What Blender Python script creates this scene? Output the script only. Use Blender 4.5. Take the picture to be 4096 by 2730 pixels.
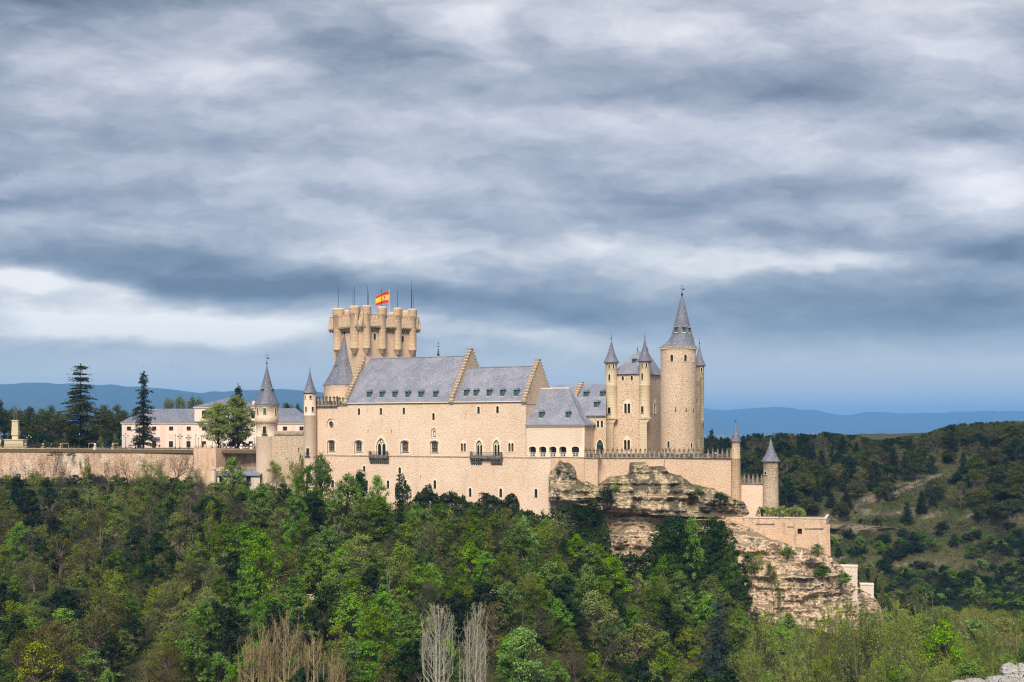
import bpy, math, random
import numpy as np
from mathutils import Vector
from mathutils.geometry import tessellate_polygon

R = math.radians
random.seed(7)
scene = bpy.context.scene
COL = scene.collection
for o in list(bpy.data.objects):
    bpy.data.objects.remove(o)

# ------------------------------------------------------------ camera, sky, sun, exposure
F, CX, HZ = 4940.0, 2048.0, 1725.0       # focal length, centre column and horizon row, in photo pixels
EXPO = 1.62
cd = bpy.data.cameras.new('camera')
cam = bpy.data.objects.new('camera', cd)
COL.objects.link(cam)
cam.location = (0, 0, 0)
cam.rotation_euler = (R(90), 0, 0)
cd.sensor_width = 36
cd.lens = 36 * F / 4096
cd.shift_y = (HZ - 1365) / 4096
cd.clip_start = 0.5
cd.clip_end = 60000
scene.camera = cam
scene.view_settings.view_transform = 'Standard'
scene.view_settings.look = 'None'
scene.view_settings.gamma = 1
scene.view_settings.exposure = EXPO
scene.cycles.use_denoising = True
scene.cycles.denoiser = 'OPENIMAGEDENOISE'
scene.cycles.denoising_prefilter = 'NONE'
scene.cycles.use_adaptive_sampling = False
scene.cycles.filter_width = 1.15
scene.cycles.sample_clamp_indirect = 6
scene.cycles.max_bounces = 5
scene.cycles.diffuse_bounces = 3
scene.cycles.glossy_bounces = 2
scene.cycles.transmission_bounces = 3
scene.cycles.transparent_max_bounces = 6
scene.cycles.volume_bounces = 0
scene.cycles.caustics_reflective = False
scene.cycles.caustics_refractive = False

SUN_EL, SUN_AZ = R(44), R(-10)            # azimuth: from straight behind the camera, minus = camera's left
sd = bpy.data.lights.new('sun', 'SUN')
sun = bpy.data.objects.new('sun', sd)
COL.objects.link(sun)
sd.energy = 1.5
sd.angle = R(24)
sd.color = (1.0, 0.90, 0.77)
_sx, _sy, _sz = math.sin(SUN_AZ) * math.cos(SUN_EL), -math.cos(SUN_AZ) * math.cos(SUN_EL), math.sin(SUN_EL)
sun.rotation_euler = Vector((_sx, _sy, _sz)).to_track_quat('Z', 'Y').to_euler()


def lin(r, g, b):
    def c(v):
        v /= 255.0
        return v / 12.92 if v <= 0.04045 else ((v + 0.055) / 1.055) ** 2.4
    return (c(r), c(g), c(b))


class NT:
    """A terse node-tree writer."""
    def __init__(self, tree):
        self.t = tree
        self.N, self.L = tree.nodes, tree.links
        self.N.clear()

    def set(self, sock, v):
        if hasattr(v, 'is_output') or isinstance(v, bpy.types.NodeSocket):
            self.L.new(v, sock)
        elif v is not None:
            if hasattr(sock.default_value, '__len__'):
                n = len(sock.default_value)
                v = (v,) * n if not hasattr(v, '__len__') else tuple(v)
                if n == 4 and len(v) == 3:
                    v = v + (1.0,)
            sock.default_value = v

    def node(self, kind, ins=(), **kw):
        n = self.N.new(kind)
        for k, v in kw.items():
            setattr(n, k, v)
        for i, v in enumerate(ins):
            if v is not None:
                self.set(n.inputs[i], v)
        return n

    def m(self, op, a, b=None, c=None, clamp=False):
        return self.node('ShaderNodeMath', (a, b, c), operation=op, use_clamp=clamp).outputs[0]

    def v(self, op, a, b=None, c=None):
        n = self.node('ShaderNodeVectorMath', (a, b, c), operation=op)
        return n.outputs[1] if op in ('DOT_PRODUCT', 'LENGTH', 'DISTANCE') else n.outputs[0]

    def mix(self, f, a, b, mode='MIX'):
        n = self.node('ShaderNodeMix', data_type='RGBA', blend_type=mode)
        self.set(n.inputs[0], f); self.set(n.inputs[6], a); self.set(n.inputs[7], b)
        return n.outputs[2]

    def noise(self, vec, scale, detail=3.0, rough=0.55, color=False, dist=0.0):
        n = self.node('ShaderNodeTexNoise')
        self.set(n.inputs['Vector'], vec); n.inputs['Scale'].default_value = scale
        n.inputs['Detail'].default_value = detail; n.inputs['Roughness'].default_value = rough
        n.inputs['Distortion'].default_value = dist
        return n.outputs[1 if color else 0]

    def voro(self, vec, scale, feature='F1', out='Distance', rnd=1.0):
        n = self.node('ShaderNodeTexVoronoi', feature=feature)
        self.set(n.inputs['Vector'], vec); n.inputs['Scale'].default_value = scale
        n.inputs['Randomness'].default_value = rnd
        return n.outputs[out]

    def ramp(self, f, pts):
        n = self.node('ShaderNodeValToRGB', (f,))
        cr = n.color_ramp
        while len(cr.elements) < len(pts):
            cr.elements.new(0.5)
        for e, (p, c) in zip(cr.elements, pts):
            e.position = p
            e.color = tuple(c) + (1.0,) if len(c) == 3 else c
        return n.outputs[0]

    def rng(self, f, a, b, c=0.0, d=1.0):
        n = self.node('ShaderNodeMapRange', (f, a, b, c, d), interpolation_type='SMOOTHSTEP')
        return n.outputs[0]


# clouds: broad banks in directions of the sky (photo column, row, half sizes, brightness) broken up by noise
BANKS = [
    (300, 40, 520, 120, -0.39), (950, 30, 350, 80, -0.17), (800, 320, 450, 110, 0.22), (1050, 340, 260, 90, 0.13), (0, 420, 160, 260, -0.13),
    (1520, 250, 360, 90, -0.22), (1960, 150, 250, 200, 0.20), (900, 570, 420, 70, -0.17), (1330, 480, 190, 80, 0.17), (350, 830, 520, 60, -0.23),
    (100, 930, 260, 50, 0.13), (750, 890, 260, 50, 0.09), (500, 1045, 750, 70, -0.39), (900, 1150, 420, 55, -0.43), (1350, 1130, 330, 75, -0.34),
    (90, 1150, 230, 55, 0.67), (500, 1170, 150, 45, 0.45), (550, 1300, 600, 70, 0.65), (1050, 1330, 260, 65, 0.43), (1870, 1190, 330, 70, -0.39),
    (1750, 1000, 420, 45, 0.26), (1600, 770, 320, 60, 0.15), (1750, 1330, 240, 60, 0.17), (2500, 120, 600, 150, 0.20), (3100, 170, 600, 130, 0.16),
    (2120, 150, 110, 110, -0.26), (2700, 350, 500, 95, -0.23), (3250, 340, 350, 110, -0.34), (2500, 440, 260, 70, -0.15), (3750, 230, 260, 150, 0.22),
    (2600, 550, 400, 65, 0.26), (3400, 650, 450, 75, 0.29), (3880, 760, 260, 130, 0.43), (3900, 590, 260, 55, -0.26), (2700, 870, 450, 75, -0.28),
    (3300, 800, 360, 55, -0.17), (3100, 1000, 320, 45, -0.28), (3950, 1000, 360, 75, -0.39), (2400, 1020, 320, 55, 0.31), (3100, 1090, 520, 38, 0.45),
    (2250, 1250, 380, 65, -0.39), (3300, 1260, 700, 95, -0.32), (3850, 1230, 400, 150, -0.23), (2300, 1370, 260, 45, 0.13), (3600, 1450, 620, 60, 0.11),
    (1900, 620, 500, 120, 0.11), (200, 620, 400, 90, -0.11), (3600, 60, 500, 70, 0.15)]


def make_world():
    w = bpy.data.worlds.new('World')
    scene.world = w
    w.use_nodes = True
    t = NT(w.node_tree)
    d = t.node('ShaderNodeTexCoord').outputs['Generated']
    s = t.node('ShaderNodeSeparateXYZ', (d,))
    x, y, z = s.outputs
    ya = t.m('ADD', t.m('ABSOLUTE', y), 0.03)
    u, v = t.m('DIVIDE', x, ya), t.m('DIVIDE', z, ya)
    uv = t.node('ShaderNodeCombineXYZ', (u, v, t.m('MULTIPLY', y, 0.2))).outputs[0]
    w1 = t.v('MULTIPLY', t.v('SUBTRACT', t.noise(t.v('MULTIPLY', uv, (5, 15, 5)), 1.0, 2.0, .5, True), (.5, .5, .5)), (.11, .038, 0))
    w2 = t.v('MULTIPLY', t.v('SUBTRACT', t.noise(t.v('MULTIPLY', uv, (17, 48, 5)), 1.0, 3.0, .6, True), (.5, .5, .5)), (.05, .018, 0))
    p = t.v('ADD', t.v('ADD', uv, w1), w2)
    acc = 0.50
    for cx, cy, rx, ry, a in BANKS:
        iu, iv = F / rx, F / ry
        cu, cv = (cx - CX) / F, (HZ - cy) / F
        q = t.v('MULTIPLY_ADD', p, (iu, iv, 0), (-cu * iu, -cv * iv, 0))
        e = t.m('POWER', math.exp(-1.0), t.v('DOT_PRODUCT', q, q))
        acc = t.m('MULTIPLY_ADD', e, a, acc)
    zz = t.m('ADD', t.m('MAXIMUM', z, 0.0), 0.07)
    q = t.node('ShaderNodeCombineXYZ', (t.m('DIVIDE', x, zz), t.m('DIVIDE', y, zz), 0.0)).outputs[0]
    q = t.v('ADD', q, t.v('MULTIPLY', w1, (9, 20, 0)))
    f1 = t.m('SUBTRACT', t.noise(t.v('MULTIPLY', q, (.9, .8, 1)), 1.0, 8.0, .58, False, .25), 0.5)
    f2 = t.m('SUBTRACT', t.noise(t.v('MULTIPLY', q, (3.2, 1.9, 1)), 1.0, 8.0, .64, False, .4), 0.5)
    f3 = t.m('SUBTRACT', t.noise(t.v('ADD', t.v('MULTIPLY', uv, (8, 17, 3)), t.v('MULTIPLY', w2, (8, 17, 0))), 1.0, 9.0, .66), 0.5)
    pe = t.v('ADD', t.v('MULTIPLY', uv, (7, 20, 3)), t.v('MULTIPLY', w2, (9, 26, 0)))
    em = t.m('SUBTRACT', t.noise(pe, 1.0, 6.0, .6), t.noise(t.v('ADD', pe, (.05, .30, 0)), 1.0, 6.0, .6))
    fade = t.rng(z, .03, .14)
    acc = t.m('ADD', acc, t.m('MULTIPLY', t.m('MULTIPLY_ADD', em, .85, t.m('MULTIPLY_ADD', f3, .50, t.m('MULTIPLY_ADD', f2, .22, t.m('MULTIPLY', f1, .30)))), t.m('MULTIPLY_ADD', fade, .45, .55)))
    hi = t.ramp(acc, [(0.0, lin(100, 110, 126)), (.25, lin(140, 149, 164)), (.48, lin(176, 181, 193)), (.68, lin(208, 210, 218)), (1.15, lin(250, 248, 250))])
    lo = t.ramp(acc, [(0.0, lin(104, 114, 124)), (.25, lin(140, 150, 160)), (.48, lin(176, 183, 189)), (.68, lin(226, 225, 222)), (.92, (1.12, 1.08, 1.0))])
    c = t.mix(t.rng(v, .07, .20), lo, hi)
    c = t.mix(t.rng(v, .085, .03), c, (.74, .76, .69))
    zen = t.m('MULTIPLY_ADD', t.rng(z, .34, .95), 1.5, 1.0)          # an overcast sky is brightest overhead
    c = t.v('SCALE', c, None); sc = c.node
    t.set(sc.inputs['Scale'], t.m('MULTIPLY', zen, 10.0 / 2 ** EXPO))
    sky = t.node('ShaderNodeTexSky', sky_type='NISHITA', sun_disc=False)
    sky.sun_elevation = SUN_EL
    sky.sun_rotation = math.pi - SUN_AZ
    full = t.mix(.97, sky.outputs[0], sc.outputs[0])
    bg = t.node('ShaderNodeBackground', (full, 0.1))
    o = t.node('ShaderNodeOutputWorld')
    t.L.new(bg.outputs[0], o.inputs[0])


make_world()

# ------------------------------------------------------------ helpers
_WL = {}


def tag(o, label=None, cat=None, group=None, kind=None):
    if label: o['label'] = label
    if cat: o['category'] = cat
    if group: o['group'] = group
    if kind: o['kind'] = kind
    return o


def place_in(o, loc, parent=None):
    loc = Vector(loc)
    _WL[o.name] = loc
    if parent is not None:
        o.parent = parent
        o.location = loc - _WL[parent.name]
    else:
        o.location = loc
    COL.objects.link(o)
    return o


def empty(name, loc, parent=None, label=None, cat=None, group=None):
    o = bpy.data.objects.new(name, None)
    o.empty_display_size = 1
    place_in(o, loc, parent)
    return tag(o, label, cat, group)


class T:
    """A vertical frame: s runs along a wall, b goes into it, z is up."""
    def __init__(self, ox, oy, deg):
        a = R(deg)
        self.o = (ox, oy); self.a = (math.cos(a), math.sin(a)); self.b = (-math.sin(a), math.cos(a)); self.deg = deg

    def P(self, s, b, z):
        return (self.o[0] + s * self.a[0] + b * self.b[0], self.o[1] + s * self.a[1] + b * self.b[1], z)

    def S(self, px, b=0.0):
        u = (px - CX) / F
        return (u * (self.o[1] + b * self.b[1]) - self.o[0] - b * self.b[0]) / (self.a[0] - u * self.a[1])

    def Bd(self, px, s=0.0):
        u = (px - CX) / F
        return (u * (self.o[1] + s * self.a[1]) - self.o[0] - s * self.a[0]) / (self.b[0] - u * self.b[1])

    def Z(self, px, row, b=0.0):
        return (HZ - row) / F * (self.o[1] + self.S(px, b) * self.a[1] + b * self.b[1])

    def Zs(self, s, row, b=0.0):
        return (HZ - row) / F * (self.o[1] + s * self.a[1] + b * self.b[1])

    def sub(self, s, b, ddeg=0.0):
        p = self.P(s, b, 0)
        return T(p[0], p[1], self.deg + ddeg)


def at(px, row, Y):
    return ((px - CX) / F * Y, Y, (HZ - row) / F * Y)


ID = T(0, 0, 0)


class MB:
    def __init__(self):
        self.v, self.f, self.mi, self.sm = [], [], [], []

    def add(self, vs, fs, m=0, smooth=False):
        n = len(self.v)
        self.v += [tuple(p) for p in vs]
        for f in fs:
            self.f.append(tuple(i + n for i in f)); self.mi.append(m); self.sm.append(smooth)

    def box(self, t, s0, s1, b0, b1, z0, z1, m=0):
        P = t.P
        vs = [P(s0, b0, z0), P(s1, b0, z0), P(s1, b1, z0), P(s0, b1, z0), P(s0, b0, z1), P(s1, b0, z1), P(s1, b1, z1), P(s0, b1, z1)]
        self.add(vs, [(0, 3, 2, 1), (4, 5, 6, 7), (0, 1, 5, 4), (1, 2, 6, 5), (2, 3, 7, 6), (3, 0, 4, 7)], m)

    def prism_b(self, t, pts, b0, b1, m=0):
        """pts in (s,z), extruded in b."""
        n = len(pts)
        vs = [t.P(s, b0, z) for s, z in pts] + [t.P(s, b1, z) for s, z in pts]
        fs = [tuple(range(n)), tuple(range(2 * n - 1, n - 1, -1))]
        for i in range(n):
            j = (i + 1) % n
            fs.append((i, i + n, j + n, j))
        self.add(vs, fs, m)

    def prism_s(self, t, pts, s0, s1, m=0):
        """pts in (b,z), extruded in s."""
        n = len(pts)
        vs = [t.P(s0, b, z) for b, z in pts] + [t.P(s1, b, z) for b, z in pts]
        fs = [tuple(range(n - 1, -1, -1)), tuple(range(n, 2 * n))]
        for i in range(n):
            j = (i + 1) % n
            fs.append((i, j, j + n, i + n))
        self.add(vs, fs, m)

    def prism_z(self, t, pts, z0, z1, m=0):
        n = len(pts)
        vs = [t.P(s, b, z0) for s, b in pts] + [t.P(s, b, z1) for s, b in pts]
        fs = [tuple(range(n - 1, -1, -1)), tuple(range(n, 2 * n))]
        for i in range(n):
            j = (i + 1) % n
            fs.append((i, j, j + n, i + n))
        self.add(vs, fs, m)

    def lathe(self, cx, cy, prof, n=24, m=0, smooth=True, cap=True, ph=0.0):
        """prof: (r, z) or (r, z, dx, dy)."""
        vs, fs = [], []
        for p in prof:
            r, z = p[0], p[1]
            dx, dy = (p[2], p[3]) if len(p) > 2 else (0, 0)
            for k in range(n):
                a = ph + 2 * math.pi * k / n
                vs.append((cx + dx + r * math.cos(a), cy + dy + r * math.sin(a), z))
        for i in range(len(prof) - 1):
            for k in range(n):
                j = (k + 1) % n
                fs.append((i * n + k, i * n + j, (i + 1) * n + j, (i + 1) * n + k))
        self.add(vs, fs, m, smooth)
        if cap:
            self.add(vs[-n:], [tuple(range(n))], m)
            self.add(vs[:n], [tuple(range(n - 1, -1, -1))], m)

    def tube(self, p0, p1, r0, r1, n=6, m=0):
        p0, p1 = Vector(p0), Vector(p1)
        d = (p1 - p0)
        if d.length < 1e-6: return
        d.normalize()
        a = d.orthogonal().normalized(); b = d.cross(a)
        vs = []
        for p, r in ((p0, r0), (p1, r1)):
            for k in range(n):
                t = 2 * math.pi * k / n
                vs.append(p + a * (r * math.cos(t)) + b * (r * math.sin(t)))
        fs = [(k, (k + 1) % n, n + (k + 1) % n, n + k) for k in range(n)]
        fs += [tuple(range(n - 1, -1, -1)), tuple(range(n, 2 * n))]
        self.add(vs, fs, m)

    def ball(self, c, r, m=0, n=10, sz=1.0):
        prof = []
        for i in range(n + 1):
            a = math.pi * i / n
            prof.append((max(r * math.sin(a), 1e-4), c[2] - r * sz * math.cos(a)))
        self.lathe(c[0], c[1], prof, n + 2, m, True, False)

    def tess(self, t, outer, holes, b, m=0):
        loops = [[Vector((s, z, 0)) for s, z in l] for l in [outer] + holes]
        tris = tessellate_polygon(loops)
        flat = [p for l in loops for p in l]
        fs = []
        for i, j, k in tris:
            a = (flat[j] - flat[i]).cross(flat[k] - flat[i]).z
            if abs(a) < 1e-9: continue
            fs.append((i, j, k) if a > 0 else (i, k, j))
        self.add([t.P(p.x, b, p.y) for p in flat], fs, m)

    def reveal(self, t, hole, b0, b1, m=0):
        n = len(hole)
        vs = [t.P(s, b0, z) for s, z in hole] + [t.P(s, b1, z) for s, z in hole]
        self.add(vs, [(i, (i + 1) % n, n + (i + 1) % n, n + i) for i in range(n)], m)

    def ring(self, t, inner, outer, b0, b1, m=0):
        """A flat moulding between two matching outlines: face at b0, sides to b1."""
        n = len(inner)
        vs = [t.P(s, b0, z) for s, z in inner] + [t.P(s, b0, z) for s, z in outer] + [t.P(s, b1, z) for s, z in outer] + [t.P(s, b1, z) for s, z in inner]
        fs = []
        for i in range(n):
            j = (i + 1) % n
            fs += [(i, n + i, n + j, j), (n + i, 2 * n + i, 2 * n + j, n + j), (i, j, 3 * n + j, 3 * n + i)]
        self.add(vs, fs, m)

    def face(self, t, loop, b, m=0):
        self.add([t.P(s, b, z) for s, z in loop], [tuple(range(len(loop)))], m)

    def build(self, name, mats, parent=None, origin=None, label=None, cat=None, group=None, kind=None):
        A = np.array(self.v, dtype=np.float64)
        if origin is None:
            lo, hi = A.min(0), A.max(0)
            origin = ((lo[0] + hi[0]) / 2, (lo[1] + hi[1]) / 2, lo[2])
        A = A - np.array(origin)
        me = bpy.data.meshes.new(name)
        me.from_pydata(A.tolist(), [], self.f)
        if not isinstance(mats, (list, tuple)): mats = [mats]
        for m in mats: me.materials.append(m)
        me.polygons.foreach_set('material_index', self.mi)
        me.polygons.foreach_set('use_smooth', self.sm)
        me.update()
        o = bpy.data.objects.new(name, me)
        place_in(o, origin, parent)
        return tag(o, label, cat, group, kind)


def shape(s, z0, w, h, kind='arch', n=8):
    """An outline in (s,z), counter-clockwise from lower left; always 3+n points so that outsets match."""
    x0, x1 = s - w / 2, s + w / 2
    pts = [(x0, z0), (x1, z0)]
    if kind == 'rect':
        return pts + [(x1, z0 + h)] + [(x0 + w * (1 - i / n), z0 + h) for i in range(1, n + 1)]
    if kind == 'circle':
        return [(s + w / 2 * math.cos(a), z0 + h / 2 + h / 2 * math.sin(a)) for a in [2 * math.pi * i / (n + 3) for i in range(n + 3)]]
    rise = {'arch': w / 2, 'seg': w * .26, 'point': w * .85}[kind]
    zs = z0 + h - rise
    for i in range(n + 1):
        a = i / n
        if kind == 'point':
            if a <= .5:
                q = a * 2 * R(58); r = w * 1.06
                xx, zz = x1 - r + r * math.cos(q), math.sin(q) / math.sin(R(58)) * rise
                xx = max(xx, s) if a < .5 else s
            else:
                q = (1 - a) * 2 * R(58); r = w * 1.06
                xx, zz = x0 + r - r * math.cos(q), math.sin(q) / math.sin(R(58)) * rise
                xx = min(xx, s)
            pts.append((xx, zs + zz))
        else:
            t = math.pi * a
            pts.append((s + w / 2 * math.cos(t), zs + rise * math.sin(t)))
    return pts


# vectorised value noise
def _h(ix, iy, iz, sd):
    n = (ix * 374761393 + iy * 668265263 + iz * 2147483647 + sd * 974634777) & 0xFFFFFFFF
    n = ((n ^ (n >> 13)) * 1274126177) & 0xFFFFFFFF
    n = n ^ (n >> 16)
    return (n & 0xFFFF) / 32767.5 - 1.0


def vnoise(x, y, z=0.0, sd=0):
    x, y, z = np.broadcast_arrays(np.asarray(x, float), np.asarray(y, float), np.asarray(z, float))
    xi, yi, zi = np.floor(x).astype(np.int64), np.floor(y).astype(np.int64), np.floor(z).astype(np.int64)
    fx, fy, fz = x - xi, y - yi, z - zi
    fx, fy, fz = [f * f * (3 - 2 * f) for f in (fx, fy, fz)]
    r = 0
    for a in (0, 1):
        for b in (0, 1):
            for c in (0, 1):
                wgt = (fx if a else 1 - fx) * (fy if b else 1 - fy) * (fz if c else 1 - fz)
                r = r + wgt * _h(xi + a, yi + b, zi + c, sd)
    return r


def fbm(x, y, z=0.0, oc=4, sd=0, g=0.5):
    r, a, s = 0, 1.0, 1.0
    for i in range(oc):
        r = r + a * vnoise(x * s, y * s, z * s, sd + i * 17)
        a *= g; s *= 2.03
    return r


def np_mesh(name, V, Fq, mats, origin=None, parent=None, mi=None, smooth=False, link=True):
    """Fast mesh from arrays; Fq (n,4) or (n,3)."""
    V = np.asarray(V, dtype=np.float32)
    if origin is None: origin = (0, 0, 0)
    V = V - np.array(origin, dtype=np.float32)
    Fq = np.asarray(Fq, dtype=np.int32)
    me = bpy.data.meshes.new(name)
    k = Fq.shape[1]
    me.vertices.add(len(V)); me.vertices.foreach_set('co', V.ravel())
    me.loops.add(Fq.size); me.loops.foreach_set('vertex_index', Fq.ravel())
    me.polygons.add(len(Fq))
    me.polygons.foreach_set('loop_start', np.arange(0, Fq.size, k, dtype=np.int32))
    me.polygons.foreach_set('loop_total', np.full(len(Fq), k, dtype=np.int32))
    if not isinstance(mats, (list, tuple)): mats = [mats]
    for m in mats: me.materials.append(m)
    if mi is not None: me.polygons.foreach_set('material_index', np.asarray(mi, dtype=np.int32))
    if smooth: me.polygons.foreach_set('use_smooth', np.ones(len(Fq), dtype=bool))
    me.update(calc_edges=True)
    if not link: return me
    o = bpy.data.objects.new(name, me)
    place_in(o, origin, parent)
    return o


# ------------------------------------------------------------ materials
def new_mat(name):
    m = bpy.data.materials.new(name)
    m.use_nodes = True
    return m, NT(m.node_tree)


def finish(t, color, rough=.85, bump=None, bstr=.5, bdist=.1, spec=.25, metal=0.0):
    b = t.node('ShaderNodeBsdfPrincipled')
    t.set(b.inputs['Base Color'], color); t.set(b.inputs['Roughness'], rough)
    b.inputs['Specular IOR Level'].default_value = spec
    b.inputs['Metallic'].default_value = metal
    if bump is not None:
        bn = t.node('ShaderNodeBump')
        bn.inputs['Strength'].default_value = bstr; bn.inputs['Distance'].default_value = bdist
        t.set(bn.inputs['Height'], bump)
        t.L.new(bn.outputs[0], b.inputs['Normal'])
    o = t.node('ShaderNodeOutputMaterial')
    t.L.new(b.outputs[0], o.inputs[0])


def stone(name, c1, c2, speck=.5, scale=1.5, stain=.35, stain_c=(.10, .075, .05), dots=.14, patch=None, streak=.0):
    m, t = new_mat(name)
    p = t.node('ShaderNodeNewGeometry').outputs['Position']
    big = t.rng(t.noise(p, .07, 4), .35, .65)
    c = t.mix(big, c1, c2)
    if patch:
        c = t.mix(t.m('MULTIPLY', t.rng(t.noise(p, .13, 4, .6), .52, .60), .8), c, patch)
    mid = t.noise(p, .9, 4, .65)
    c = t.mix(t.m('MULTIPLY', t.rng(mid, .3, .7), .22), c, t.mix(.5, c, (.9, .8, .66)))
    ps = t.v('MULTIPLY', p, (1, 1, 1.5))
    cell = t.voro(ps, scale, 'F1', 'Color')
    g = t.node('ShaderNodeSeparateColor', (cell,)).outputs[0]
    c = t.mix(t.m('MULTIPLY', t.m('SUBTRACT', g, .5), .24), c, (.95, .85, .72))
    edge = t.voro(ps, scale, 'DISTANCE_TO_EDGE')
    c = t.mix(t.m('MULTIPLY', t.rng(edge, .10, .01), speck * .5), c, t.mix(.72, c, stain_c))
    dot = t.voro(t.v('ADD', ps, (3.3, 7.7, 1.1)), scale * 1.15, 'F1', 'Distance')
    c = t.mix(t.m('MULTIPLY', t.rng(dot, dots * 1.25, dots * .6), speck), c, stain_c)
    pst = t.v('MULTIPLY', p, (.5, .5, .07))
    st = t.m('MULTIPLY', t.m('ADD', t.rng(t.noise(pst, 1.0, 5, .65), .52, .75), t.m('MULTIPLY', t.rng(t.noise(p, .11, 6, .7), .50, .70), .55)), stain)
    c = t.mix(st, c, t.mix(.45, c, stain_c))
    if streak:
        st2 = t.m('MULTIPLY', t.rng(t.noise(t.v('MULTIPLY', p, (1.1, 1.1, .22)), 1.0, 4, .7), .50, .66), streak)
        c = t.mix(st2, c, (.045, .04, .038))
    hgt = t.m('ADD', t.rng(edge, .0, .16), t.m('MULTIPLY', t.noise(p, 3.5, 3), .7))
    finish(t, c, .9, hgt, .5, .12, .15)
    return m


def ashlar(name, c1, c2, bw=1.1, bh=.45, mortar=(.25, .19, .13), stain=.3, streak=0.0):
    m, t = new_mat(name)
    p = t.node('ShaderNodeNewGeometry').outputs['Position']
    s = t.node('ShaderNodeSeparateXYZ', (p,))
    q = t.node('ShaderNodeCombineXYZ', (t.m('MULTIPLY_ADD', s.outputs[1], .6, s.outputs[0]), s.outputs[2], 0.0)).outputs[0]
    br = t.node('ShaderNodeTexBrick')
    t.set(br.inputs['Vector'], q)
    t.set(br.inputs['Color1'], c1); t.set(br.inputs['Color2'], c2); t.set(br.inputs['Mortar'], mortar)
    br.inputs['Scale'].default_value = 1; br.inputs['Mortar Size'].default_value = .03
    br.inputs['Brick Width'].default_value = bw; br.inputs['Row Height'].default_value = bh
    c = br.outputs[0]
    c = t.mix(t.m('MULTIPLY', t.rng(t.noise(p, .35, 5, .65), .4, .7), .5), c, t.mix(.5, c2, (.5, .36, .22)))
    c = t.mix(t.m('MULTIPLY', t.rng(t.noise(t.v('MULTIPLY', p, (.9, .9, .12)), 1.0, 5, .7), .52, .75), stain), c, (.13, .10, .07))
    if streak:
        c = t.mix(t.m('MULTIPLY', t.rng(t.noise(t.v('MULTIPLY', p, (1.3, 1.3, .3)), 1.0, 5, .7), .45, .6), streak), c, (.055, .05, .047))
    finish(t, c, .88, t.m('ADD', t.noise(p, 4, 3), t.m('MULTIPLY', br.outputs[1], -.6)), .4, .08, .15)
    return m


def slate(name, c1=(.165, .175, .225), c2=(.245, .243, .28), lich=.5):
    m, t = new_mat(name)
    p = t.node('ShaderNodeNewGeometry').outputs['Position']
    c = t.mix(t.rng(t.noise(p, .22, 4, .6), .35, .65), c1, c2)
    cell = t.node('ShaderNodeSeparateColor', (t.voro(t.v('MULTIPLY', p, (1, 1, 1.4)), 3.2, 'F1', 'Color'),)).outputs[0]
    c = t.mix(t.m('MULTIPLY', cell, .6), c, t.mix(.5, c, (.08, .085, .105)))
    c = t.mix(t.m('MULTIPLY', t.rng(t.noise(p, 1.6, 5, .7), .54, .68), lich), c, (.36, .34, .30))
    c = t.mix(t.m('MULTIPLY', t.rng(t.noise(p, 2.5, 4, .7), .57, .66), .7), c, (.56, .54, .52))
    s = t.node('ShaderNodeSeparateXYZ', (p,)).outputs[2]
    rows = t.m('FRACT', t.m('MULTIPLY', s, 3.6))
    finish(t, c, .6, t.m('ADD', t.m('MULTIPLY', rows, .5), t.noise(p, 5, 2)), .35, .05, .4)
    return m


def plain(name, c, rough=.7, var=.25, spec=.3, metal=0.0, sc=1.5):
    m, t = new_mat(name)
    p = t.node('ShaderNodeNewGeometry').outputs['Position']
    cc = t.mix(t.m('MULTIPLY', t.noise(p, sc, 4, .6), var), c, t.mix(.6, c, (.02, .018, .015)))
    finish(t, cc, rough, None, spec=spec, metal=metal)
    return m


def rock(name, cream, ochre, grey, moss=.5, lim=(.50, .57)):
    m, t = new_mat(name)
    g = t.node('ShaderNodeNewGeometry')
    p = g.outputs['Position']
    w = t.v('MULTIPLY_ADD', t.noise(p, .25, 3, .6, True), (1.2, 1.2, 1.2), p)
    st = t.noise(t.v('MULTIPLY', w, (.06, .06, .75)), 1.0, 6, .68)
    c = t.ramp(st, [(.28, ochre), (.40, cream), (.50, tuple(.5 * (a + b) for a, b in zip(cream, ochre))), (.58, cream), (.70, ochre)])
    thin = t.noise(t.v('MULTIPLY', w, (.12, .12, 3.2)), 1.0, 4, .7)
    c = t.mix(t.m('MULTIPLY', t.rng(thin, .54, .62), .65), c, (.12, .09, .06))
    spot = t.noise(t.v('MULTIPLY', p, (1, 1, .6)), .20, 8, .72)
    c = t.mix(t.m('MULTIPLY', t.rng(spot, *lim), .9), c, grey)
    crk = t.noise(t.v('MULTIPLY', w, (.9, .9, .16)), 1.0, 5, .7)
    c = t.mix(t.m('MULTIPLY', t.rng(crk, .57, .64), .6), c, (.10, .08, .06))
    hole = t.noise(t.v('MULTIPLY', p, (1.1, 1.1, 1.7)), 1.0, 4, .7)
    c = t.mix(t.m('MULTIPLY', t.rng(hole, .60, .68), .8), c, (.05, .042, .035))
    nz = t.node('ShaderNodeSeparateXYZ', (g.outputs['Normal'],)).outputs[2]
    up = t.m('MULTIPLY', t.rng(t.m('ADD', nz, t.m('MULTIPLY', t.m('SUBTRACT', t.noise(p, .5, 4), .5), .9)), .30, .62), moss)
    c = t.mix(up, c, t.mix(t.noise(p, .7, 3), (.050, .052, .022), (.125, .10, .048)))
    hgt = t.m('ADD', t.m('MULTIPLY', thin, 1.0), t.m('MULTIPLY', t.noise(p, 1.8, 5, .7), 1.0))
    finish(t, c, .92, hgt, .9, .35, .1)
    return m


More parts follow.
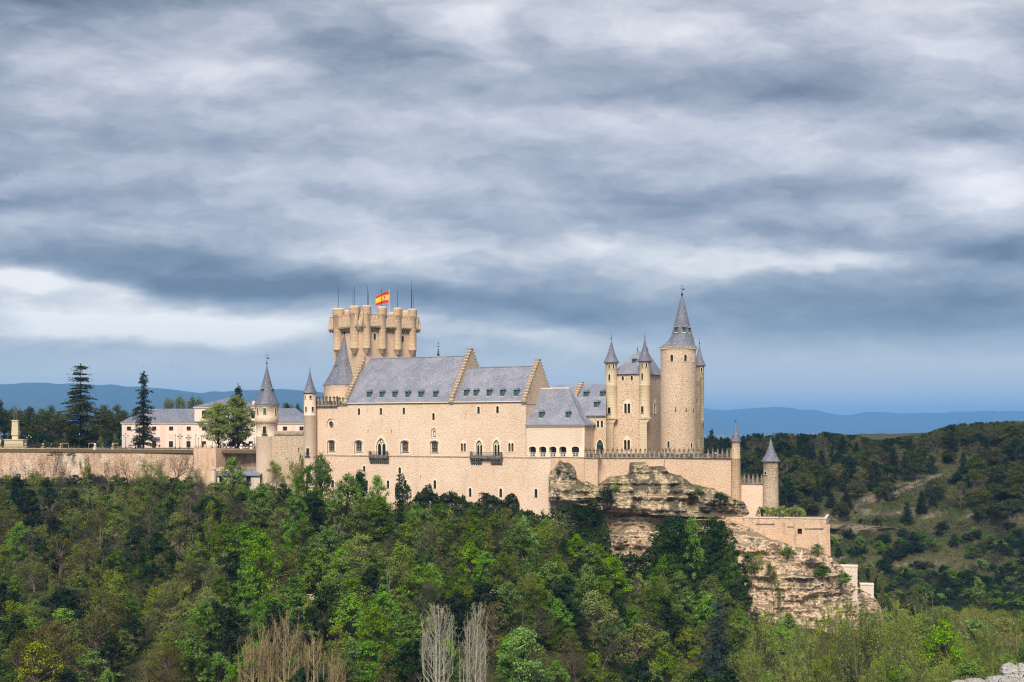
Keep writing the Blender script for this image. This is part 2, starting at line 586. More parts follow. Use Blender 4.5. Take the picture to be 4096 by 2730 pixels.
def leafmat(name, c1, c2, hue=.02, trans=.16, tr=None):
    m, t = new_mat(name)
    g = t.node('ShaderNodeNewGeometry')
    oi = t.node('ShaderNodeObjectInfo').outputs['Random']
    isl = g.outputs['Random Per Island']
    pn = t.noise(t.v('ADD', g.outputs['Position'], t.v('SCALE', (17, 31, 5), None)), .55, 2)
    c = t.mix(t.m('MULTIPLY_ADD', isl, .42, t.m('MULTIPLY', t.rng(pn, .32, .68), .58)), c1, c2)
    h = t.node('ShaderNodeHueSaturation')
    t.set(h.inputs['Hue'], t.m('MULTIPLY_ADD', oi, hue * 2, .5 - hue))
    t.set(h.inputs['Value'], t.m('MULTIPLY_ADD', t.m('FRACT', t.m('MULTIPLY', oi, 7.13)), .55, .70))
    t.set(h.inputs['Saturation'], t.m('MULTIPLY_ADD', t.m('FRACT', t.m('MULTIPLY', oi, 3.71)), .3, .85))
    t.set(h.inputs['Color'], c)
    d = t.node('ShaderNodeBsdfDiffuse', (h.outputs[0],))
    tr_ = t.node('ShaderNodeBsdfTranslucent', (h.outputs[0],))
    mx = t.node('ShaderNodeMixShader', (trans, d.outputs[0], tr_.outputs[0]))
    o = t.node('ShaderNodeOutputMaterial')
    t.L.new(mx.outputs[0], o.inputs[0])
    return m


M = {}
M['plaster'] = stone('peach_plaster_wall', (.80, .575, .405), (.86, .645, .475), .62, 1.35, .30)
M['plaster_light'] = stone('pale_plaster_wall', (.82, .62, .455), (.86, .66, .50), .30, 1.35, .22)
M['rough'] = stone('rough_masonry', (.77, .56, .39), (.69, .49, .33), 1.0, 1.35, .45, dots=.20)
M['dotted'] = stone('dotted_masonry', (.66, .50, .34), (.60, .45, .31), .95, 1.25, .30, (.075, .06, .045), .22)
M['keep'] = stone('patterned_keep_wall', (.77, .55, .365), (.71, .50, .33), .70, 1.7, .30, dots=.16)
M['ashlar'] = ashlar('cut_stone', (.82, .60, .40), (.73, .52, .335), stain=.42)
M['cream'] = ashlar('cream_cut_stone', (.74, .615, .41), (.68, .55, .355), 1.0, .5, (.40, .31, .2), .25)
M['cream_dirty'] = ashlar('weathered_cut_stone', (.62, .50, .33), (.5, .39, .25), .9, .45, (.22, .17, .11), .5, .35)
M['trim'] = plain('pale_stone_trim', (.87, .74, .54), .8, .18)
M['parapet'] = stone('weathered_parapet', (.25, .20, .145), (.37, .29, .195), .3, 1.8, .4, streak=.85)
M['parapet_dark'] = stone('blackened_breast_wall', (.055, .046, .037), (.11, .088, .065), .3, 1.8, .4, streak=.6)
M['blackstone'] = stone('blackened_stone', (.10, .095, .085), (.17, .15, .12), .5, 1.6, .5)
M['capstone'] = stone('gable_cap_stone', (.50, .41, .27), (.40, .32, .21), .4, 1.8, .45, streak=.3)
M['slate'] = slate('slate_roof')
M['slate_dark'] = slate('dark_slate', (.11, .118, .16), (.165, .167, .205), .28)
M['glass'] = plain('dark_window', (.018, .02, .026), .25, .5, .5)
M['stained'] = None
M['green'] = plain('green_shutter', (.025, .135, .105), .6, .4)
M['wood'] = plain('brown_shutter', (.11, .045, .022), .6, .4)
M['iron'] = plain('black_iron', (.018, .019, .022), .5, .3)
M['ramp'] = stone('rampart_masonry', (.58, .375, .235), (.72, .50, .34), .95, .95, .65, (.12, .08, .055), .20, (.82, .64, .50), .38)
M['bastion'] = stone('bastion_masonry', (.74, .50, .33), (.68, .44, .28), .35, 1.2, .35, (.12, .085, .06), .12, None, .30)
M['white'] = stone('pale_wall', (.76, .65, .53), (.68, .56, .44), .5, 1.3, .3)
M['pink'] = plain('pink_render', (.84, .69, .585), .85, .10)
M['pinkdark'] = plain('darker_pink_render', (.80, .60, .48), .85, .10)
M['offwhite'] = plain('off_white_cornice', (.80, .72, .62), .8, .12)
M['rock'] = rock('strata_rock', (.74, .60, .42), (.56, .36, .175), (.115, .10, .08), .72, (.475, .535))
M['rock_pink'] = rock('pinkish_strata_rock', (.88, .68, .50), (.66, .435, .25), (.24, .20, .155), .75, (.545, .61))
M['rock_grey'] = rock('grey_hill_rock', (.29, .235, .165), (.22, .165, .10), (.10, .09, .08), 1.0)
M['earth'] = plain('pale_earth', (.46, .33, .20), .95, .5, .1, 0, .6)
M['boulder'] = rock('lichen_boulder', (.42, .40, .37), (.40, .34, .27), (.22, .20, .19), .25)


def _stained():
    m, t = new_mat('leaded_glass')
    p = t.node('ShaderNodeNewGeometry').outputs['Position']
    c = t.ramp(t.noise(p, 3.4, 5, .75), [(.38, (.012, .010, .012)), (.50, (.11, .085, .09)), (.62, (.34, .30, .32))])
    finish(t, c, .4, spec=.4)
    return m


M['stained'] = _stained()


def _ground():
    m, t = new_mat('hillside_ground')
    g = t.node('ShaderNodeNewGeometry')
    p = g.outputs['Position']
    n1, n2 = t.noise(p, .045, 5, .6), t.noise(p, .4, 5, .65)
    c = t.mix(t.rng(n1, .38, .62), (.034, .044, .013), (.062, .058, .021))
    c = t.mix(t.m('MULTIPLY', t.rng(n2, .50, .66), .7), c, (.10, .075, .036))
    c = t.mix(t.m('MULTIPLY', t.rng(n2, .46, .34), .75), c, (.016, .026, .009))
    nz = t.node('ShaderNodeSeparateXYZ', (g.outputs['Normal'],)).outputs[2]
    rk = t.mix(t.noise(t.v('MULTIPLY', p, (.15, .15, 1.2)), 1.0, 6, .7), (.05, .046, .042), (.33, .27, .20))
    c = t.mix(t.rng(t.m('ADD', nz, t.m('MULTIPLY', t.m('SUBTRACT', n2, .5), .35)), .80, .66), c, rk)
    y = t.node('ShaderNodeSeparateXYZ', (p,)).outputs[1]
    field = t.mix(t.rng(t.noise(t.v('MULTIPLY', p, (.0012, .0022, 0)), 1.0, 3, .5), .42, .58), (.10, .15, .03), (.17, .14, .07))
    c = t.mix(t.rng(y, 1250, 1700), c, field)
    finish(t, c, .95, t.noise(p, 1.2, 5, .7), .6, .3, .1)
    return m


M['ground'] = _ground()
M['mountain'] = plain('mountain_slope', (.055, .075, .045), .95, .6, .05, 0, .0015)
M['soil'] = plain('bare_soil', (.17, .12, .07), .95, .5, .1)
M['bark'] = plain('tree_bark', (.085, .062, .045), .9, .6, .1, 0, 3)
M['bark_pale'] = plain('pale_bark', (.52, .48, .40), .9, .4, .1, 0, 3)
M['bark_tan'] = plain('tan_twigs', (.50, .37, .20), .9, .3, .1, 0, 2)
M['bark_grey'] = plain('grey_twigs', (.185, .145, .115), .9, .5, .1, 0, 2)
M['bark_olive'] = plain('olive_twigs', (.15, .14, .06), .9, .4, .1, 0, 2)
M['l_vivid'] = leafmat('vivid_green_leaves', (0.050, 0.121, 0.010), (0.223, 0.383, 0.036), .012)
M['l_mid'] = leafmat('green_leaves', (0.042, 0.087, 0.010), (0.169, 0.251, 0.034), .02)
M['l_yellow'] = leafmat('yellow_green_leaves', (0.088, 0.124, 0.016), (0.274, 0.310, 0.055), .015)
M['l_olive'] = leafmat('olive_leaves', (0.060, 0.068, 0.014), (0.173, 0.169, 0.046), .02)
M['l_plaza'] = leafmat('plaza_tree_leaves', (.13, .18, .025), (.33, .39, .075), .01)
M['l_gbush'] = leafmat('flowering_bush_leaves', (.13, .17, .035), (.36, .38, .12), .01)
M['l_feather'] = leafmat('riverside_buds', (.14, .195, .026), (.34, .40, .075), .012)
M['l_dark'] = leafmat('dark_evergreen_leaves', (0.009, 0.021, 0.008), (0.034, 0.060, 0.021), .02, .15)
M['l_ivy'] = leafmat('ivy_leaves', (0.008, 0.024, 0.006), (0.040, 0.076, 0.019), .012, .2)
M['l_pine'] = leafmat('pine_needles', (0.021, 0.033, 0.007), (0.108, 0.120, 0.027), .03, .15)
M['l_fir'] = leafmat('fir_needles', (0.010, 0.021, 0.011), (0.050, 0.068, 0.035), .02, .15)
M['l_cedar'] = leafmat('bluish_cedar_needles', (0.014, 0.028, 0.024), (0.062, 0.090, 0.078), .01, .15)
M['l_pale'] = leafmat('pale_spring_leaves', (0.155, 0.169, 0.060), (0.368, 0.352, 0.160), .01)
M['l_poplar'] = leafmat('pale_poplar_buds', (0.197, 0.190, 0.099), (0.400, 0.384, 0.232), .01)
M['l_tan'] = leafmat('tan_poplar_buds', (0.225, 0.162, 0.070), (0.448, 0.336, 0.160), .01)
M['l_rust'] = leafmat('brownish_olive_buds', (0.060, 0.048, 0.012), (0.148, 0.120, 0.036), .015)
M['l_grey'] = leafmat('grey_brown_twigs', (0.028, 0.024, 0.019), (0.084, 0.070, 0.058), .01, .1)
M['l_grass'] = leafmat('undergrowth_leaves', (0.012, 0.026, 0.006), (0.056, 0.076, 0.018), .01)
# ------------------------------------------------------------ ground
_BL = [(-900, 452, -18), (-300, 440, -18), (0, 430, -17.5), (600, 414, -18), (1000, 402, -19), (1240, 393, -21.5), (1387, 387, -23.5), (2088, 360, -26),
       (2200, 356, -29), (2390, 354, -37), (2660, 350, -45), (2944, 345, -49), (3150, 338, -53), (3310, 336, -55), (3420, 340, -58)]
_bx = np.array([(p - CX) / F * Y for p, Y, z in _BL]); _by = np.array([Y for p, Y, z in _BL]); _bz = np.array([z for p, Y, z in _BL])
FLOOR = -65.0


def smax(a, b, k=4.0):
    h = np.clip(.5 + .5 * (a - b) / k, 0, 1)
    return b * (1 - h) + a * h + k * h * (1 - h)


def ground_z(X, Y):
    X = np.asarray(X, float); Y = np.asarray(Y, float)
    yb, zb = np.interp(X, _bx, _by), np.interp(X, _bx, _bz)
    d = np.maximum(0, yb - Y)
    slope = np.interp(X, [-200, -60, 20, 60, 90], [.250, .255, .28, .32, .34])
    spur = zb - slope * d - np.maximum(0, X - 90) * .55
    back = np.interp(X, [-60, 40], [1400, 40])
    spur = spur - np.maximum(0, Y - yb - back) * .5 + np.where(X < -40, np.clip((Y - yb - 6) / 30, 0, 1) * 10.5, 0) * np.clip((-40 - X) / 40, 0, 1)
    z = smax(spur, np.full_like(spur, FLOOR), 7)
    foot = 498 - np.clip(X - 150, 0, 200) * .22 + 8 * vnoise(X * .02, Y * 0)
    top = np.interp(X, [60, 150, 285, 400], [-17, -13.5, -5.5, -2]) + 2.0 * vnoise(X * .012, Y * .012, 3)
    hl = FLOOR + .325 * np.maximum(0, Y - foot) + 4.5 * np.clip((Y - foot - 62 - 9 * vnoise(X * .03, 5.0)) / 4, 0, 1) + 4.5 * np.clip((Y - foot - 18 - 7 * vnoise(X * .04, 9.0)) / 4, 0, 1)
    hl = np.minimum(hl, top)
    z = smax(z, hl, 3)
    near = -2.95 + .45 * np.exp(-((X - 4.9) / 1.6) ** 2 - ((Y - 11.8) / 1.2) ** 2) - .5 * np.maximum(0, Y - 11.5)
    z = smax(z, near, 1.0)
    z = z + .9 * fbm(X * .05, Y * .05, 1.5, 3, 5) * np.clip((Y - 30) / 60, 0, 1) + .15 * vnoise(X * .9, Y * .9, .5)
    far = np.clip((Y - 1150) / 500, 0, 1)
    z = z * (1 - far) + far * (-44 + 3 * vnoise(X * .0012, Y * .0012))
    side = np.clip((np.abs(X) - 900) / 500, 0, 1)
    z = z * (1 - side) + side * (-44)
    return z


def make_ground():
    gx = np.concatenate([-np.geomspace(32000, 420, 36)[:-1], np.arange(-420, 421, 3.5), np.geomspace(424, 32000, 36)])
    gy = np.concatenate([-np.geomspace(6000, 25, 16)[:-1], np.arange(-24, 60, 3.0), np.arange(60, 800, 3.5), np.geomspace(806, 30000, 62)])
    X, Y = np.meshgrid(gx, gy)
    Z = ground_z(X, Y)
    nx, ny = len(gx), len(gy)
    V = np.stack([X, Y, Z], -1).reshape(-1, 3)
    i = np.arange(ny - 1)[:, None] * nx + np.arange(nx - 1)[None]
    Fq = np.stack([i, i + 1, i + nx + 1, i + nx], -1).reshape(-1, 4)
    o = np_mesh('ground', V, Fq, M['ground'], smooth=True)
    tag(o, 'grassy castle hill, valley floor and wooded hillside with plain beyond', kind='structure')


make_ground()


def make_mountains():
    # a ridge far across the plain; skyline given at photo columns
    sk = [(-3000, 1600), (-1500, 1560), (0, 1538), (150, 1530), (500, 1545), (800, 1570), (1100, 1556), (1500, 1585), (1900, 1600), (2300, 1615), (2700, 1640), (2830, 1634), (2900, 1645),
          (3000, 1632), (3150, 1630), (3260, 1642), (3360, 1662), (3480, 1650), (3600, 1652), (3800, 1650), (4000, 1644), (4200, 1640), (5000, 1620), (7000, 1600)]
    px = np.array([a for a, b in sk], float); rw = np.array([b for a, b in sk], float)
    cols = np.linspace(-2600, 6700, 420)
    for nm, Y0, lift, cut, lab in (('mountain', 20500, 0, 0, 'blue far mountain ridge across the whole horizon'),):
        V, nl = [], 26
        for c in cols:
            Y0 = 12000 + 8500 * float(np.clip((c - 1700) / 1000, 0, 1))
            z1 = (HZ - (np.interp(c, px, rw) + lift + 3.0 * float(fbm(c * .02, 1.0 + cut, 0, 4, 3)))) / F * Y0
            for j in range(nl):
                a = j / (nl - 1)
                Y = Y0 - 5000 * (1 - a) ** 1.15
                k = a ** 1.25
                z = -48 + (z1 + 48) * k + 210 * k * (1 - k) * float(fbm(c * .010, a * 4, 2, 4)) + 30 * k * (1 - a) * float(vnoise(c * .05, a * 9, 4)) 
                V.append(((c - CX) / F * Y, Y, z))
        V = np.array(V)
        n = len(cols)
        i = np.arange(n - 1)[:, None] * nl + np.arange(nl - 1)[None]
        Fq = np.stack([i, i + nl, i + nl + 1, i + 1], -1).reshape(-1, 4)
        o = np_mesh(nm, V, Fq, M['mountain'], smooth=True)
        tag(o, lab, kind='structure')


make_mountains()


def strip_wall(path, cols, top, bot, disp, nl, cap_in=0.0, under=0.0):
    """A rock face hung along a plan path. path/top/bot: functions of the photo column."""
    V = []
    for c in cols:
        Y = path(c); u = (c - CX) / F
        zt, zb = (HZ - top(c)) / F * Y, (HZ - bot(c)) / F * Y
        X = u * Y
        row = []
        zs = np.linspace(zt, zb, nl)
        d = disp(X, zs, (zt - zs) / max(zt - zb, .5))
        if cap_in:
            for q in (1.0, .75, .5, .25, .08):
                row.append((X, Y + cap_in * q, zt + .55 * float(vnoise(X * .5, q * 4, 7)) + .5 * (q)))
        for k in range(nl):
            row.append((X + .25 * float(vnoise(zs[k] * 1.3, X * .4, 3)), Y - d[k], zs[k]))
        if under:
            row.append((X, Y + under * .4, zb - .1)); row.append((X, Y + under, zb + .2))
        V.append(row)
    n, nl2 = len(V), len(V[0])
    V = np.array(V).reshape(-1, 3)
    i = np.arange(n - 1)[:, None] * nl2 + np.arange(nl2 - 1)[None]
    Fq = np.stack([i, i + 1, i + nl2 + 1, i + nl2], -1).reshape(-1, 4)
    return V, Fq


def ip(pts):
    a = np.array([p[0] for p in pts], float); b = np.array([p[1] for p in pts], float)
    return lambda x: float(np.interp(x, a, b))


_shelf_top = ip([(2196, 1905), (2203, 1888), (2216, 1880), (2228, 1868), (2240, 1850), (2258, 1862), (2272, 1858), (2290, 1868), (2304, 1890), (2310, 1922), (2350, 1934), (2388, 1950), (2400, 1946), (2430, 1924), (2450, 1912), (2490, 1906),
                 (2519, 1908), (2525, 1862), (2545, 1858), (2584, 1855), (2594, 1866), (2654, 1866), (2664, 1880), (2680, 1897), (2731, 1910), (2745, 1925), (2777, 1944), (2820, 1956), (2865, 1960), (2890, 1975), (2920, 1988), (2950, 2006), (2975, 2013), (2988, 2030), (2994, 2048)])
_shelf_bot = ip([(2196, 2004), (2290, 2012), (2380, 2034), (2415, 2046), (2520, 2054), (2620, 2060), (2760, 2068), (2900, 2073), (2960, 2070), (2994, 2060)])
_shelf_y = ip([(2196, 356.5), (2230, 353.0), (2300, 350.8), (2390, 350.0), (2460, 351.5), (2530, 352), (2660, 351), (2760, 350.5), (2880, 350), (2960, 348), (2994, 349)])


def make_cliffs():
    def d1(X, z, a):
        st = fbm(X * .03 + 0 * z, z * .9, 3.0, 3, 11)
        bl = fbm(X * .22 + 0 * z, z * .30, 1.0, 3, 23)
        cr = fbm(X * .9 + 0 * z, z * 1.6, 1.0, 2, 31)
        bulge = np.sin(np.clip(a, 0, 1) * math.pi) * 1.0 + a * .3
        h = np.exp(-((X - (2772 - CX) / F * 350) / 1.5) ** 2 - ((z + (2012 - HZ) / F * 350) / 1.9) ** 2)
        return bulge + .75 * st + 1.1 * bl + .35 * cr - 5.5 * h
    cols = np.arange(2196, 2995, 2.0)
    V, Fq = strip_wall(_shelf_y, cols, _shelf_top, _shelf_bot, d1, 44, 11.0, 4.0)
    tag(np_mesh('rock_shelf', V, Fq, M['rock'], smooth=False), 'weathered cream and grey rock shelf with a dark cave under the terrace wall', kind='structure')

    def d2(X, z, a):
        st = fbm(X * .02 + 0 * z, z * 1.0, 9.0, 3, 41)
        st2 = np.sign(np.sin(z * 1.5 + 2.6 * vnoise(X * .09 + 0 * z, z * .22, 2))) * .22 * (1 + vnoise(X * .15 + 0 * z, z * .3, 8))
        bl = fbm(X * .16 + 0 * z, z * .26, 4.0, 3, 53)
        cr = fbm(X * 1.0 + 0 * z, z * 1.8, 4.0, 2, 61)
        return a * 4.0 + .7 * st + st2 + 1.5 * bl + .55 * cr + .3 * fbm(X * 2.2 + 0 * z, z * 2.6, 4.0, 2, 67)
    top = ip([(2300, 2046), (2415, 2055), (2620, 2070), (2840, 2078), (2900, 2085), (2985, 2110), (3060, 2150), (3160, 2185), (3230, 2200), (3300, 2225), (3316, 2222), (3340, 2250), (3360, 2262), (3390, 2300), (3420, 2345), (3470, 2372), (3500, 2392), (3530, 2440)])
    bot = ip([(2300, 2180), (2500, 2330), (2700, 2420), (2900, 2500), (3100, 2560), (3300, 2580), (3530, 2560)])
    yy = ip([(2300, 358), (2500, 356), (2700, 353.5), (2850, 348), (2960, 343.5), (3100, 341.5), (3300, 340), (3330, 342), (3400, 346), (3530, 352)])
    cols = np.arange(2300, 3531, 2.5)
    V, Fq = strip_wall(yy, cols, top, bot, d2, 84, 12.0)
    tag(np_mesh('rock_cliff', V, Fq, M['rock_pink'], smooth=False), 'banded peach and ochre rock cliff below the castle prow', kind='structure')

    def d3(X, z, a):
        return .9 * fbm(X * .12 + 0 * z, z * .5, 2.0, 4, 71) * 1.6 + a * 2.2
    for nm, lab, cols, tp, bt, yy, cap in (
        ('rock_outcrop', 'mossy rounded rock knoll on the wooded hillside', np.arange(3418, 3800, 4.0),
         ip([(3418, 2030), (3440, 2005), (3470, 1985), (3520, 1972), (3600, 1940), (3640, 1932), (3700, 1910), (3760, 1896), (3800, 1892)]),
         ip([(3418, 2050), (3450, 2066), (3480, 2075), (3600, 2040), (3800, 1985)]), ip([(3418, 560), (3600, 575), (3800, 600)]), 30.0),
        ('rock_band', 'dark grey rock band on the hillside behind the bastion', np.arange(3290, 3800, 4.0),
         ip([(3290, 2100), (3330, 2096), (3420, 2098), (3560, 2112), (3700, 2118), (3800, 2125)]),
         ip([(3290, 2200), (3400, 2205), (3460, 2160), (3600, 2165), (3720, 2180), (3800, 2150)]), ip([(3290, 538), (3500, 545), (3800, 552)]), 14.0)):
        V, Fq = strip_wall(yy, cols, tp, bt, d3, 22, cap)
        tag(np_mesh(nm, V, Fq, M['rock_grey'], smooth=False), lab, kind='structure')


make_cliffs()

# ------------------------------------------------------------ the castle
FC = T(2.94, 363.0, -26.0)                       # the plane of the great facade
_cb = FC.P(0, 0, -28)
castle = empty('castle', _cb, None, 'peach stone castle with slate spires, crow-stepped gables and a turreted keep on a rocky spur', 'castle')


def section(name, loc, label=None):
    return empty(name, loc, castle, label)


def window(t, s, z0, w, h, kind, parent, b=0.0, trim=.22, proud=.10, depth=.5, glass='glass', trim_m='trim', sill=True, mull=0, name='window', bars=False):
    """Surround, recessed pane and glazing bars as one mesh; the wall has the hole already when depth > 0."""
    mb = MB()
    hole = shape(s, z0, w, h, kind)
    k = 1 + 2 * trim / w
    outer = shape(s, z0 - (trim if kind in ('circle', 'rect') else 0), w + 2 * trim, h + trim * (2 if kind in ('circle', 'rect') else 1), kind)
    if depth <= 0:
        depth = -.03
    mb.ring(t, hole, outer, b - proud, b + max(depth, .0) if depth > 0 else b + .02, 0)
    mb.face(t, hole, b + depth - (.05 if depth > 0 else 0), 1)
    if sill:
        mb.box(t, s - w / 2 - trim * 1.1, s + w / 2 + trim * 1.1, b - proud * 2.2, b + .05, z0 - trim * .8, z0 - .003, 0)
    if mull:
        for i in range(1, mull + 1):
            x = s - w / 2 + w * i / (mull + 1)
            mb.box(t, x - .05, x + .05, b + depth - .12, b + depth - .06, z0, z0 + h * .8, 2)
    return mb.build(name, [M[trim_m], M[glass], M['iron']], parent)


def loop_ring_window(t, s, z0, w, h, kind, parent, ow, oh, oz0, glass='stained', b=0.0):
    """A tall splayed stone surround with a smaller leaded window set in it."""
    mb = MB()
    hole = shape(s, z0, w, h, kind)
    splay = shape(s, oz0 + .25, ow - .55, oh - .5, kind)
    outer = shape(s, oz0, ow, oh, kind)
    mb.ring(t, splay, outer, b - .14, b + .0, 0)
    mb.ring(t, hole, splay, b + .42, b + .0, 0)
    mb.reveal(t, splay, b - .14, b + .42, 0)
    mb.face(t, hole, b + .55, 1)
    for i in (1, 2):
        x = s - w / 2 + w * i / 3
        mb.box(t, x - .05, x + .05, b + .47, b + .53, z0, z0 + h * .92, 2)
        z = z0 + h * i / 3
        mb.box(t, s - w / 2, s + w / 2, b + .46, b + .52, z - .04, z + .04, 2)
    mb.box(t, s - w / 2 - .25, s + w / 2 + .25, b + .1, b + .45, z0 - .22, z0 - .002, 0)
    return mb.build('window', [M['trim'], M[glass], M['iron']], parent), splay


def gothic(t, s, z0, w, h, parent, b=0.0):
    """Pointed surround, two lancets and a six-lobed rose in a recessed stone panel."""
    mb = MB()
    outer = shape(s, z0, w, h, 'point'); inner = shape(s, z0, w - 1.0, h - .75, 'point')
    mb.ring(t, inner, outer, b - .16, b, 0)
    mb.reveal(t, inner, b - .16, b + .35, 0)
    lw = (w - 1.0) * .36; lh = h * .60
    l1 = shape(s - lw * .66, z0 + .02, lw, lh, 'point'); l2 = shape(s + lw * .66, z0 + .02, lw, lh, 'point')
    rz = z0 + h * .695; rr = w * .115
    lobes = []
    for k in range(6):
        a = math.pi * k / 3 + math.pi / 6
        lobes.append(shape(s + rr * 1.05 * math.cos(a), rz + rr * 1.05 * math.sin(a) - rr * .45, rr * .8, rr * .9, 'circle', 5))
    mb.tess(t, inner, [l1, l2] + lobes, b + .35, 0)
    for l in (l1, l2): mb.reveal(t, l, b + .35, b + .62, 0)
    mb.face(t, inner, b + .62, 1)
    mb.lathe(*t.P(s, b + .28, 0)[:2], [(.10, z0), (.10, z0 + lh * .62)], 8, 0)
    return mb.build('window', [M['trim'], M['glass']], parent), inner


def ajimez(t, s, z0, w, h, parent, b=0.0, depth=.45, glass='glass'):
    """Twin round-headed lights with a colonnette under a pointed label."""
    mb = MB()
    lw = w * .40
    ls = [shape(s + q * w * .27, z0, lw, h, 'arch') for q in (-1, 1)]
    outer = shape(s, z0 - .12, w * 1.32, h * 1.5, 'point')
    mb.tess(t, outer, ls, b - .09, 0)
    mb.reveal(t, outer, b - .09, b + .02, 0)
    for l in ls:
        mb.reveal(t, l, b - .09, b + depth, 0)
        mb.face(t, l, b + (depth - .03 if depth > 0 else -.03), 1)
    mb.lathe(*t.P(s, b - .12, 0)[:2], [(.11, z0), (.09, z0 + .2), (.09, z0 + h * .7), (.15, z0 + h * .8)], 8, 0)
    return mb.build('window', [M['trim'], M[glass]], parent), outer, ls


def dormer(t, s, b, z, w, h, parent, pitch, cheek='slate_dark', shut='green'):
    """z: sill height where the roof plane passes; pitch: rise per metre inward."""
    mb = MB()
    run = (h + .55) / pitch
    P = lambda x, d, zz: (x, d, zz)
    bf = b - .12
    # cheeks and face
    mb.prism_s(t, [(bf, z), (bf, z + h), (b + h / pitch, z + h)], s - w / 2, s - w / 2 + .14, 0)
    mb.prism_s(t, [(bf, z), (bf, z + h), (b + h / pitch, z + h)], s + w / 2 - .14, s + w / 2, 0)
    mb.box(t, s - w / 2 + .14, s + w / 2 - .14, bf + .14, bf + .2, z + .08, z + h - .1, 1)
    mb.box(t, s - w / 2 - .05, s + w / 2 + .05, bf - .1, bf + .12, z - .12, z + .06, 2)
    mb.box(t, s - .035, s + .035, bf + .09, bf + .135, z + .1, z + h - .12, 1)
    # hipped cap
    e = .18
    vs = [t.P(s - w / 2 - e, bf - .25, z + h), t.P(s + w / 2 + e, bf - .25, z + h), t.P(s + w / 2 + e, b + h / pitch, z + h), t.P(s - w / 2 - e, b + h / pitch, z + h),
          t.P(s - w / 4, bf + .35, z + h + .62), t.P(s + w / 4, bf + .35, z + h + .62), t.P(s + w / 4, b + (h + .62) / pitch, z + h + .62), t.P(s - w / 4, b + (h + .62) / pitch, z + h + .62)]
    mb.add(vs, [(0, 1, 5, 4), (1, 2, 6, 5), (3, 0, 4, 7), (4, 5, 6, 7), (3, 2, 1, 0)], 0)
    return mb.build('dormer', [M[cheek], M[shut], M['offwhite']], parent)


def finial(c, z0, z1, parent, r=.35, cross=True):
    mb = MB()
    h = z1 - z0
    mb.tube((c[0], c[1], z0 - .4), (c[0], c[1], z1), .07, .035, 6)
    mb.ball((c[0], c[1], z0 + r), r)
    if cross:
        mb.ball((c[0], c[1], z0 + r * 2.9), r * .5)
        for q, l in ((.58, .55), (.82, .62)):
            mb.tube((c[0] - l, c[1], z0 + h * q), (c[0] + l, c[1], z0 + h * q), .05, .05, 5)
        mb.add([(c[0] + .15, c[1] - .03, z0 + h * .46), (c[0] + .75, c[1] - .03, z0 + h * .5), (c[0] + .75, c[1] - .03, z0 + h * .62), (c[0] + .15, c[1] - .03, z0 + h * .57)], [(0, 1, 2, 3)])
    return mb.build('finial', M['iron'], parent)


def cone(cx, cy, z0, z1, r, parent, flare=.35, n=16, mat='slate_dark', ez=.0, shift=(0, 0), name='roof'):
    """A witch-hat roof, flared at the eaves."""
    prof = []
    k = 12
    for i in range(k + 1):
        a = i / k
        rr = r * ((1 - a) * (1 - flare) + flare * (1 - a) ** 3.2)
        prof.append((max(rr, .05), z0 + (z1 - z0) * a, shift[0] * min(1, a * 3), shift[1] * min(1, a * 3)))
    mb = MB()
    mb.lathe(cx, cy, [(r - .1, z0 - .16), (r + .02, z0 - .12)] + prof, n, 0, n > 14)
    return mb.build(name, M[mat], parent)


def facing(cx, cy, r, px):
    """A frame tangent to a round tower where the photo column px sees it."""
    L = math.hypot(cx, cy)
    D = (cx / L, cy / L); Rr = (D[1], -D[0])
    lo, hi = -1.45, 1.45
    for _ in range(40):
        m = (lo + hi) / 2
        x = cx + r * (math.sin(m) * Rr[0] - math.cos(m) * D[0]); y = cy + r * (math.sin(m) * Rr[1] - math.cos(m) * D[1])
        if CX + F * x / y < px: lo = m
        else: hi = m
    a0 = math.atan2(Rr[1], Rr[0])
    return T(x, y, math.degrees(a0 + m))


def row_z(cx, cy, row, r=0.0):
    return (HZ - row) / F * (cy - r)


def parapet(path, parent, h=1.0, mh=2.6, step=1.45, mw=.62, thick=.55, name='battlement', zdrop=.25, pyr=.75, mat='parapet', merlon_from=0.0):
    """A solid breast wall along world points with tall pyramid-capped merlons."""
    mb = MB()
    for (p, q) in zip(path[:-1], path[1:]):
        dx, dy = q[0] - p[0], q[1] - p[1]
        L = math.hypot(dx, dy)
        t = T(p[0], p[1], math.degrees(math.atan2(dy, dx)))
        z = p[2]
        mb.box(t, 0, L, 0, thick, z, z + h, 1)
        mb.box(t, -.02, L + .02, -.16, thick + .1, z - zdrop, z - .002, 0)
        n = max(1, round(L / step))
        for i in range(n + 1):
            c = min(max(i * L / n, mw / 2), L - mw / 2)
            zt = z + mh - pyr
            mb.box(t, c - mw / 2, c + mw / 2, -.07, thick + .07, z + .02, zt, 0)
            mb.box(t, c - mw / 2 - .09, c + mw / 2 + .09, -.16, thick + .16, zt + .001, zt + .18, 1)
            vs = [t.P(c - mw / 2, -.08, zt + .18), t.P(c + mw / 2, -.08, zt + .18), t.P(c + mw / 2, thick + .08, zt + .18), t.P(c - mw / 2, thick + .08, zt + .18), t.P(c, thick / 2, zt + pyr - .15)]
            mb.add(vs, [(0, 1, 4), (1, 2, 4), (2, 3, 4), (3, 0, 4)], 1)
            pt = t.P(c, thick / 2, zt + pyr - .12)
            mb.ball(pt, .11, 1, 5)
    return mb.build(name, [M[mat], M['parapet_dark']], parent)


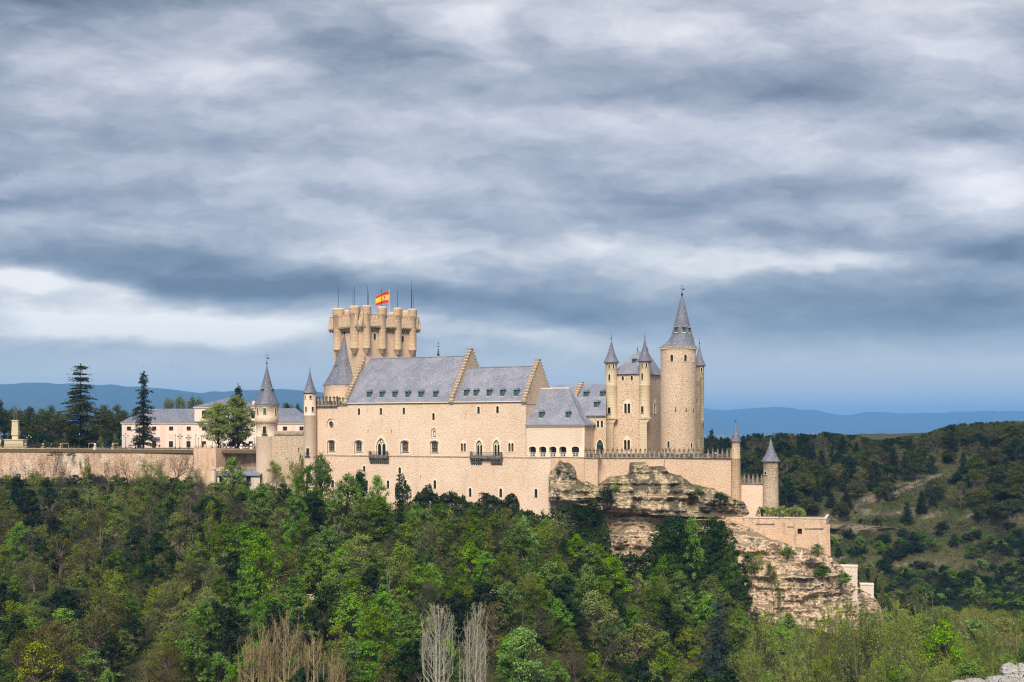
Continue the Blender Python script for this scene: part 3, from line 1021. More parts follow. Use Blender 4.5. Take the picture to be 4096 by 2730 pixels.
def corbels(t, s0, s1, b, z, parent, step=.75, w=.34, d=.5, h=.7, mat='parapet', name='corbel_band'):
    mb = MB()
    n = max(1, round((s1 - s0) / step))
    for i in range(n + 1):
        c = s0 + (s1 - s0) * i / n
        mb.prism_s(t, [(b, z), (b - d, z), (b - d, z - h * .35), (b - d * .5, z - h * .55), (b - d * .45, z - h), (b, z - h)], c - w / 2, c + w / 2, 0)
    return mb.build(name, M[mat], parent)


def balcony(t, s0, s1, zf, parent, zr=1.35, out=1.15, clumps=None):
    mb = MB()
    mb.box(t, s0, s1, -out, .0, zf - .35, zf, 0)
    mb.box(t, s0 - .1, s1 + .1, -out - .1, .0, zf - .5, zf - .352, 0)
    n = max(3, round((s1 - s0) / .95))
    for (a, b_) in (clumps or [(s0, s1)]):
        k = max(2, round((b_ - a) / .8))
        for i in range(k + 1):
            c = a + .25 + (b_ - a - .5) * i / k
            mb.prism_s(t, [(0, zf - .5), (-out * .92, zf - .5), (-out * .9, zf - .95), (-out * .62, zf - 1.25), (-out * .55, zf - 1.7), (-.2, zf - 2.3), (0, zf - 2.6)], c - .22, c + .22, 0)
        mb.box(t, a + .2, b_ - .2, -.25, -.002, zf - 2.1, zf - .5, 0)
    for c in (s0 + .3, s1 - .3):
        mb.box(t, c - .3, c + .3, -out + .02, -out + .55, zf, zf + zr + .15, 0)
    k = max(4, round((s1 - s0) / .28))
    for i in range(k + 1):
        c = s0 + .6 + (s1 - s0 - 1.2) * i / k
        mb.box(t, c - .022, c + .022, -out + .1, -out + .145, zf, zf + zr, 1)
    mb.box(t, s0 + .6, s1 - .6, -out + .06, -out + .18, zf + zr - .06, zf + zr + .02, 1)
    mb.box(t, s0 + .6, s1 - .6, -out + .06, -out + .3, zf, zf + .3, 0)
    return mb.build('balcony', [M['blackstone'], M['iron']], parent)


def stepped_gable(t, s0, th, z_eave, z_ridge, half, parent, nst=13, zbase=None, front_only=False):
    """A crow-stepped gable wall across the house, its steps capped with stone."""
    mb = MB()
    zb = z_eave - 1.0 if zbase is None else zbase
    rise = (z_ridge + .9 - z_eave) / nst
    run = (half + .35) / nst
    pts = [(-.35, zb), (-.35, z_eave + .3)]
    steps = []
    for i in range(nst):
        b0 = -.35 + run * i
        z1 = z_eave + .3 + rise * (i + 1)
        pts += [(b0, z1), (b0 + run, z1)]
        steps.append((b0, b0 + run, z1))
    mid = half
    right = [(2 * mid - b, z) for b, z in reversed(pts)]
    mb.prism_s(t, pts + right, s0, s0 + th, 0)
    for b0, b1, z in steps:
        for q in (0, 1):
            x0, x1 = (b0 - .14, b1 + .03) if not q else (2 * mid - b1 - .03, 2 * mid - b0 + .14)
            mb.box(t, s0 - .16, s0 + th + .16, x0, x1, z - .20, z + .16, 1)
    mb.box(t, s0 - .2, s0 + th + .2, -.75, .2, z_eave - .55, z_eave + .28, 1)
    return mb.build('stepped_gable', [M['rough'], M['capstone']], parent)


def gable_roof(t, s0, s1, z_eave, z_ridge, half, parent, mat='slate', over=.45, th=.3):
    mb = MB()
    k = (z_ridge - z_eave) / half
    fl = [(-over, z_eave - over * k * .55), (1.2, z_eave + 1.2 * k * .93), (half, z_ridge), (2 * half - 1.2, z_eave + 1.2 * k * .93), (2 * half + over, z_eave - over * k * .55)]
    low = [(b, z - th) for b, z in reversed(fl)]
    mb.prism_s(t, fl + low, s0, s1, 0)
    mb.prism_s(t, [(half - .25, z_ridge - .1), (half, z_ridge + .16), (half + .25, z_ridge - .1)], s0, s1, 0)
    return mb.build('roof', M[mat], parent)


# ---- great hall: the long facade
S, Z = FC.S, FC.Z
hall = section('great_hall', FC.P(S(1740), 5, -28), 'long plain facade range under two slate roofs')
sL, sR1, sR2 = S(1252), S(2103), S(2203)
z_bot, z_led, z_eave = -33.0, FC.Z(2016, 1829.5), FC.Z(2088, 1604)
holes, wins = [], []
for px, row in [(1436, 1647), (1523.6, 1646), (1615.5, 1644.6), (1734, 1667), (1914, 1641.5), (1990, 1639.6)]:
    s, z = S(px), FC.Z(px, row + 13); wins.append((s, z, .86, 2.05, 'arch', .26))
for px, row, h in [(1456.7, 1887, 24), (1599, 1893, 24), (1739.5, 1955, 34), (1880.5, 1987, 34), (2003, 1989, 34), (2144, 1991, 34), (1331, 1950, 32), (1445, 1950, 32), (1552, 1955, 34), (1620, 1955, 34)]:
    s, z = S(px), FC.Z(px, row); wins.append((s, z, .92, h / 13.4, 'arch', .40))
for px, row in [(1472.5, 1727), (1566.5, 1727.5), (1681, 1911)]:
    s, z = S(px), FC.Z(px, row + 5); wins.append((s, z, .26, 1.1, 'rect', .10))
for w in wins:
    holes.append(shape(*w[:5]))
    window(FC, w[0], w[1], w[2], w[3], w[4], hall, 0, w[5], .06, .4, sill=False)
for px, row in [(1325, 1803.5), (1434, 1805), (1619, 1806.5), (1737, 1808)]:
    s, z = S(px), FC.Z(px, row)
    o, sp = loop_ring_window(FC, s + .1, z, 2.1, 3.1, 'seg', hall, 3.75, 4.95, z - 1.25)
    holes.append(sp)
for px, row, w, h in [(1524.4, 1822, 4.45, 6.2), (1916.8, 1823, 3.15, 5.35), (1986, 1823, 3.15, 5.45)]:
    o, inn = gothic(FC, S(px), FC.Z(px, row), w, h, hall)
    holes.append(inn)
for px in (1853.5, 2044):
    s, z = S(px), FC.Z(px, 1807)
    o, outr, ls = ajimez(FC, s, z, 1.85, 2.5, hall, glass='wood')
    holes += ls
# round window and the small statue niche
s, z = S(1323), FC.Z(1323, 1697)
mb = MB()
c1 = shape(s + .1, z - 1.05, 1.75, 2.0, 'circle', 13); c2 = shape(s, z - 1.75, 3.0, 3.5, 'circle', 13)
mb.ring(FC, c1, c2, .35, 0, 0); mb.reveal(FC, c2, -.03, .35, 0); mb.face(FC, c1, .45, 1)
mb.box(FC, s + .05, s + .13, .38, .44, z - 1, z + 1, 2); mb.box(FC, s - .7, s + .9, .38, .44, z - .1, z - .03, 2)
mb.build('round_window', [M['trim'], M['stained'], M['iron']], hall)
holes.append(c2)
s, z = S(1735.6), FC.Z(1735.6, 1745)
mb = MB()
c1 = shape(s + .12, z, .8, 1.75, 'arch'); c2 = shape(s, z - .7, 2.0, 3.1, 'arch')
mb.ring(FC, c1, c2, .3, 0, 0); mb.reveal(FC, c2, -.03, .3, 0); mb.face(FC, c1, .55, 1); mb.reveal(FC, c1, .3, .55, 0)
mb.lathe(*FC.P(s + .12, .36, 0)[:2], [(.22, z), (.2, z + .8), (.12, z + 1.05), (.16, z + 1.2), (.02, z + 1.4)], 8, 2)
mb.build('niche', [M['plaster_light'], M['glass'], M['offwhite']], hall)
holes.append(c2)
mb = MB()
mb.tess(FC, [(sL, z_bot), (sR2, z_bot), (sR2, z_led), (sR1, z_led), (sR1, z_eave), (sL, z_eave)], holes, 0, 0)
for l in holes: mb.reveal(FC, l, 0, .7, 0)
mb.add([FC.P(sR1, 0, z_led), FC.P(sR1, 20, z_led), FC.P(sR1, 20, z_eave), FC.P(sR1, 0, z_eave)], [(0, 1, 2, 3)], 0)
mb.add([FC.P(sR2, 0, z_bot), FC.P(sR2, 14, z_bot), FC.P(sR2, 14, z_led), FC.P(sR2, 0, z_led)], [(0, 1, 2, 3)], 0)
mb.add([FC.P(sL, 0, z_eave), FC.P(sR1, 0, z_eave), FC.P(sR1, 20, z_eave), FC.P(sL, 20, z_eave)], [(0, 1, 2, 3)], 0)
mb.add([FC.P(sL, 0, z_bot), FC.P(sL, 20, z_bot), FC.P(sL, 20, z_eave), FC.P(sL, 0, z_eave)], [(3, 2, 1, 0)], 0)
mb.add([FC.P(sL, 20, z_bot), FC.P(sR2, 20, z_bot), FC.P(sR2, 20, z_eave), FC.P(sL, 20, z_eave)], [(3, 2, 1, 0)], 0)
mb.build('wall', M['plaster'], hall)
mb = MB()
zl = z_led
for a, b in ((sL + .5, S(1482)), (S(1556), S(1886)), (S(2012), sR2)):
    mb.box(FC, a, b, -.16, -.002, zl - .16, zl + .14, 0)
mb.build('string_course', M['capstone'], hall)
balcony(FC, S(1482), S(1556.5), FC.Z(1520, 1825), hall)
balcony(FC, S(1886), S(2012.5), FC.Z(1950, 1828), hall, clumps=[(S(1886), S(1928)), (S(1966), S(2010))])
H1, ZR1 = 12.0, 23.4
H2, ZR2 = 9.4, FC.Zs(S(2088) + 0, 1465, 9.4)
sg0, sg1, sg2 = S(1387), S(1800), S(2090)
gable_roof(FC, sg0 + .3, sg1 + .2, z_eave + .25, ZR1, H1, hall)
gable_roof(FC, sg1 + 1.0, sg2 + .2, z_eave + .25, ZR2, H2, hall)
stepped_gable(FC, sg0 - .9, 1.15, z_eave + .3, ZR1 + .5, H1, hall, 17)
stepped_gable(FC, sg1, 1.2, z_eave + .3, ZR1 + .9, H1, hall, 17)
stepped_gable(FC, sg2, 1.2, z_eave + .1, ZR2 + .7, H2, hall, 14)
mb = MB()
mb.box(FC, S(1387), sR1 - .1, -.5, -.02, z_eave - .3, z_eave - .05, 0)
mb.build('cornice', M['trim'], hall)
k1 = (ZR1 - z_eave - .25) / H1
for px in (1473, 1524, 1576, 1628, 1680.5, 1739.5):
    zz = FC.Zs(S(px, 1.5), 1592, 1.5)
    b = (zz - z_eave - .25) / k1 
    dormer(FC, S(px, b), b, z_eave + .25 + b * k1, 1.15, 1.9, hall, k1)
k2 = (ZR2 - z_eave - .25) / H2
for px in (1862, 1901, 1953.5, 2007, 2062):
    zz = FC.Zs(S(px, 1.5), 1586, 1.5)
    b = (zz - z_eave - .25) / k2
    dormer(FC, S(px, b), b, z_eave + .25 + b * k2, 1.15, 1.9, hall, k2)
c = FC.P(S(1753, H1), H1, 0)
mb = MB()
zf = ZR1 + .2
for q, r in ((.5, .42), (1.3, .3), (2.0, .22)): mb.ball((c[0], c[1], zf + q), r)
mb.tube((c[0], c[1], zf - .3), (c[0], c[1], zf + 4.6), .07, .04)
mb.tube((c[0] - .35, c[1], zf + 4), (c[0] + .35, c[1], zf + 4), .05, .05)
mb.tube((c[0] - .55, c[1], zf + 3.0), (c[0] + .55, c[1], zf + 3.0), .05, .05)
mb.build('finial', M['iron'], hall)

# left end of the hall: battlement on corbels, slim corner turret, cone tower
mb_t = FC
zt = FC.Z(1300, 1622)
parapet([FC.P(S(1262), -.45, zt), FC.P(S(1352), -.45, zt)], hall, 1.3, 3.1, 1.35, .5, .5, zdrop=.3)
parapet([FC.P(S(1354), -.1, zt), FC.P(S(1388), -.1, zt)], hall, 1.2, 2.8, 1.4, .5, .5)
corbels(FC, S(1264), S(1346), 0, zt - .31, hall, .68)


def round_tower(name, px, Y, r, prof_rows, roof=None, parent=None, label=None, wall='plaster_light', n=28, top_mats=None):
    """prof_rows: list of (radius, row) from the bottom up; roof: (eave row, apex row, eave radius, finial row)."""
    X = (px - CX) / F * Y
    base = (X, Y, (HZ - prof_rows[0][1]) / F * Y)
    sec = section(name, base, label)
    mb = MB()
    mb.lathe(X, Y, [(a, row_z(X, Y, b, a * .0)) for a, b in prof_rows], n)
    mb.build('wall', M[wall], sec)
    if roof:
        e, a, er, fr = roof[:4]
        kw = roof[4] if len(roof) > 4 else {}
        cone(X, Y, row_z(X, Y, e, er * .5), row_z(X, Y, a), er, sec, **kw)
        sh = kw.get('shift', (0, 0))
        finial((X + sh[0], Y + sh[1]), row_z(X, Y, a) - .1, row_z(X, Y, fr), sec, kw.get('fr', .3) if False else max(.18, er * .07), er > 3)
    return sec, X, Y


def tower_windows(sec, X, Y, r, items, glass='glass'):
    for px, row, w, h, kind in items:
        t = facing(X, Y, r, px)
        z = (HZ - row) / F * t.o[1] - h / 2
        window(t, 0, z, w, h, kind, sec, 0.0, .13, .09, 0, glass, sill=kind != 'slit')


def cone_dormer(sec, X, Y, r, px, row, w=1.1, h=1.35, glass='green'):
    t = facing(X, Y, r, px)
    z = (HZ - row) / F * t.o[1] - h / 2
    dormer(t, 0, .0, z, w, h, sec, 3.2, 'slate_dark', glass)


Yt = 393.5
sec, X, Y = round_tower('corner_turret', 1239.5, Yt, 1.9, [(1.95, 1990), (1.95, 1664), (2.02, 1663), (1.9, 1661), (1.9, 1573)], (1572, 1479, 2.35, 1468), label='slim corner turret at the end of the long facade')
tower_windows(sec, X, Y, 1.93, [(1242, 1589, .7, .95, 'rect'), (1221, 1589, .5, .95, 'rect'), (1250.5, 1637, .7, 1.45, 'rect'), (1224.5, 1637, .6, 1.45, 'rect'), (1231, 1809, .95, 2.4, 'rect')], 'glass')
t = facing(X, Y, 1.95, 1230)
mb = MB()
z0 = (HZ - 1825) / F * t.o[1]
mb.box(t, -.9, .9, -.55, -.02, z0 - .15, z0)
for i in range(9): mb.box(t, -.9 + i * .22, -.87 + i * .22, -.55, -.52, z0, z0 + 1.1)
mb.box(t, -.9, .9, -.56, -.5, z0 + 1.08, z0 + 1.14)
mb.build('balcony', M['iron'], sec)

Yc = 406.0
sec, X, Y = round_tower('cone_tower', 1378, Yc, 6.7, [(6.7, 1660), (6.7, 1548), (6.85, 1546), (6.85, 1541)], (1540, 1335, 7.1, 1291, dict(flare=.30, n=14)), label='broad drum with a tall pointed slate roof behind the battlement', wall='plaster_light')
for px, row in ((1345, 1472), (1414, 1470)):
    rr = 7.1 * .50
    t = facing(X, Y, rr, px)
    z = (HZ - row) / F * t.o[1] - .7
    dormer(t, 0, 0, z, 1.15, 1.4, sec, 2.6, 'slate_dark', 'glass')

# left round tower with two green dormers
Yl = 404.0
sec, X, Y = round_tower('left_round_tower', 1067.5, Yl, 3.6, [(3.45, 2000), (3.45, 1748), (3.55, 1746), (3.4, 1744), (3.4, 1692), (3.55, 1691), (3.75, 1685), (3.75, 1668), (3.7, 1666), (3.7, 1628), (3.95, 1626), (3.95, 1620)],
                        (1619, 1457, 4.15, 1413, dict(flare=.30, n=28)), label='round tower with two green dormers at the castle end')
tower_windows(sec, X, Y, 3.72, [(1031, 1645, .65, 1.9, 'rect'), (1059, 1645, .95, 1.9, 'rect'), (1102, 1645, .7, 1.9, 'rect')], 'green')
tower_windows(sec, X, Y, 3.42, [(1058, 1721, 1.05, 2.4, 'rect')])
for px, row in ((1049, 1567), (1091, 1567)):
    cone_dormer(sec, X, Y, 4.15 * .55, px, row, .9, 1.5)
mb = MB()
for k in range(26):
    a = 2 * math.pi * k / 26
    t = T(X + 3.4 * math.cos(a), Y + 3.4 * math.sin(a), math.degrees(a) + 90)
    zc = row_z(X, Y, 1686)
    mb.box(t, -.16, .16, -.34, .05, zc - .55, zc - .05)
mb.lathe(X, Y, [(3.42, row_z(X, Y, 1686) - .2), (3.6, row_z(X, Y, 1686) - .05), (3.42, row_z(X, Y, 1686))], 28, cap=False)
mb.build('corbel_band', M['cream_dirty'], sec)
t = facing(X, Y, 3.42, 1058)
z0 = (HZ - 1737.5) / F * t.o[1]
mb = MB()
mb.box(t, -.95, .95, -.6, -.02, z0 - .15, z0)
for i in range(10): mb.box(t, -.95 + i * .21, -.92 + i * .21, -.6, -.57, z0, z0 + 1.25)
mb.box(t, -.95, .95, -.61, -.55, z0 + 1.22, z0 + 1.28)
mb.build('balcony', M['iron'], sec)

# curtain wall between the two
sec = section('curtain_wall', at(1160, 1990, 399), 'rough curtain wall with a rounded mossy coping')
p0, p1 = at(1088, 1800, 401.5), at(1224, 1800, 396)
t = T(p0[0], p0[1], math.degrees(math.atan2(p1[1] - p0[1], p1[0] - p0[0])))
L = math.hypot(p1[0] - p0[0], p1[1] - p0[1])
zc = (HZ - 1741) / F * 399
hole = [shape(t.S(1194.5), t.Z(1194.5, 1810), .5, 1.35, 'rect'), shape(t.S(1148), t.Z(1148, 1840), .35, .6, 'rect')]
mb = MB()
mb.tess(t, [(0, -24), (L, -24), (L, zc), (0, zc)], hole, 0)
for l in hole: mb.reveal(t, l, 0, .6); mb.face(t, l, .6, 1)
mb.add([t.P(0, 0, zc), t.P(L, 0, zc), t.P(L, 3, zc), t.P(0, 3, zc)], [(0, 1, 2, 3)])
mb.build('wall', [M['dotted'], M['glass']], sec)
mb = MB()
mb.prism_s(t, [(-.25, zc), (-.25, zc + .45), (0, zc + 1.0), (.5, zc + 1.25), (1.1, zc + 1.0), (1.4, zc + .45), (1.4, zc)], t.S(1098), t.S(1214))
mb.build('coping', M['parapet'], sec)

# ---- the keep
KP = T((1444 - CX) / F * 398, 398, 38)
keep = section('keep', KP.P(8, 6, 0), 'tall square keep ringed with scale-topped turrets')
Lk = KP.S(1664); Nk = KP.Bd(1334)
zk = lambda row, s=0, b=0: KP.Zs(s, row, b)
z_m = KP.Zs(0, 1302)
hk = [shape(KP.S(1499), KP.Z(1499, 1360), .95, 2.0, 'rect'), shape(KP.S(1611), KP.Z(1611, 1370), .95, 2.0, 'rect'), shape(KP.S(1460), KP.Z(1460, 1443), .5, 1.4, 'arch')]
for px, row, w, h in ((1499, 1360, .95, 2.0), (1611, 1370, .95, 2.0)):
    window(KP, KP.S(px), KP.Z(px, row), w, h, 'rect', keep, 0, .14, .05, .4, sill=False)
mb = MB()
mb.tess(KP, [(0, -6), (Lk, -6), (Lk, z_m + 1.2), (0, z_m + 1.2)], hk, 0)
for l in hk: mb.reveal(KP, l, 0, .5)
mb.face(KP, hk[2], .45, 1)
zz = z_m + 1.2
mb.add([KP.P(0, 0, -6), KP.P(0, Nk, -6), KP.P(0, Nk, zz), KP.P(0, 0, zz)], [(3, 2, 1, 0)])
mb.add([KP.P(Lk, 0, -6), KP.P(Lk, Nk, -6), KP.P(Lk, Nk, zz), KP.P(Lk, 0, zz)], [(0, 1, 2, 3)])
mb.add([KP.P(0, Nk, -6), KP.P(Lk, Nk, -6), KP.P(Lk, Nk, zz), KP.P(0, Nk, zz)], [(3, 2, 1, 0)])
mb.add([KP.P(0, 0, zz), KP.P(Lk, 0, zz), KP.P(Lk, Nk, zz), KP.P(0, Nk, zz)], [(0, 1, 2, 3)])
mb.build('wall', [M['keep'], M['glass']], keep)
# jettied parapets on corbels
mb = MB(); mc = MB()
z_p0, z_p1 = KP.Zs(0, 1303), KP.Zs(0, 1272)
zo = 1.5
def jet(t, s0, s1, left=False):
    mb.box(t, s0, s1, -zo, -zo + .6, z_p0 + .0, z_p1)
    mb.box(t, s0, s1, -zo + .02, 0, z_p0 + .003, z_p0 + .3)
    n = max(2, round((s1 - s0) / 1.5))
    for i in range(n + 1):
        if i % 1 == 0:
            c = s0 + .35 + (s1 - s0 - .7) * i / n
            mb.box(t, c - .38, c + .38, -zo - .02, -zo + .62, z_p1 + .001, z_p1 + 1.15)
            mb.box(t, c - .46, c + .46, -zo - .1, -zo + .7, z_p1 + 1.151, z_p1 + 1.4)
    k = max(3, round((s1 - s0) / .72))
    for i in range(k + 1):
        c = s0 + .2 + (s1 - s0 - .4) * i / k
        mc.prism_s(t, [(0, z_p0), (-zo, z_p0), (-zo, z_p0 - .4), (-zo * .6, z_p0 - .75), (-zo * .5, z_p0 - 1.25), (0, z_p0 - 1.7)], c - .17, c + .17)
    mc.box(t, s0, s1, -.06, -.002, z_p0 - 1.2, z_p0 - .002)
jet(KP, .6, Lk - .3)
KL = KP.sub(0, 0, 90); KR = KP.sub(Lk, 0, 90)
KL2 = KP.sub(0, Nk, -90)
jet(KL2, .3, Nk - .6)
KR2 = KP.sub(Lk, 0, 90)
jet(KR2, .3, Nk - .3)
mb.build('battlement', M['ashlar'], keep)
mc.build('corbel_band', M['cream_dirty'], keep)
tur = [(KP.S(1464), -.5, 1.25), (KP.S(1526), -.5, 1.3), (KP.S(1588), -.5, 1.3), (KP.S(1647), -.5, 1.3)]
turL = [(-.6, KP.Bd(1419, -.6), 1.6), (-.6, KP.Bd(1354, -.6), 1.7), (-.5, KP.Bd(1390, -.5) + 1.2, .0)]
turB = [(Lk + .5, Nk * .35, 1.5), (Lk + .5, Nk * .8, 1.6), (Lk * .25, Nk + .5, 1.5), (Lk * .6, Nk + .5, 1.5)]
rods = []
for (s, b, r) in tur + turL + turB:
    if r <= 0: continue
    p = KP.P(s, b, 0)
    Z_ = lambda row: (HZ - row) / F * (KP.o[1])
    zt, zd, zl_, zp = Z_(1223), Z_(1254), Z_(1391), Z_(1416)
    mb = MB()
    mb.lathe(p[0], p[1], [(.15, zp), (r * .45, zp + .5), (r * .5, zp + .9), (r * .75, zp + 1.2), (r * .8, zl_ - .45), (r * 1.06, zl_ - .2), (r * 1.06, zl_)], 18, 1)
    mb.lathe(p[0], p[1], [(r, zl_ + .001), (r, zd - .25), (r * 1.04, zd - .2)], 20, 0)
    nn = 16
    for k in range(nn):
        a = 2 * math.pi * k / nn
        t = T(p[0] + r * math.cos(a), p[1] + r * math.sin(a), math.degrees(a) + 90)
        mb.box(t, -.14, .14, -.22, .1, zd - .35, zd + .12, 0)
    R2 = r * 1.15
    prof = [(R2 - .06, zd), (R2, zd + .05)]
    q = (zt - zd) / 4
    for i in range(4):
        prof += [(R2 + .06, zd + q * i + .12), (R2 - .03, zd + q * (i + 1) - .02)]
    mb.lathe(p[0], p[1], prof + [(R2 * .9, zt)], 22, 2)
    mb.build('turret', [M['ashlar'], M['ashlar'], M['ashlar']], keep)
# corner pinnacles of the parapet
for s, b in ((-.7, -.7), (Lk + .9, -.3), (-.9, Nk + .5)):
    p = KP.P(s, b, 0)
    mb = MB()
    z0 = Z_(1305)
    mb.lathe(p[0], p[1], [(.1, z0 - 1.3), (.3, z0 - .9), (.75, z0 - .1), (.8, z0), (.62, z0 + .05), (.62, z0 + 1.9), (.4, z0 + 2.0), (.36, z0 + 3.0), (.1, z0 + 4.0)], 10)
    mb.build('pinnacle', M['cream_dirty'], keep)
for px, top, bt, s, b in ((1353, 1151, 1226, *turL[1][:2]), (1412, 1163, 1222, *turL[0][:2]), (1419, 1145, 1222, -.6, turL[0][1] - .8), (1469.5, 1146, 1222, *tur[0][:2]), (1474, 1168, 1222, tur[0][0] + .5, .3),
                          (1526, 1155, 1229, *tur[1][:2]), (1590, 1163, 1236, *tur[2][:2]), (1645, 1120, 1244, *tur[3][:2]), (1646.5, 1160, 1244, tur[3][0] + .3, 1.2), (1653, 1170, 1244, tur[3][0] + .8, .4)):
    s = KP.S(px, b)
    p = KP.P(s, b, 0)
    mb = MB()
    mb.tube((p[0], p[1], Z_(1228)), (p[0], p[1], (HZ - top) / F * p[1]), .085, .05, 6)
    mb.build('lightning_rod', M['iron'], keep)

# ---- loggia wing
lo_ = section('loggia_wing', FC.P(S(2220), 5, z_led), 'hipped-roof wing with an open arcade')
zc = FC.Z(2220, 1702)
s0, s1 = S(2105), S(2338)
holes = []
arc = [(2130, 28), (2171, 28), (2211.5, 28), (2251.5, 28), (2302, 29)]
for i, (px, w) in enumerate(arc):
    s = S(px); z = FC.Z(px, 1829.3) + .1
    hgt = 41.0 / F * FC.P(s, 0, 0)[1]
    ww = w / F * FC.P(s, 0, 0)[1] / FC.a[0]
    l = shape(s, z, ww, hgt, 'seg')
    holes.append(l)
    mb = MB()
    o = shape(s, z - .0, ww + .5, hgt + .28, 'seg')
    mb.ring(FC, l, o, -.1, .5, 0)
    mb.face(FC, l, 1.6 if i < 4 else .3, 1)
    mb.reveal(FC, l, .5, 1.6 if i < 4 else .31, 0)
    if i == 4:
        for q in (1, 2, 3): mb.box(FC, s - ww / 2 + ww * q / 4 - .04, s - ww / 2 + ww * q / 4 + .04, .2, .27, z, z + hgt * .93, 2)
        mb.box(FC, s - ww / 2, s + ww / 2, .2, .26, z + hgt * .62, z + hgt * .66, 2)
    mb.build('arch_opening', [M['trim'], M['glass'], M['iron']], lo_)
    mb = MB()
    hb = hgt * .40
    mb.box(FC, s - ww / 2, s + ww / 2, -.05, .12, z + hb - .16, z + hb, 0)
    mb.box(FC, s - ww / 2, s + ww / 2, -.03, .10, z, z + .12, 0)
    for q in (0, 1):
        x = s - ww / 2 + .14 if not q else s + ww / 2 - .14
        mb.box(FC, x - .14, x + .14, -.03, .10, z + .12, z + hb - .16, 0)
    for a0 in range(4):
        x = s - ww * .3 + ww * .2 * a0
        mb.tube(FC.P(x, .03, z + .1), FC.P(x + ww * .12 * (1 if a0 % 2 else -1), .03, z + hb - .15), .07, .07, 5)
        mb.tube(FC.P(x - ww * .06, .03, z + hb * .5), FC.P(x + ww * .1, .03, z + hb * .5), .06, .06, 5)
    mb.build('balustrade', M['offwhite'], lo_)
mb = MB()
mb.tess(FC, [(s0, z_led + .1), (s1, z_led + .1), (s1, zc), (s0, zc)], holes, -.02, 0)
mb.add([FC.P(s1, -.02, z_led - 6), FC.P(s1, 7, z_led - 6), FC.P(s1, 7, zc), FC.P(s1, -.02, zc)], [(0, 1, 2, 3)], 1)
mb.build('wall', [M['plaster_light'], M['rough']], lo_)
mb = MB()
zp = FC.Z(2200, 1788)
for a, b in ((s0 + .9, S(2130) - 1.15), (S(2130) + 1.3, S(2171) - 1.3), (S(2171) + 1.3, S(2211.5) - 1.3), (S(2211.5) + 1.3, S(2251.5) - 1.3), (S(2251.5) + 1.3, S(2302) - 1.35), (S(2302) + 1.35, s1)):
    if b > a:
        mp_ = MB(); mp_.box(FC, a, b, -.09, -.025, z_led + .15, zp, 0); mp_.build('stone_pier', M['trim'], lo_)
mb.box(FC, s1 - .65, s1 + .03, -.06, -.023, zp + .01, zc - .4, 0)
mb.build('corner_quoin', M['trim'], lo_)
mb = MB()
n = 62
for i in range(n):
    c = s0 + (s1 - s0) * (i + .5) / n
    mb.box(FC, c - .08, c + .08, -.42, -.03, zc - .38, zc - .12, 0)
for i in range(16):
    b = -.2 + i * .42
    mb.box(FC, s1 + .01, s1 + .4, b, b + .16, zc - .38, zc - .12, 0)
mb.box(FC, s0, s1 + .55, -.55, 7, zc - .118, zc + .12, 0)
mb.build('cornice', M['trim'], lo_)
# flared hipped roof
hz = FC.Zs(S(2220), 1554, 10.4)
ra, rb = S(2161, 10.4), S(2277, 10.4)
ea, eb = s0 - .1, s1 + .8
prof = []
for i in range(9):
    a = i / 8
    f = 1 - ((1 - a) * .66 + .34 * (1 - a) ** 2.6)
    prof.append(f)
mb = MB()
vs = []
for i in range(9):
    a = i / 8; f = prof[i]
    z = zc + .13 + (hz - zc) * a
    bf = -.75 + (10.4 + .75) * f
    bb = 13.5 + (10.5 - 13.5) * f
    sa = ea + (ra - ea) * f; sb = eb + (rb - eb) * f
    vs += [FC.P(sa, bf, z), FC.P(sb, bf, z), FC.P(sb, bb, z), FC.P(sa, bb, z)]
fs = []
for i in range(8):
    for k in range(4):
        fs.append((i * 4 + k, i * 4 + (k + 1) % 4, i * 4 + 4 + (k + 1) % 4, i * 4 + 4 + k))
fs.append((32, 33, 34, 35))
mb.add(vs, fs, 0)
mb.tube(FC.P(ra, 10.4, hz + .05), FC.P(rb, 10.4, hz + .05), .16, .16, 6, 1)
mb.tube(FC.P(rb, 10.4, hz), FC.P(eb - .1, -.7, zc + .2 + .4), .12, .12, 5, 0)
mb.build('roof', [M['slate'], M['offwhite']], lo_)
kk = (hz - zc) / 10.4 * 1.12
for px, row in ((2162.5, 1680), (2269, 1679)):
    b = 1.9
    fb = (b + .9) / 11.15
    aa = float(np.interp(fb, prof, [i / 8 for i in range(9)]))
    z = zc + .13 + (hz - zc) * aa
    dormer(FC, S(px, b), b + .15, z, 1.15, 1.8, lo_, kk, shut='green')

# ---- rear roofs between the loggia wing and the tall tower house
rw = section('rear_wing', FC.P(S(2370), 8, z_led), 'recessed range with a pointed green doorway')
RB = 7.0                                          # how far the range stands back from the facade line
RW = FC.sub(0, RB)
PE = 2423.5                                       # the range ends where the bartizan stands
a0, a1 = RW.S(2330), RW.S(PE)
ze = RW.Z(2370, 1661)
dz = RW.Z(2400, 1809) - .8
hl = [shape(RW.S(2400), dz, 2.05, RW.Z(2400, 1759) - dz, 'point')]
tw = [shape(RW.S(px), RW.Z(px, 1709), .72, 1.95, 'arch') for px in (2392, 2407.5)]
mb = MB()
mb.tess(RW, [(a0, z_led - 4), (a1, z_led - 4), (a1, ze), (a0, ze)], hl + tw, 0)
for l in hl + tw: mb.reveal(RW, l, 0, .5)
_e = RW.P(a1, 0, 0); _g = ((PE - CX) / F * 376, 376)
mb.add([(_e[0], _e[1], z_led - 4), (_g[0], _g[1], z_led - 4), (_g[0], _g[1], ze), (_e[0], _e[1], ze)], [(0, 1, 2, 3)], 0)
mb.build('wall', M['rough'], rw)
for px in (2392, 2407.5):
    window(RW, RW.S(px), RW.Z(px, 1709), .72, 1.95, 'arch', rw, 0, .22, .05, .35, sill=False)
mb = MB()
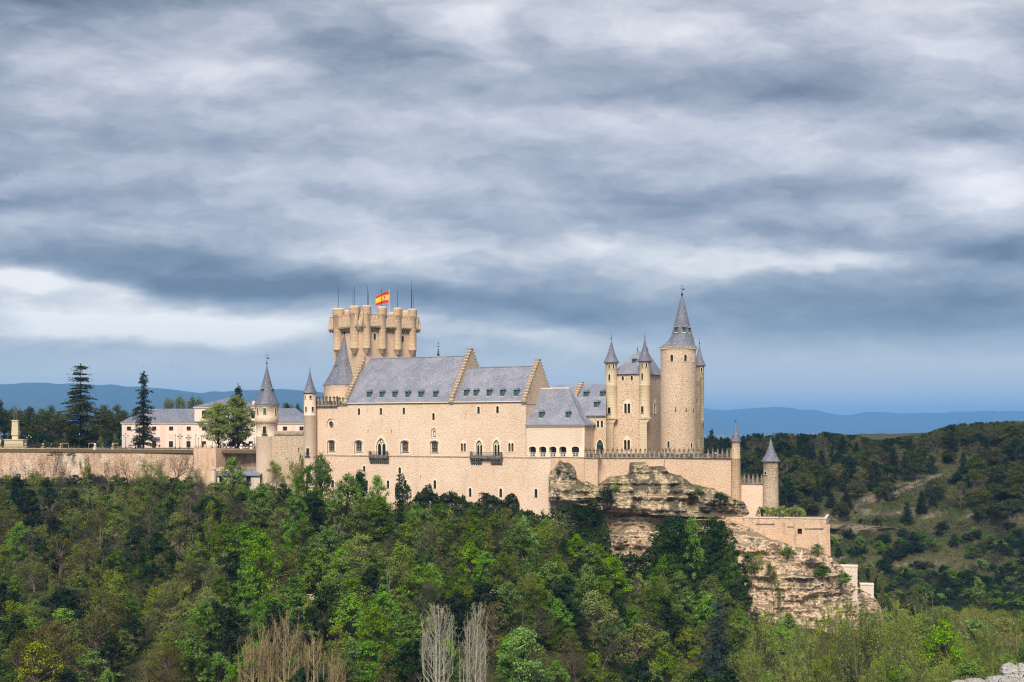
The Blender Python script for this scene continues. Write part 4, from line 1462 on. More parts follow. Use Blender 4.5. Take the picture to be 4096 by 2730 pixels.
mb.ring(RW, hl[0], shape(RW.S(2400), dz, 2.7, RW.Z(2400, 1756) - dz, 'point'), -.08, .05, 0)
mb.face(RW, hl[0], .42, 1)
zh = RW.Z(2400, 1782)
mb.box(RW, RW.S(2400) - 1.0, RW.S(2400) + 1.0, .2, .38, dz, zh, 2)
mb.build('door', [M['trim'], M['green'], M['glass']], rw)
mb = MB()
vs = []
for dz_ in (0, -.35):
    vs += [RW.P(RW.S(2300, -.5), -.5, ze - .05 + dz_), RW.P(RW.S(PE, -.5), -.5, ze - .05 + dz_), RW.P(RW.S(PE, 6.5), 6.5, ze + 5.6 + dz_), RW.P(RW.S(2285, 6.5), 6.5, ze + 5.6 + dz_)]
mb.add(vs, [(0, 1, 2, 3), (7, 6, 5, 4), (0, 4, 5, 1), (1, 5, 6, 2), (2, 6, 7, 3), (3, 7, 4, 0)])
mb.build('roof', M['slate'], rw)
kr = 5.6 / 7
b = 2.2
dormer(RW, RW.S(2383, b), b, ze - .05 + (b + .5) * 5.65 / 7.0, 1.2, 1.7, rw, kr)
zb = FC.Zs(S(2370, RB + 9), 1600, RB + 9)
zt = FC.Zs(S(2370, RB + 15), 1538, RB + 15)
mb = MB()
vs = []
for q, z_ in ((RB + 6, zb - 2.5), (RB + 15, zt), (RB + 24, zb)):
    vs += [FC.P(S(2175, RB + 13), q, z_), FC.P(S(PE, q), q, z_), FC.P(S(2175, RB + 13), q, z_ - .4), FC.P(S(PE, q), q, z_ - .4)]
mb.add(vs, [(0, 1, 5, 4), (4, 5, 9, 8), (2, 6, 7, 3), (6, 10, 11, 7), (1, 3, 7, 5), (5, 7, 11, 9), (0, 2, 3, 1)])
mb.build('roof', M['slate'], rw)
mb = MB()
for i in range(7):
    bq = RB + 9 + i * .86; zq = zb - 2.5 + (bq - RB - 6) * (zt - zb + 2.5) / 9
    mb.box(FC, S(2316, RB + 13) - .5, S(2316, RB + 13) + .7, bq, bq + .87, zq - .6, zq + 1.0 + i * .04, 0)
    mb.box(FC, S(2316, RB + 13) - .62, S(2316, RB + 13) + .82, bq - .1, bq + .9, zq + 1.0 + i * .04, zq + 1.25 + i * .04, 1)
mb.build('stepped_gable', [M['rough'], M['capstone']], rw)
for px in (2341, 2408):
    b = RB + 10.0
    k9 = (zt - zb + 2.5) / 9
    dormer(FC, S(px, b), b, zb - 2.5 + (b - RB - 6) * k9, 1.25, 1.7, rw, k9)

# ---- tall tower house with its turrets, and the round tower
TH = T((2456 - CX) / F * 371.5, 371.5, -26)
th = section('tower_house', TH.P(4, 6, z_led), 'tall square tower house with slim bartizans')
Lh = TH.S(2581); Nh = 15.0
zh0, zh1 = z_led - 5, TH.Z(2500, 1496)
small = [(2491, 1522, 'arch'), (2527, 1521, 'arch')]
hs = [shape(TH.S(px), TH.Z(px, row), .75, 1.25, 'arch') for px, row, k in small]
aj = []
for row, px, g in ((1654, 2509, 'glass'), (1800, 2508, 'glass')):
    o, outr, ls = ajimez(TH, TH.S(px), TH.Z(px, row), 2.05, 2.95, th, glass=g)
    aj += ls
mb = MB()
mb.tess(TH, [(0, zh0), (Lh, zh0), (Lh, zh1), (0, zh1)], hs + aj, 0)
for l in hs + aj: mb.reveal(TH, l, 0, .6)
THR = TH.sub(Lh, 0, 90)
hr = [shape(THR.S(2622), THR.Z(2622, 1530), .75, 1.5, 'arch')]
o, outr, ls = ajimez(THR, THR.S(2620.5), THR.Z(2620.5, 1655), 2.6, 3.0, th)
mb.tess(THR, [(0, zh0), (Nh, zh0), (Nh, zh1), (0, zh1)], hr + ls, 0)
for l in hr + ls: mb.reveal(THR, l, 0, .6)
mb.add([TH.P(0, 0, zh0), TH.P(0, Nh, zh0), TH.P(0, Nh, zh1), TH.P(0, 0, zh1)], [(3, 2, 1, 0)])
mb.add([TH.P(0, Nh, zh0), TH.P(Lh, Nh, zh0), TH.P(Lh, Nh, zh1), TH.P(0, Nh, zh1)], [(3, 2, 1, 0)])
mb.build('wall', M['rough'], th)
for (px, row, k) in small:
    window(TH, TH.S(px), TH.Z(px, row), .75, 1.25, 'arch', th, 0, .16, .05, .35)
window(THR, THR.S(2622), THR.Z(2622, 1530), .75, 1.5, 'arch', th, 0, .16, .05, .35)
mb = MB()
e = .6
zr = TH.Zs(4, 1406, 6)
r0, r1 = TH.S(2555, 7) , TH.S(2660, 7)
vs = [TH.P(-e, -e, zh1 - .1), TH.P(Lh + e, -e, zh1 - .1), TH.P(Lh + e, Nh + e, zh1 - .1), TH.P(-e, Nh + e, zh1 - .1), TH.P(Lh * .55, 5.4, zr), TH.P(Lh * .72, 10.0, zr)]
mb.add(vs, [(0, 1, 4), (1, 2, 5, 4), (2, 3, 5), (3, 0, 4, 5), (3, 2, 1, 0)])
mb.build('roof', M['slate'], th)
b = 1.9
dormer(TH, TH.S(2534, b), b + .4, TH.Zs(TH.S(2534, b), 1457, b), 1.3, 1.45, th, .95)
for sx, bx in ((Lh * .55, 5.4), (Lh * .72, 10.0)):
    p = TH.P(sx, bx, zr)
    mb = MB(); mb.tube((p[0], p[1], zr - .2), (p[0], p[1], zr + 1.6), .09, .03); mb.ball((p[0], p[1], zr + .4), .2)
    mb.build('finial', M['iron'], th)


def bartizan(px, Y, r, eave, apex, fin, low_row, label, wins, dark=False):
    X = (px - CX) / F * Y
    sec = section('bartizan', (X, Y, row_z(X, Y, 1815)), label)
    mb = MB()
    zz = lambda row: row_z(X, Y, row)
    mb.lathe(X, Y, [(r * .98, zz(low_row - 2)), (r * 1.08, zz(low_row - 6)), (r, zz(low_row - 10)), (r, zz(1545)), (r * 1.03, zz(1543)), (r * 1.0, zz(1541)), (r, zz(eave + 10)), (r * 1.1, zz(eave + 6)), (r * 1.1, zz(eave))], 14, 0)
    # buttress carrying it, with a small arched corbel
    L = math.hypot(X, Y); t = T(X, Y, math.degrees(math.atan2(-X, Y)) * 1.0)
    mb.box(t, -r * .98, r * .35, -r * .75, r * .9, zz(1815), zz(low_row + 16), 0)
    mb.prism_b(t, [(-r * .98, zz(low_row + 16)), (r * .35, zz(low_row + 16)), (r * .98, zz(low_row - 1)), (-r * .98, zz(low_row - 1))], -r * .8, r * .9, 0)
    mb.box(t, -r * 1.08, r * 1.08, -r * .98, r * .9, zz(low_row - 1) + .002, zz(low_row - 5), 0)
    mb.build('wall', M['cream_dirty'] if dark else M['cream'], sec)
    cone(X, Y, zz(eave), zz(apex), r * 1.38, sec, .34, 14, fr=0) if False else cone(X, Y, zz(eave), zz(apex), r * 1.38, sec, .34, 16)
    finial((X, Y), zz(apex) - .1, zz(fin), sec, .2, False)
    tower_windows(sec, X, Y, r * 1.0, wins)
    return sec


bartizan(2445.5, 371.2, 1.72, 1451, 1357, 1335, 1679, 'cream bartizan on the tower house beside the rear roofs', [(2437, 1466, .5, 1.1, 'arch'), (2453.5, 1466, .5, 1.1, 'arch'), (2437.5, 1510, .6, 1.9, 'arch'), (2437, 1643, .9, 1.9, 'rect')])
bartizan(2579.5, 366.5, 1.62, 1446, 1351, 1331, 1677, 'cream bartizan on the corner of the tower house', [(2568.5, 1461, .5, 1.1, 'arch'), (2585, 1461, .5, 1.1, 'arch'), (2569, 1505, .6, 1.8, 'arch'), (2569.5, 1639, .8, 1.9, 'rect')])
bartizan(2797.5, 372.5, 1.42, 1463, 1376, 1352, 1689, 'weathered bartizan behind the great round tower', [(2806, 1481, .5, 1.5, 'arch')], True)
mb = MB()
rp = at(2788, 1700, 371)
t = T(rp[0], rp[1], -26)
mb.box(t, -3, 1.2, -1.2, 3, -13, (HZ - 1508) / F * 371)
mb.build('buttress', M['cream_dirty'], section('rear_buttress', (rp[0], rp[1], -13)))

YR = 361.5
XR = (2713 - CX) / F * YR
rt = section('great_round_tower', (XR, YR, -13), 'great round tower with a tall spire')
RT = 5.12
mb = MB()
zz = lambda row: (HZ - row) / F * (YR - 2.0)
mb.lathe(XR, YR, [(RT + .06, zz(1830)), (RT, zz(1700)), (RT, zz(1396))], 40)
mb.build('wall', M['rough'], rt)
mb = MB()
for k in range(64):
    a = 2 * math.pi * k / 64
    t = T(XR + RT * math.cos(a), YR + RT * math.sin(a), math.degrees(a) + 90)
    mb.box(t, -.11, .11, -.34, .03, zz(1396) - .12, zz(1392))
mb.lathe(XR, YR, [(RT + .1, zz(1392) + .002), (RT + .38, zz(1391)), (RT + .38, zz(1389))], 40)
mb.build('cornice', M['trim'], rt)
mb = MB()
sh = ((2728 - 2713) / F * YR, -.0)
pr = [(5.45, 1389, 0), (4.9, 1382, .1), (4.35, 1374, .4), (3.75, 1361, .8), (3.3, 1346, 1), (2.9, 1330, 1), (2.45, 1306, 1), (2.0, 1280, 1), (1.25, 1236, 1), (.55, 1198, 1), (.08, 1180, 1)]
mb.lathe(XR, YR, [(5.2, zz(1391)), (5.5, zz(1390))] + [(a, zz(b), sh[0] * c, 0) for a, b, c in pr], 22)
mb.build('roof', M['slate_dark'], rt)
finial((XR + sh[0], YR), zz(1181), zz(1133), rt, .36)
for px, row in ((2704, 1320), (2737, 1320), (2757.5, 1322)):
    t = facing(XR + sh[0], YR, 2.85, px)
    z = (HZ - row) / F * t.o[1] - .8
    dormer(t, 0, 0, z, .95, 1.5, rt, 3.4)
tower_windows(rt, XR, YR, RT, [(2687.5, 1432, .85, 1.9, 'arch'), (2741.5, 1432, .8, 1.9, 'arch'), (2775.5, 1435, .55, 2.0, 'rect'), (2674.5, 1779, .75, 1.9, 'rect'), (2765.5, 1783, .6, 1.4, 'rect')])
for px, row in ((2702.5, 1643), (2744.5, 1644), (2773.5, 1645)):
    t = facing(XR, YR, RT, px)
    z = (HZ - row) / F * t.o[1]
    mb = MB()
    mb.prism_b(t, [(.21 * math.sin(a), z - .1 + .21 * -math.cos(a)) for a in [.4 + (2 * math.pi - .8) * k / 12 - math.pi for k in range(0)]] or [(-.1, z + .9), (-.1, z + .1), (-.22, z - .02), (-.22, z - .25), (-.1, z - .36), (.1, z - .36), (.22, z - .25), (.22, z - .02), (.1, z + .1), (.1, z + .9)], -.03, .05)
    mb.build('gun_loop', M['glass'], rt)

# ---- terrace at the prow
te = section('terrace', at(2650, 2000, 356), 'battlemented terrace wall at the prow')
TWp = [(2204, 358.95), (2391, 352.8), (2394, 357.0), (2655, 355.6), (2660, 356.4), (2930, 355.0), (2960, 354.4)]
zt = -7.85
mb = MB()
pts = [((p - CX) / F * Y, Y) for p, Y in TWp]
for a, b in zip(pts[:-1], pts[1:]):
    mb.add([(a[0], a[1], -33), (b[0], b[1], -33), (b[0], b[1], zt), (a[0], a[1], zt)], [(0, 1, 2, 3)], 0)
e_ = pts[-1]
mb.add([(e_[0], e_[1], -33), (e_[0] + 1.5, e_[1] + 16, -33), (e_[0] + 1.5, e_[1] + 16, zt), (e_[0], e_[1], zt)], [(0, 1, 2, 3)], 0)
mb.add([(p[0], p[1], zt) for p in pts] + [(pts[-1][0] + 1.5, pts[-1][1] + 16, zt), (pts[0][0], pts[0][1] + 18, zt)], [tuple(range(len(pts) + 2))], 1)
mb.build('wall', [stone('terrace_masonry', (.72, .51, .345), (.66, .45, .295), .60, 1.2, .25, dots=.15, streak=.0), M['soil']], te)
xs = [((p - CX) / F * Y, Y - .05, zt + .28) for p, Y in ((2340, 354.4), (2391, 352.75), (2395, 356.9), (2655, 355.5), (2660, 356.3), (2928, 354.6))]
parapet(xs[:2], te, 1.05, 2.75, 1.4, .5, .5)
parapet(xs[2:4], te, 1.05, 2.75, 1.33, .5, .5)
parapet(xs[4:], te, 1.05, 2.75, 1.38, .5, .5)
mb = MB()
t = T(xs[2][0], xs[2][1], 90)
mb.box(t, -4.0, 0, -.5, 0, zt, zt + 1.2)
mb.build('battlement', M['parapet'], te)


def prow_turret(name, px, Y, r, eave, apex, fin, bot, wall, label, n=24, flat=False):
    X = (px - CX) / F * Y
    sec = section(name, (X, Y, row_z(X, Y, bot)), label)
    mb = MB()
    zz = lambda row: row_z(X, Y, row)
    mb.lathe(X, Y, [(r * 1.03, zz(bot)), (r, zz((bot + eave) / 2)), (r, zz(eave + 3)), (r + .12, zz(eave + 1)), (r + .12, zz(eave - 1))], n)
    mb.build('wall', M[wall], sec)
    cone(X, Y, zz(eave), zz(apex), r * 1.28, sec, .42, 18)
    if fin: finial((X, Y), zz(apex) - .1, zz(fin), sec, .2, False)
    return sec, X, Y


sec, X, Y = prow_turret('prow_turret', 2943.5, 354.8, 1.22, 1766, 1687, 1676, 1834, 'ashlar', 'small cream turret at the end of the terrace battlement')
tower_windows(sec, X, Y, 1.2, [(2935, 1801, .18, .8, 'rect'), (2954, 1801, .18, .8, 'rect')])
mb = MB()
mb.lathe(X, Y, [(1.42, row_z(X, Y, 2080)), (1.36, row_z(X, Y, 1836)), (1.5, row_z(X, Y, 1834)), (1.5, row_z(X, Y, 1833))], 18)
mb.build('turret_shaft', M['ashlar'], sec)

sec, X, Y = prow_turret('low_round_tower', 3083, 352.5, 2.15, 1845.5, 1750, 0, 2070, 'dotted', 'low round tower with a blue slate cone at the tip of the castle')
tower_windows(sec, X, Y, 2.15, [(3102, 1862, .22, 1.1, 'rect'), (3101, 1900, .22, 1.0, 'rect'), (3062, 1893, .8, .9, 'rect')])
sec = section('link_wall', at(3010, 2070, 355), 'short battlemented wall joining the tip tower')
p0, p1 = at(2958, 1930, 356.5), at(3074, 1930, 353.5)
t = T(p0[0], p0[1], math.degrees(math.atan2(p1[1] - p0[1], p1[0] - p0[0])))
L = math.hypot(p1[0] - p0[0], p1[1] - p0[1])
zq = (HZ - 1932) / F * 355
hole = [shape(t.S(3052), t.Z(3052, 2068), 1.4, 2.9, 'point'), shape(t.S(2982), t.Z(2982, 2050), .75, 1.7, 'arch')]
mb = MB()
mb.tess(t, [(0, -27), (L, -27), (L, zq), (0, zq)], hole, 0)
for l in hole: mb.reveal(t, l, 0, .5); mb.face(t, l, .5, 1)
mb.add([t.P(0, 0, zq), t.P(L, 0, zq), t.P(L, 5, zq), t.P(0, 5, zq)], [(0, 1, 2, 3)])
mb.build('wall', [M['plaster_light'], M['glass']], sec)
q0, q1 = t.P(.2, -.25, zq), t.P(L - .6, -.25, zq)
parapet([q0, q1], sec, 1.25, 2.75, 1.22, .5, .5)
# ------------------------------------------------------------ plaza, its rampart and what stands on it
ZP = -6.35                                        # plaza level


def thing(name, loc, label, cat, group=None):
    return empty(name, loc, None, label, cat, group)


def make_plaza():
    pts = [(-420, 452), (-218, 441.5), (-178.5, 431.6), (-128, 417.8), (-84, 404.5), (-60, 402), (-60, 520), (-420, 560)]
    mb = MB()
    mb.prism_z(ID, pts, ZP - 1, ZP)
    mb.build('plaza', M['soil'], kind='structure', label='gravel plaza behind the rampart')


make_plaza()

RP = [(-320, 1797, 440), (0, 1797, 432), (500, 1798, 419), (772, 1797, 412)]
rp_ = [((p - CX) / F * Y, Y, (HZ - r) / F * Y) for p, r, Y in RP]
ram = thing('rampart', (rp_[1][0], rp_[1][1], -18), 'long patched masonry rampart with ball finials below the plaza', 'wall')
mb = MB(); mp = MB()
for a, b in zip(rp_[:-1], rp_[1:]):
    L = math.hypot(b[0] - a[0], b[1] - a[1]); t = T(a[0], a[1], math.degrees(math.atan2(b[1] - a[1], b[0] - a[0])))
    mb.box(t, 0, L, 0, 1.6, -24, -7.0, 0)
    mp.box(t, 0, L, .1, .6, -6.998, -6.25, 0)
    mp.box(t, 0, L, -.06, .75, -6.248, -6.02, 1)
mb.build('wall', M['ramp'], ram)
mp.build('breast_wall', [M['parapet'], M['cream_dirty']], ram)


def on_line(px, pts, d=0.0):
    for a, b in zip(pts[:-1], pts[1:]):
        pa, pb = CX + F * a[0] / a[1], CX + F * b[0] / b[1]
        if pa <= px <= pb:
            L = math.hypot(b[0] - a[0], b[1] - a[1]); t = T(a[0], a[1], math.degrees(math.atan2(b[1] - a[1], b[0] - a[0])))
            return t, t.S(px, d)
    return None


for i, px in enumerate((100, 170, 241, 378, 449, 517)):
    t, s = on_line(px, rp_)
    mb = MB()
    mb.box(t, s - .4, s + .4, -.1, .8, -7.0, -5.6); mb.box(t, s - .5, s + .5, -.2, .9, -5.598, -5.4)
    p = t.P(s, .35, 0)
    mb.lathe(p[0], p[1], [(.3, -5.4), (.14, -5.1), (.2, -5.0)], 10)
    mb.ball((p[0], p[1], -4.65), .42)
    mb.build('ball_finial', M['cream_dirty'] if i != 3 else M['offwhite'], ram)

# projecting block and the curved end
blk = thing('rampart_bastion', at(820, 1950, 409), 'lighter peach bastion block with low merlons in the rampart', 'bastion')
q0, q1 = at(774, 1800, 409.5), at(864, 1800, 405.5)
t = T(q0[0], q0[1], math.degrees(math.atan2(q1[1] - q0[1], q1[0] - q0[0]))); L = math.hypot(q1[0] - q0[0], q1[1] - q0[1])
mb = MB()
zt_ = (HZ - 1795) / F * 408
mb.box(t, 0, L, 0, 5, -24, zt_, 0)
n = 5
for i in range(n):
    c = .45 + (L - .9) * i / (n - 1)
    mb.box(t, c - .45, c + .45, 0, .6, zt_ + .002, zt_ + 1.05, 0)
    mb.add([t.P(c - .45, 0, zt_ + 1.05), t.P(c + .45, 0, zt_ + 1.05), t.P(c + .45, .6, zt_ + 1.05), t.P(c - .45, .6, zt_ + 1.05), t.P(c, .3, zt_ + 1.4)], [(0, 1, 4), (1, 2, 4), (2, 3, 4), (3, 0, 4)])
mb.build('wall', M['bastion'], blk)
crv = thing('curved_rampart', at(950, 1950, 405), 'curving brownish rampart between bastion block and round tower', 'wall')
cp = [at(862, 1797, 409), at(900, 1798, 411), at(960, 1801, 412), at(1038, 1806, 409)]
mb = MB(); mp = MB()
for a, b in zip(cp[:-1], cp[1:]):
    L = math.hypot(b[0] - a[0], b[1] - a[1]); t = T(a[0], a[1], math.degrees(math.atan2(b[1] - a[1], b[0] - a[0])))
    mb.box(t, 0, L, 0, 1.5, -24, -7.0, 0)
    mp.box(t, 0, L, .05, .7, -6.998, -6.1, 0); mp.box(t, 0, L, -.05, .8, -6.098, -5.9, 1)
mb.build('wall', M['ramp'], crv)
mp.build('breast_wall', [M['parapet'], M['cream_dirty']], crv)
for px in (963, 1002):
    for a, b in zip(cp[:-1], cp[1:]):
        r = on_line(px, [a, b])
        if r:
            t, s = r; p = t.P(s, .35, 0)
            mb = MB()
            mb.lathe(p[0], p[1], [(.4, -6.0), (.4, -5.6), (.2, -5.4), (.25, -5.2)], 10); mb.ball((p[0], p[1], -4.75), .5)
            mb.build('ball_finial', M['offwhite'], crv)

# lodge with slate roof below the curved rampart
lod = thing('lodge', at(950, 1960, 399), 'small low lodge with a slate roof tucked under the rampart', 'lodge')
t = T(*at(867, 1900, 399.5)[:2], -2)
s1 = t.S(1040)
z0, z1 = -24, t.Z(900, 1901)
hl = [shape(t.S(px), t.Z(px, 1931), 1.5, 2.2, 'rect') for px in (886, 994)]
mb = MB()
mb.tess(t, [(0, z0), (s1, z0), (s1, z1), (0, z1)], hl, 0)
for l in hl: mb.reveal(t, l, 0, .4)
mb.add([t.P(0, 0, z0), t.P(0, 6, z0), t.P(0, 6, z1), t.P(0, 0, z1)], [(3, 2, 1, 0)])
mb.build('wall', M['white'], lod)
for px in (886, 994): window(t, t.S(px), t.Z(px, 1931), 1.5, 2.2, 'rect', lod, 0, .14, .04, .35)
mb = MB()
mb.add([t.P(-.5, -.6, z1 - .05), t.P(s1 + .3, -.6, z1 - .05), t.P(s1 + .3, 5.2, z1 + 1.75), t.P(.9, 5.2, z1 + 1.75), t.P(-.5, 6, z1 - .05)], [(0, 1, 2, 3), (0, 3, 4)])
mb.box(t, -.5, s1, -.58, -.3, z1 - .3, z1 - .06)
mb.build('roof', M['slate'], lod)
gt = thing('gate_wall', at(815, 1960, 398.5), 'plain buff wall with two pale gate piers beside the lodge', 'wall')
t = T(*at(772, 1900, 398.5)[:2], -1)
mb = MB(); mb.box(t, 0, t.S(862), 0, .6, -25, t.Z(820, 1884)); mb.build('wall', M['bastion'], gt)
for px in (782, 852):
    mb = MB(); c = t.S(px); zz_ = t.Z(px, 1879)
    mb.box(t, c - .55, c + .55, -.3, .8, -25, zz_); mb.box(t, c - .75, c + .75, -.5, 1, zz_ + .001, zz_ + .3); mb.ball(t.P(c, .25, zz_ + .55), .3)
    mb.build('pier', M['white'], gt)
mb = MB(); c = t.S(875)
mb.prism_b(t, [(c - 1.8, t.Z(870, 1885)), (c + 3.2, t.Z(870, 1885)), (c + 2.6, t.Z(870, 1876)), (c + .8, t.Z(870, 1868)), (c - .8, t.Z(870, 1874))], .1, .7)
mb.build('pediment', M['bastion'], gt)

# ---- the pale pink house of the plaza
YB = 470.0
hb = thing('pink_house', at(850, 1790, YB), 'long pale pink two-storey house with grey slate roofs behind the plaza', 'house')
BT = T(0, YB, 0)
X_ = lambda px: BT.S(px); ZZ = lambda row: (HZ - row) / F * YB
zb_, ze_ = ZP - 1.0, ZZ(1692)
xa, xb = X_(489), X_(1240)
c0, c1 = X_(778), X_(1026)
ups = [617, 684.5, 755, 816, 1140, 1206]; dns = [617, 684, 754, 816, 1003]
hl = [shape(X_(px), ZZ(1723), 1.55, 1.5, 'rect') for px in ups] + [shape(X_(px), ZZ(1790), 1.55, 2.3, 'rect') for px in dns]
hl += [shape(X_(816), ZZ(1674), 1.55, 2.9, 'rect'), shape(X_(1012), ZZ(1674), 1.4, 2.9, 'rect'), shape(X_(516), ZZ(1723), 1.55, 1.5, 'rect'), shape(X_(556), ZZ(1790), 1.55, 2.3, 'rect')]
mb = MB()
zc_ = ZZ(1629)
mb.tess(BT, [(xa, zb_), (xb, zb_), (xb, ze_), (c1, ze_), (c1, zc_), (c0, zc_), (c0, ze_), (xa, ze_)], hl, 0)
for l in hl: mb.reveal(BT, l, 0, .35)
mb.add([BT.P(xa, 0, zb_), BT.P(xa, 12, zb_), BT.P(xa, 12, ze_), BT.P(xa, 0, ze_)], [(3, 2, 1, 0)])
mb.add([BT.P(c0, 0, ze_), BT.P(c0, 12, ze_), BT.P(c0, 12, zc_), BT.P(c0, 0, zc_)], [(3, 2, 1, 0)])
mb.add([BT.P(c1, 0, ze_), BT.P(c1, 12, ze_), BT.P(c1, 12, zc_), BT.P(c1, 0, zc_)], [(0, 1, 2, 3)])
mb.build('wall', M['pink'], hb)
mb = MB()
for px in (585, 651, 720, 1172):
    mb.box(BT, X_(px) - .95, X_(px) + .95, -.06, -.002, zb_, ze_ - .7)
for px in ups[1:3]: mb.box(BT, X_(px) - .95, X_(px) + .95, -.05, -.002, ZZ(1756), ZZ(1736))
mb.build('wall_panel', M['pinkdark'], hb)
mb = MB()
for px in (494, 540): mb.box(BT, X_(px) - .6, X_(px) + .6, -.1, -.003, zb_, ze_ - .7)
mb.build('pilaster', M['offwhite'], hb)
wm = [(px, 1723, 1.5) for px in ups + [516]] + [(px, 1790, 2.3) for px in dns + [556]] + [(816, 1674, 2.9), (1012, 1674, 2.9)]
for px, row, h in wm:
    w = 1.55 if px != 1012 else 1.4
    mb = MB(); s = X_(px); z = ZZ(row)
    mb.ring(BT, shape(s, z, w, h, 'rect'), shape(s, z - .12, w + .4, h + .3, 'rect'), -.07, .02, 0)
    mb.face(BT, shape(s, z, w, h, 'rect'), .33, 1)
    mb.box(BT, s - .05, s + .05, .24, .32, z, z + h, 2); mb.box(BT, s - w / 2, s + w / 2, .25, .31, z + h * .55, z + h * .62, 2)
    mb.build('window', [M['pinkdark'], M['glass'], M['wood']], hb)
mb = MB()
for a, b, z in ((xa - .6, c0, ze_), (c1, xb, ze_), (c0 - .5, c1 + .5, zc_)):
    mb.box(BT, a, b, -.45, .1, z - .28, z + .12); mb.box(BT, a + .15, b - .15, -.25, .1, z - .55, z - .282)
mb.box(BT, c0, c1, -.3, .1, ze_ - .5, ze_ + .1)
mb.build('cornice', M['offwhite'], hb)
mb = MB()


def hip(x0, x1, ze, zr, d, m=0, run=None):
    run = run or d / 2
    vs = [BT.P(x0 - .7, -.6, ze), BT.P(x1 + .7, -.6, ze), BT.P(x1 + .7, d + .6, ze), BT.P(x0 - .7, d + .6, ze), BT.P(x0 + run, d / 2, zr), BT.P(x1 - run, d / 2, zr)]
    mb.add(vs, [(0, 1, 5, 4), (1, 2, 5), (2, 3, 4, 5), (3, 0, 4), (3, 2, 1, 0)], m)


hip(xa, c0 + 6.5, ze_ + .125, ZZ(1639) * 1.0 + .4, 13, 0, 7.5)
hip(c1 - 6, xb, ze_ + .125, ZZ(1637) + .4, 13, 0, 6.5)
hip(c0, c1, zc_ + .125, ZZ(1590), 16, 0, (c1 - c0) / 2 - .8)
mb.build('roof', M['slate_dark'], hb)
mb = MB()
s = X_(621)
mb.prism_s(BT, [(0, ZZ(1748)), (-1.2, ZZ(1756)), (-1.2, ZZ(1758)), (0, ZZ(1751))], s - 1.7, s + 1.7)
mb.build('door_canopy', M['slate_dark'], hb)
mb = MB(); mb.box(BT, X_(1010) - .5, X_(1010) + .5, 2, 3.2, zc_ - .5, ZZ(1604)); mb.build('chimney', M['pinkdark'], hb)

# ---- monument
mo = thing('monument', at(62, 1795, 440), 'stone monument with dark bronze figures on a stepped railed base', 'monument')
t = T(*at(62, 1795, 440)[:2], 8)
zz = lambda row: (HZ - row) / F * 440
mb = MB()
mb.box(t, -5.2, 5.2, -4, 4, ZP - .3, ZP + .4); mb.box(t, -4.4, 4.4, -3.4, 3.4, ZP + .401, ZP + .9)
mb.box(t, -3.2, 3.2, -2.8, 2.8, ZP + .901, zz(1762)); mb.box(t, -3.4, 3.4, -3, 3, zz(1762) + .001, zz(1758))
mb.build('stepped_base', M['cream'], mo)
mb = MB()
mb.box(t, -.95, .95, -.95, .95, zz(1758), zz(1742))
mb.box(t, -1.2, 1.2, -1.2, 1.2, zz(1742) + .001, zz(1733))
vs = []
for r, row in ((1.12, 1733), (.96, 1686)):
    vs += [t.P(-r, -r, zz(row) + .002), t.P(r, -r, zz(row) + .002), t.P(r, r, zz(row) + .002), t.P(-r, r, zz(row) + .002)]
mb.add(vs, [(0, 1, 5, 4), (1, 2, 6, 5), (2, 3, 7, 6), (3, 0, 4, 7), (4, 5, 6, 7)])
mb.box(t, -1.1, 1.1, -1.1, 1.1, zz(1686) + .004, zz(1681))
mb.build('pedestal', M['cream'], mo)
mb = MB()
for i in range(45):
    a = -5.0 + 10 * i / 44
    mb.box(t, a - .025, a + .025, -3.95, -3.9, ZP + .4, ZP + 1.8)
for i in range(30):
    for x in (-5.0, 5.0):
        mb.box(t, x - .025, x + .025, -3.9 + 7.8 * i / 29 - .02, -3.9 + 7.8 * i / 29 + .02, ZP + .4, ZP + 1.8)
for z in (ZP + .6, ZP + 1.7): mb.box(t, -5.0, 5.0, -3.96, -3.89, z, z + .06)
mb.build('railing', M['iron'], mo)


# ---- people (one continuous skinned body each)
def body_mesh(name, joints, edges, cols, mats):
    """joints: (x, y, z, radius). cols(z) gives the material index."""
    me = bpy.data.meshes.new(name)
    me.from_pydata([j[:3] for j in joints], edges, [])
    o = bpy.data.objects.new(name, me)
    COL.objects.link(o)
    o.modifiers.new('skin', 'SKIN')
    sv = me.skin_vertices[0].data
    for i, j in enumerate(joints):
        r = j[3]
        sv[i].radius = (r, r) if not isinstance(r, tuple) else r
        sv[i].use_root = i == 0
    s = o.modifiers.new('sub', 'SUBSURF'); s.levels = 1; s.render_levels = 1
    dg = bpy.context.evaluated_depsgraph_get()
    m2 = bpy.data.meshes.new_from_object(o.evaluated_get(dg))
    bpy.data.objects.remove(o); bpy.data.meshes.remove(me)
    m2.name = name
    m2.materials.clear()
    for m in mats: m2.materials.append(m)
    for p in m2.polygons:
        p.material_index = cols(p.center)
        p.use_smooth = True
    return m2


SKEL_E = [(0, 1), (1, 2), (2, 3), (3, 4), (4, 5), (2, 6), (6, 7), (7, 8), (8, 9), (2, 10), (10, 11), (11, 12), (12, 13), (0, 14), (14, 15), (15, 16), (16, 17), (0, 18), (18, 19), (19, 20), (20, 21)]


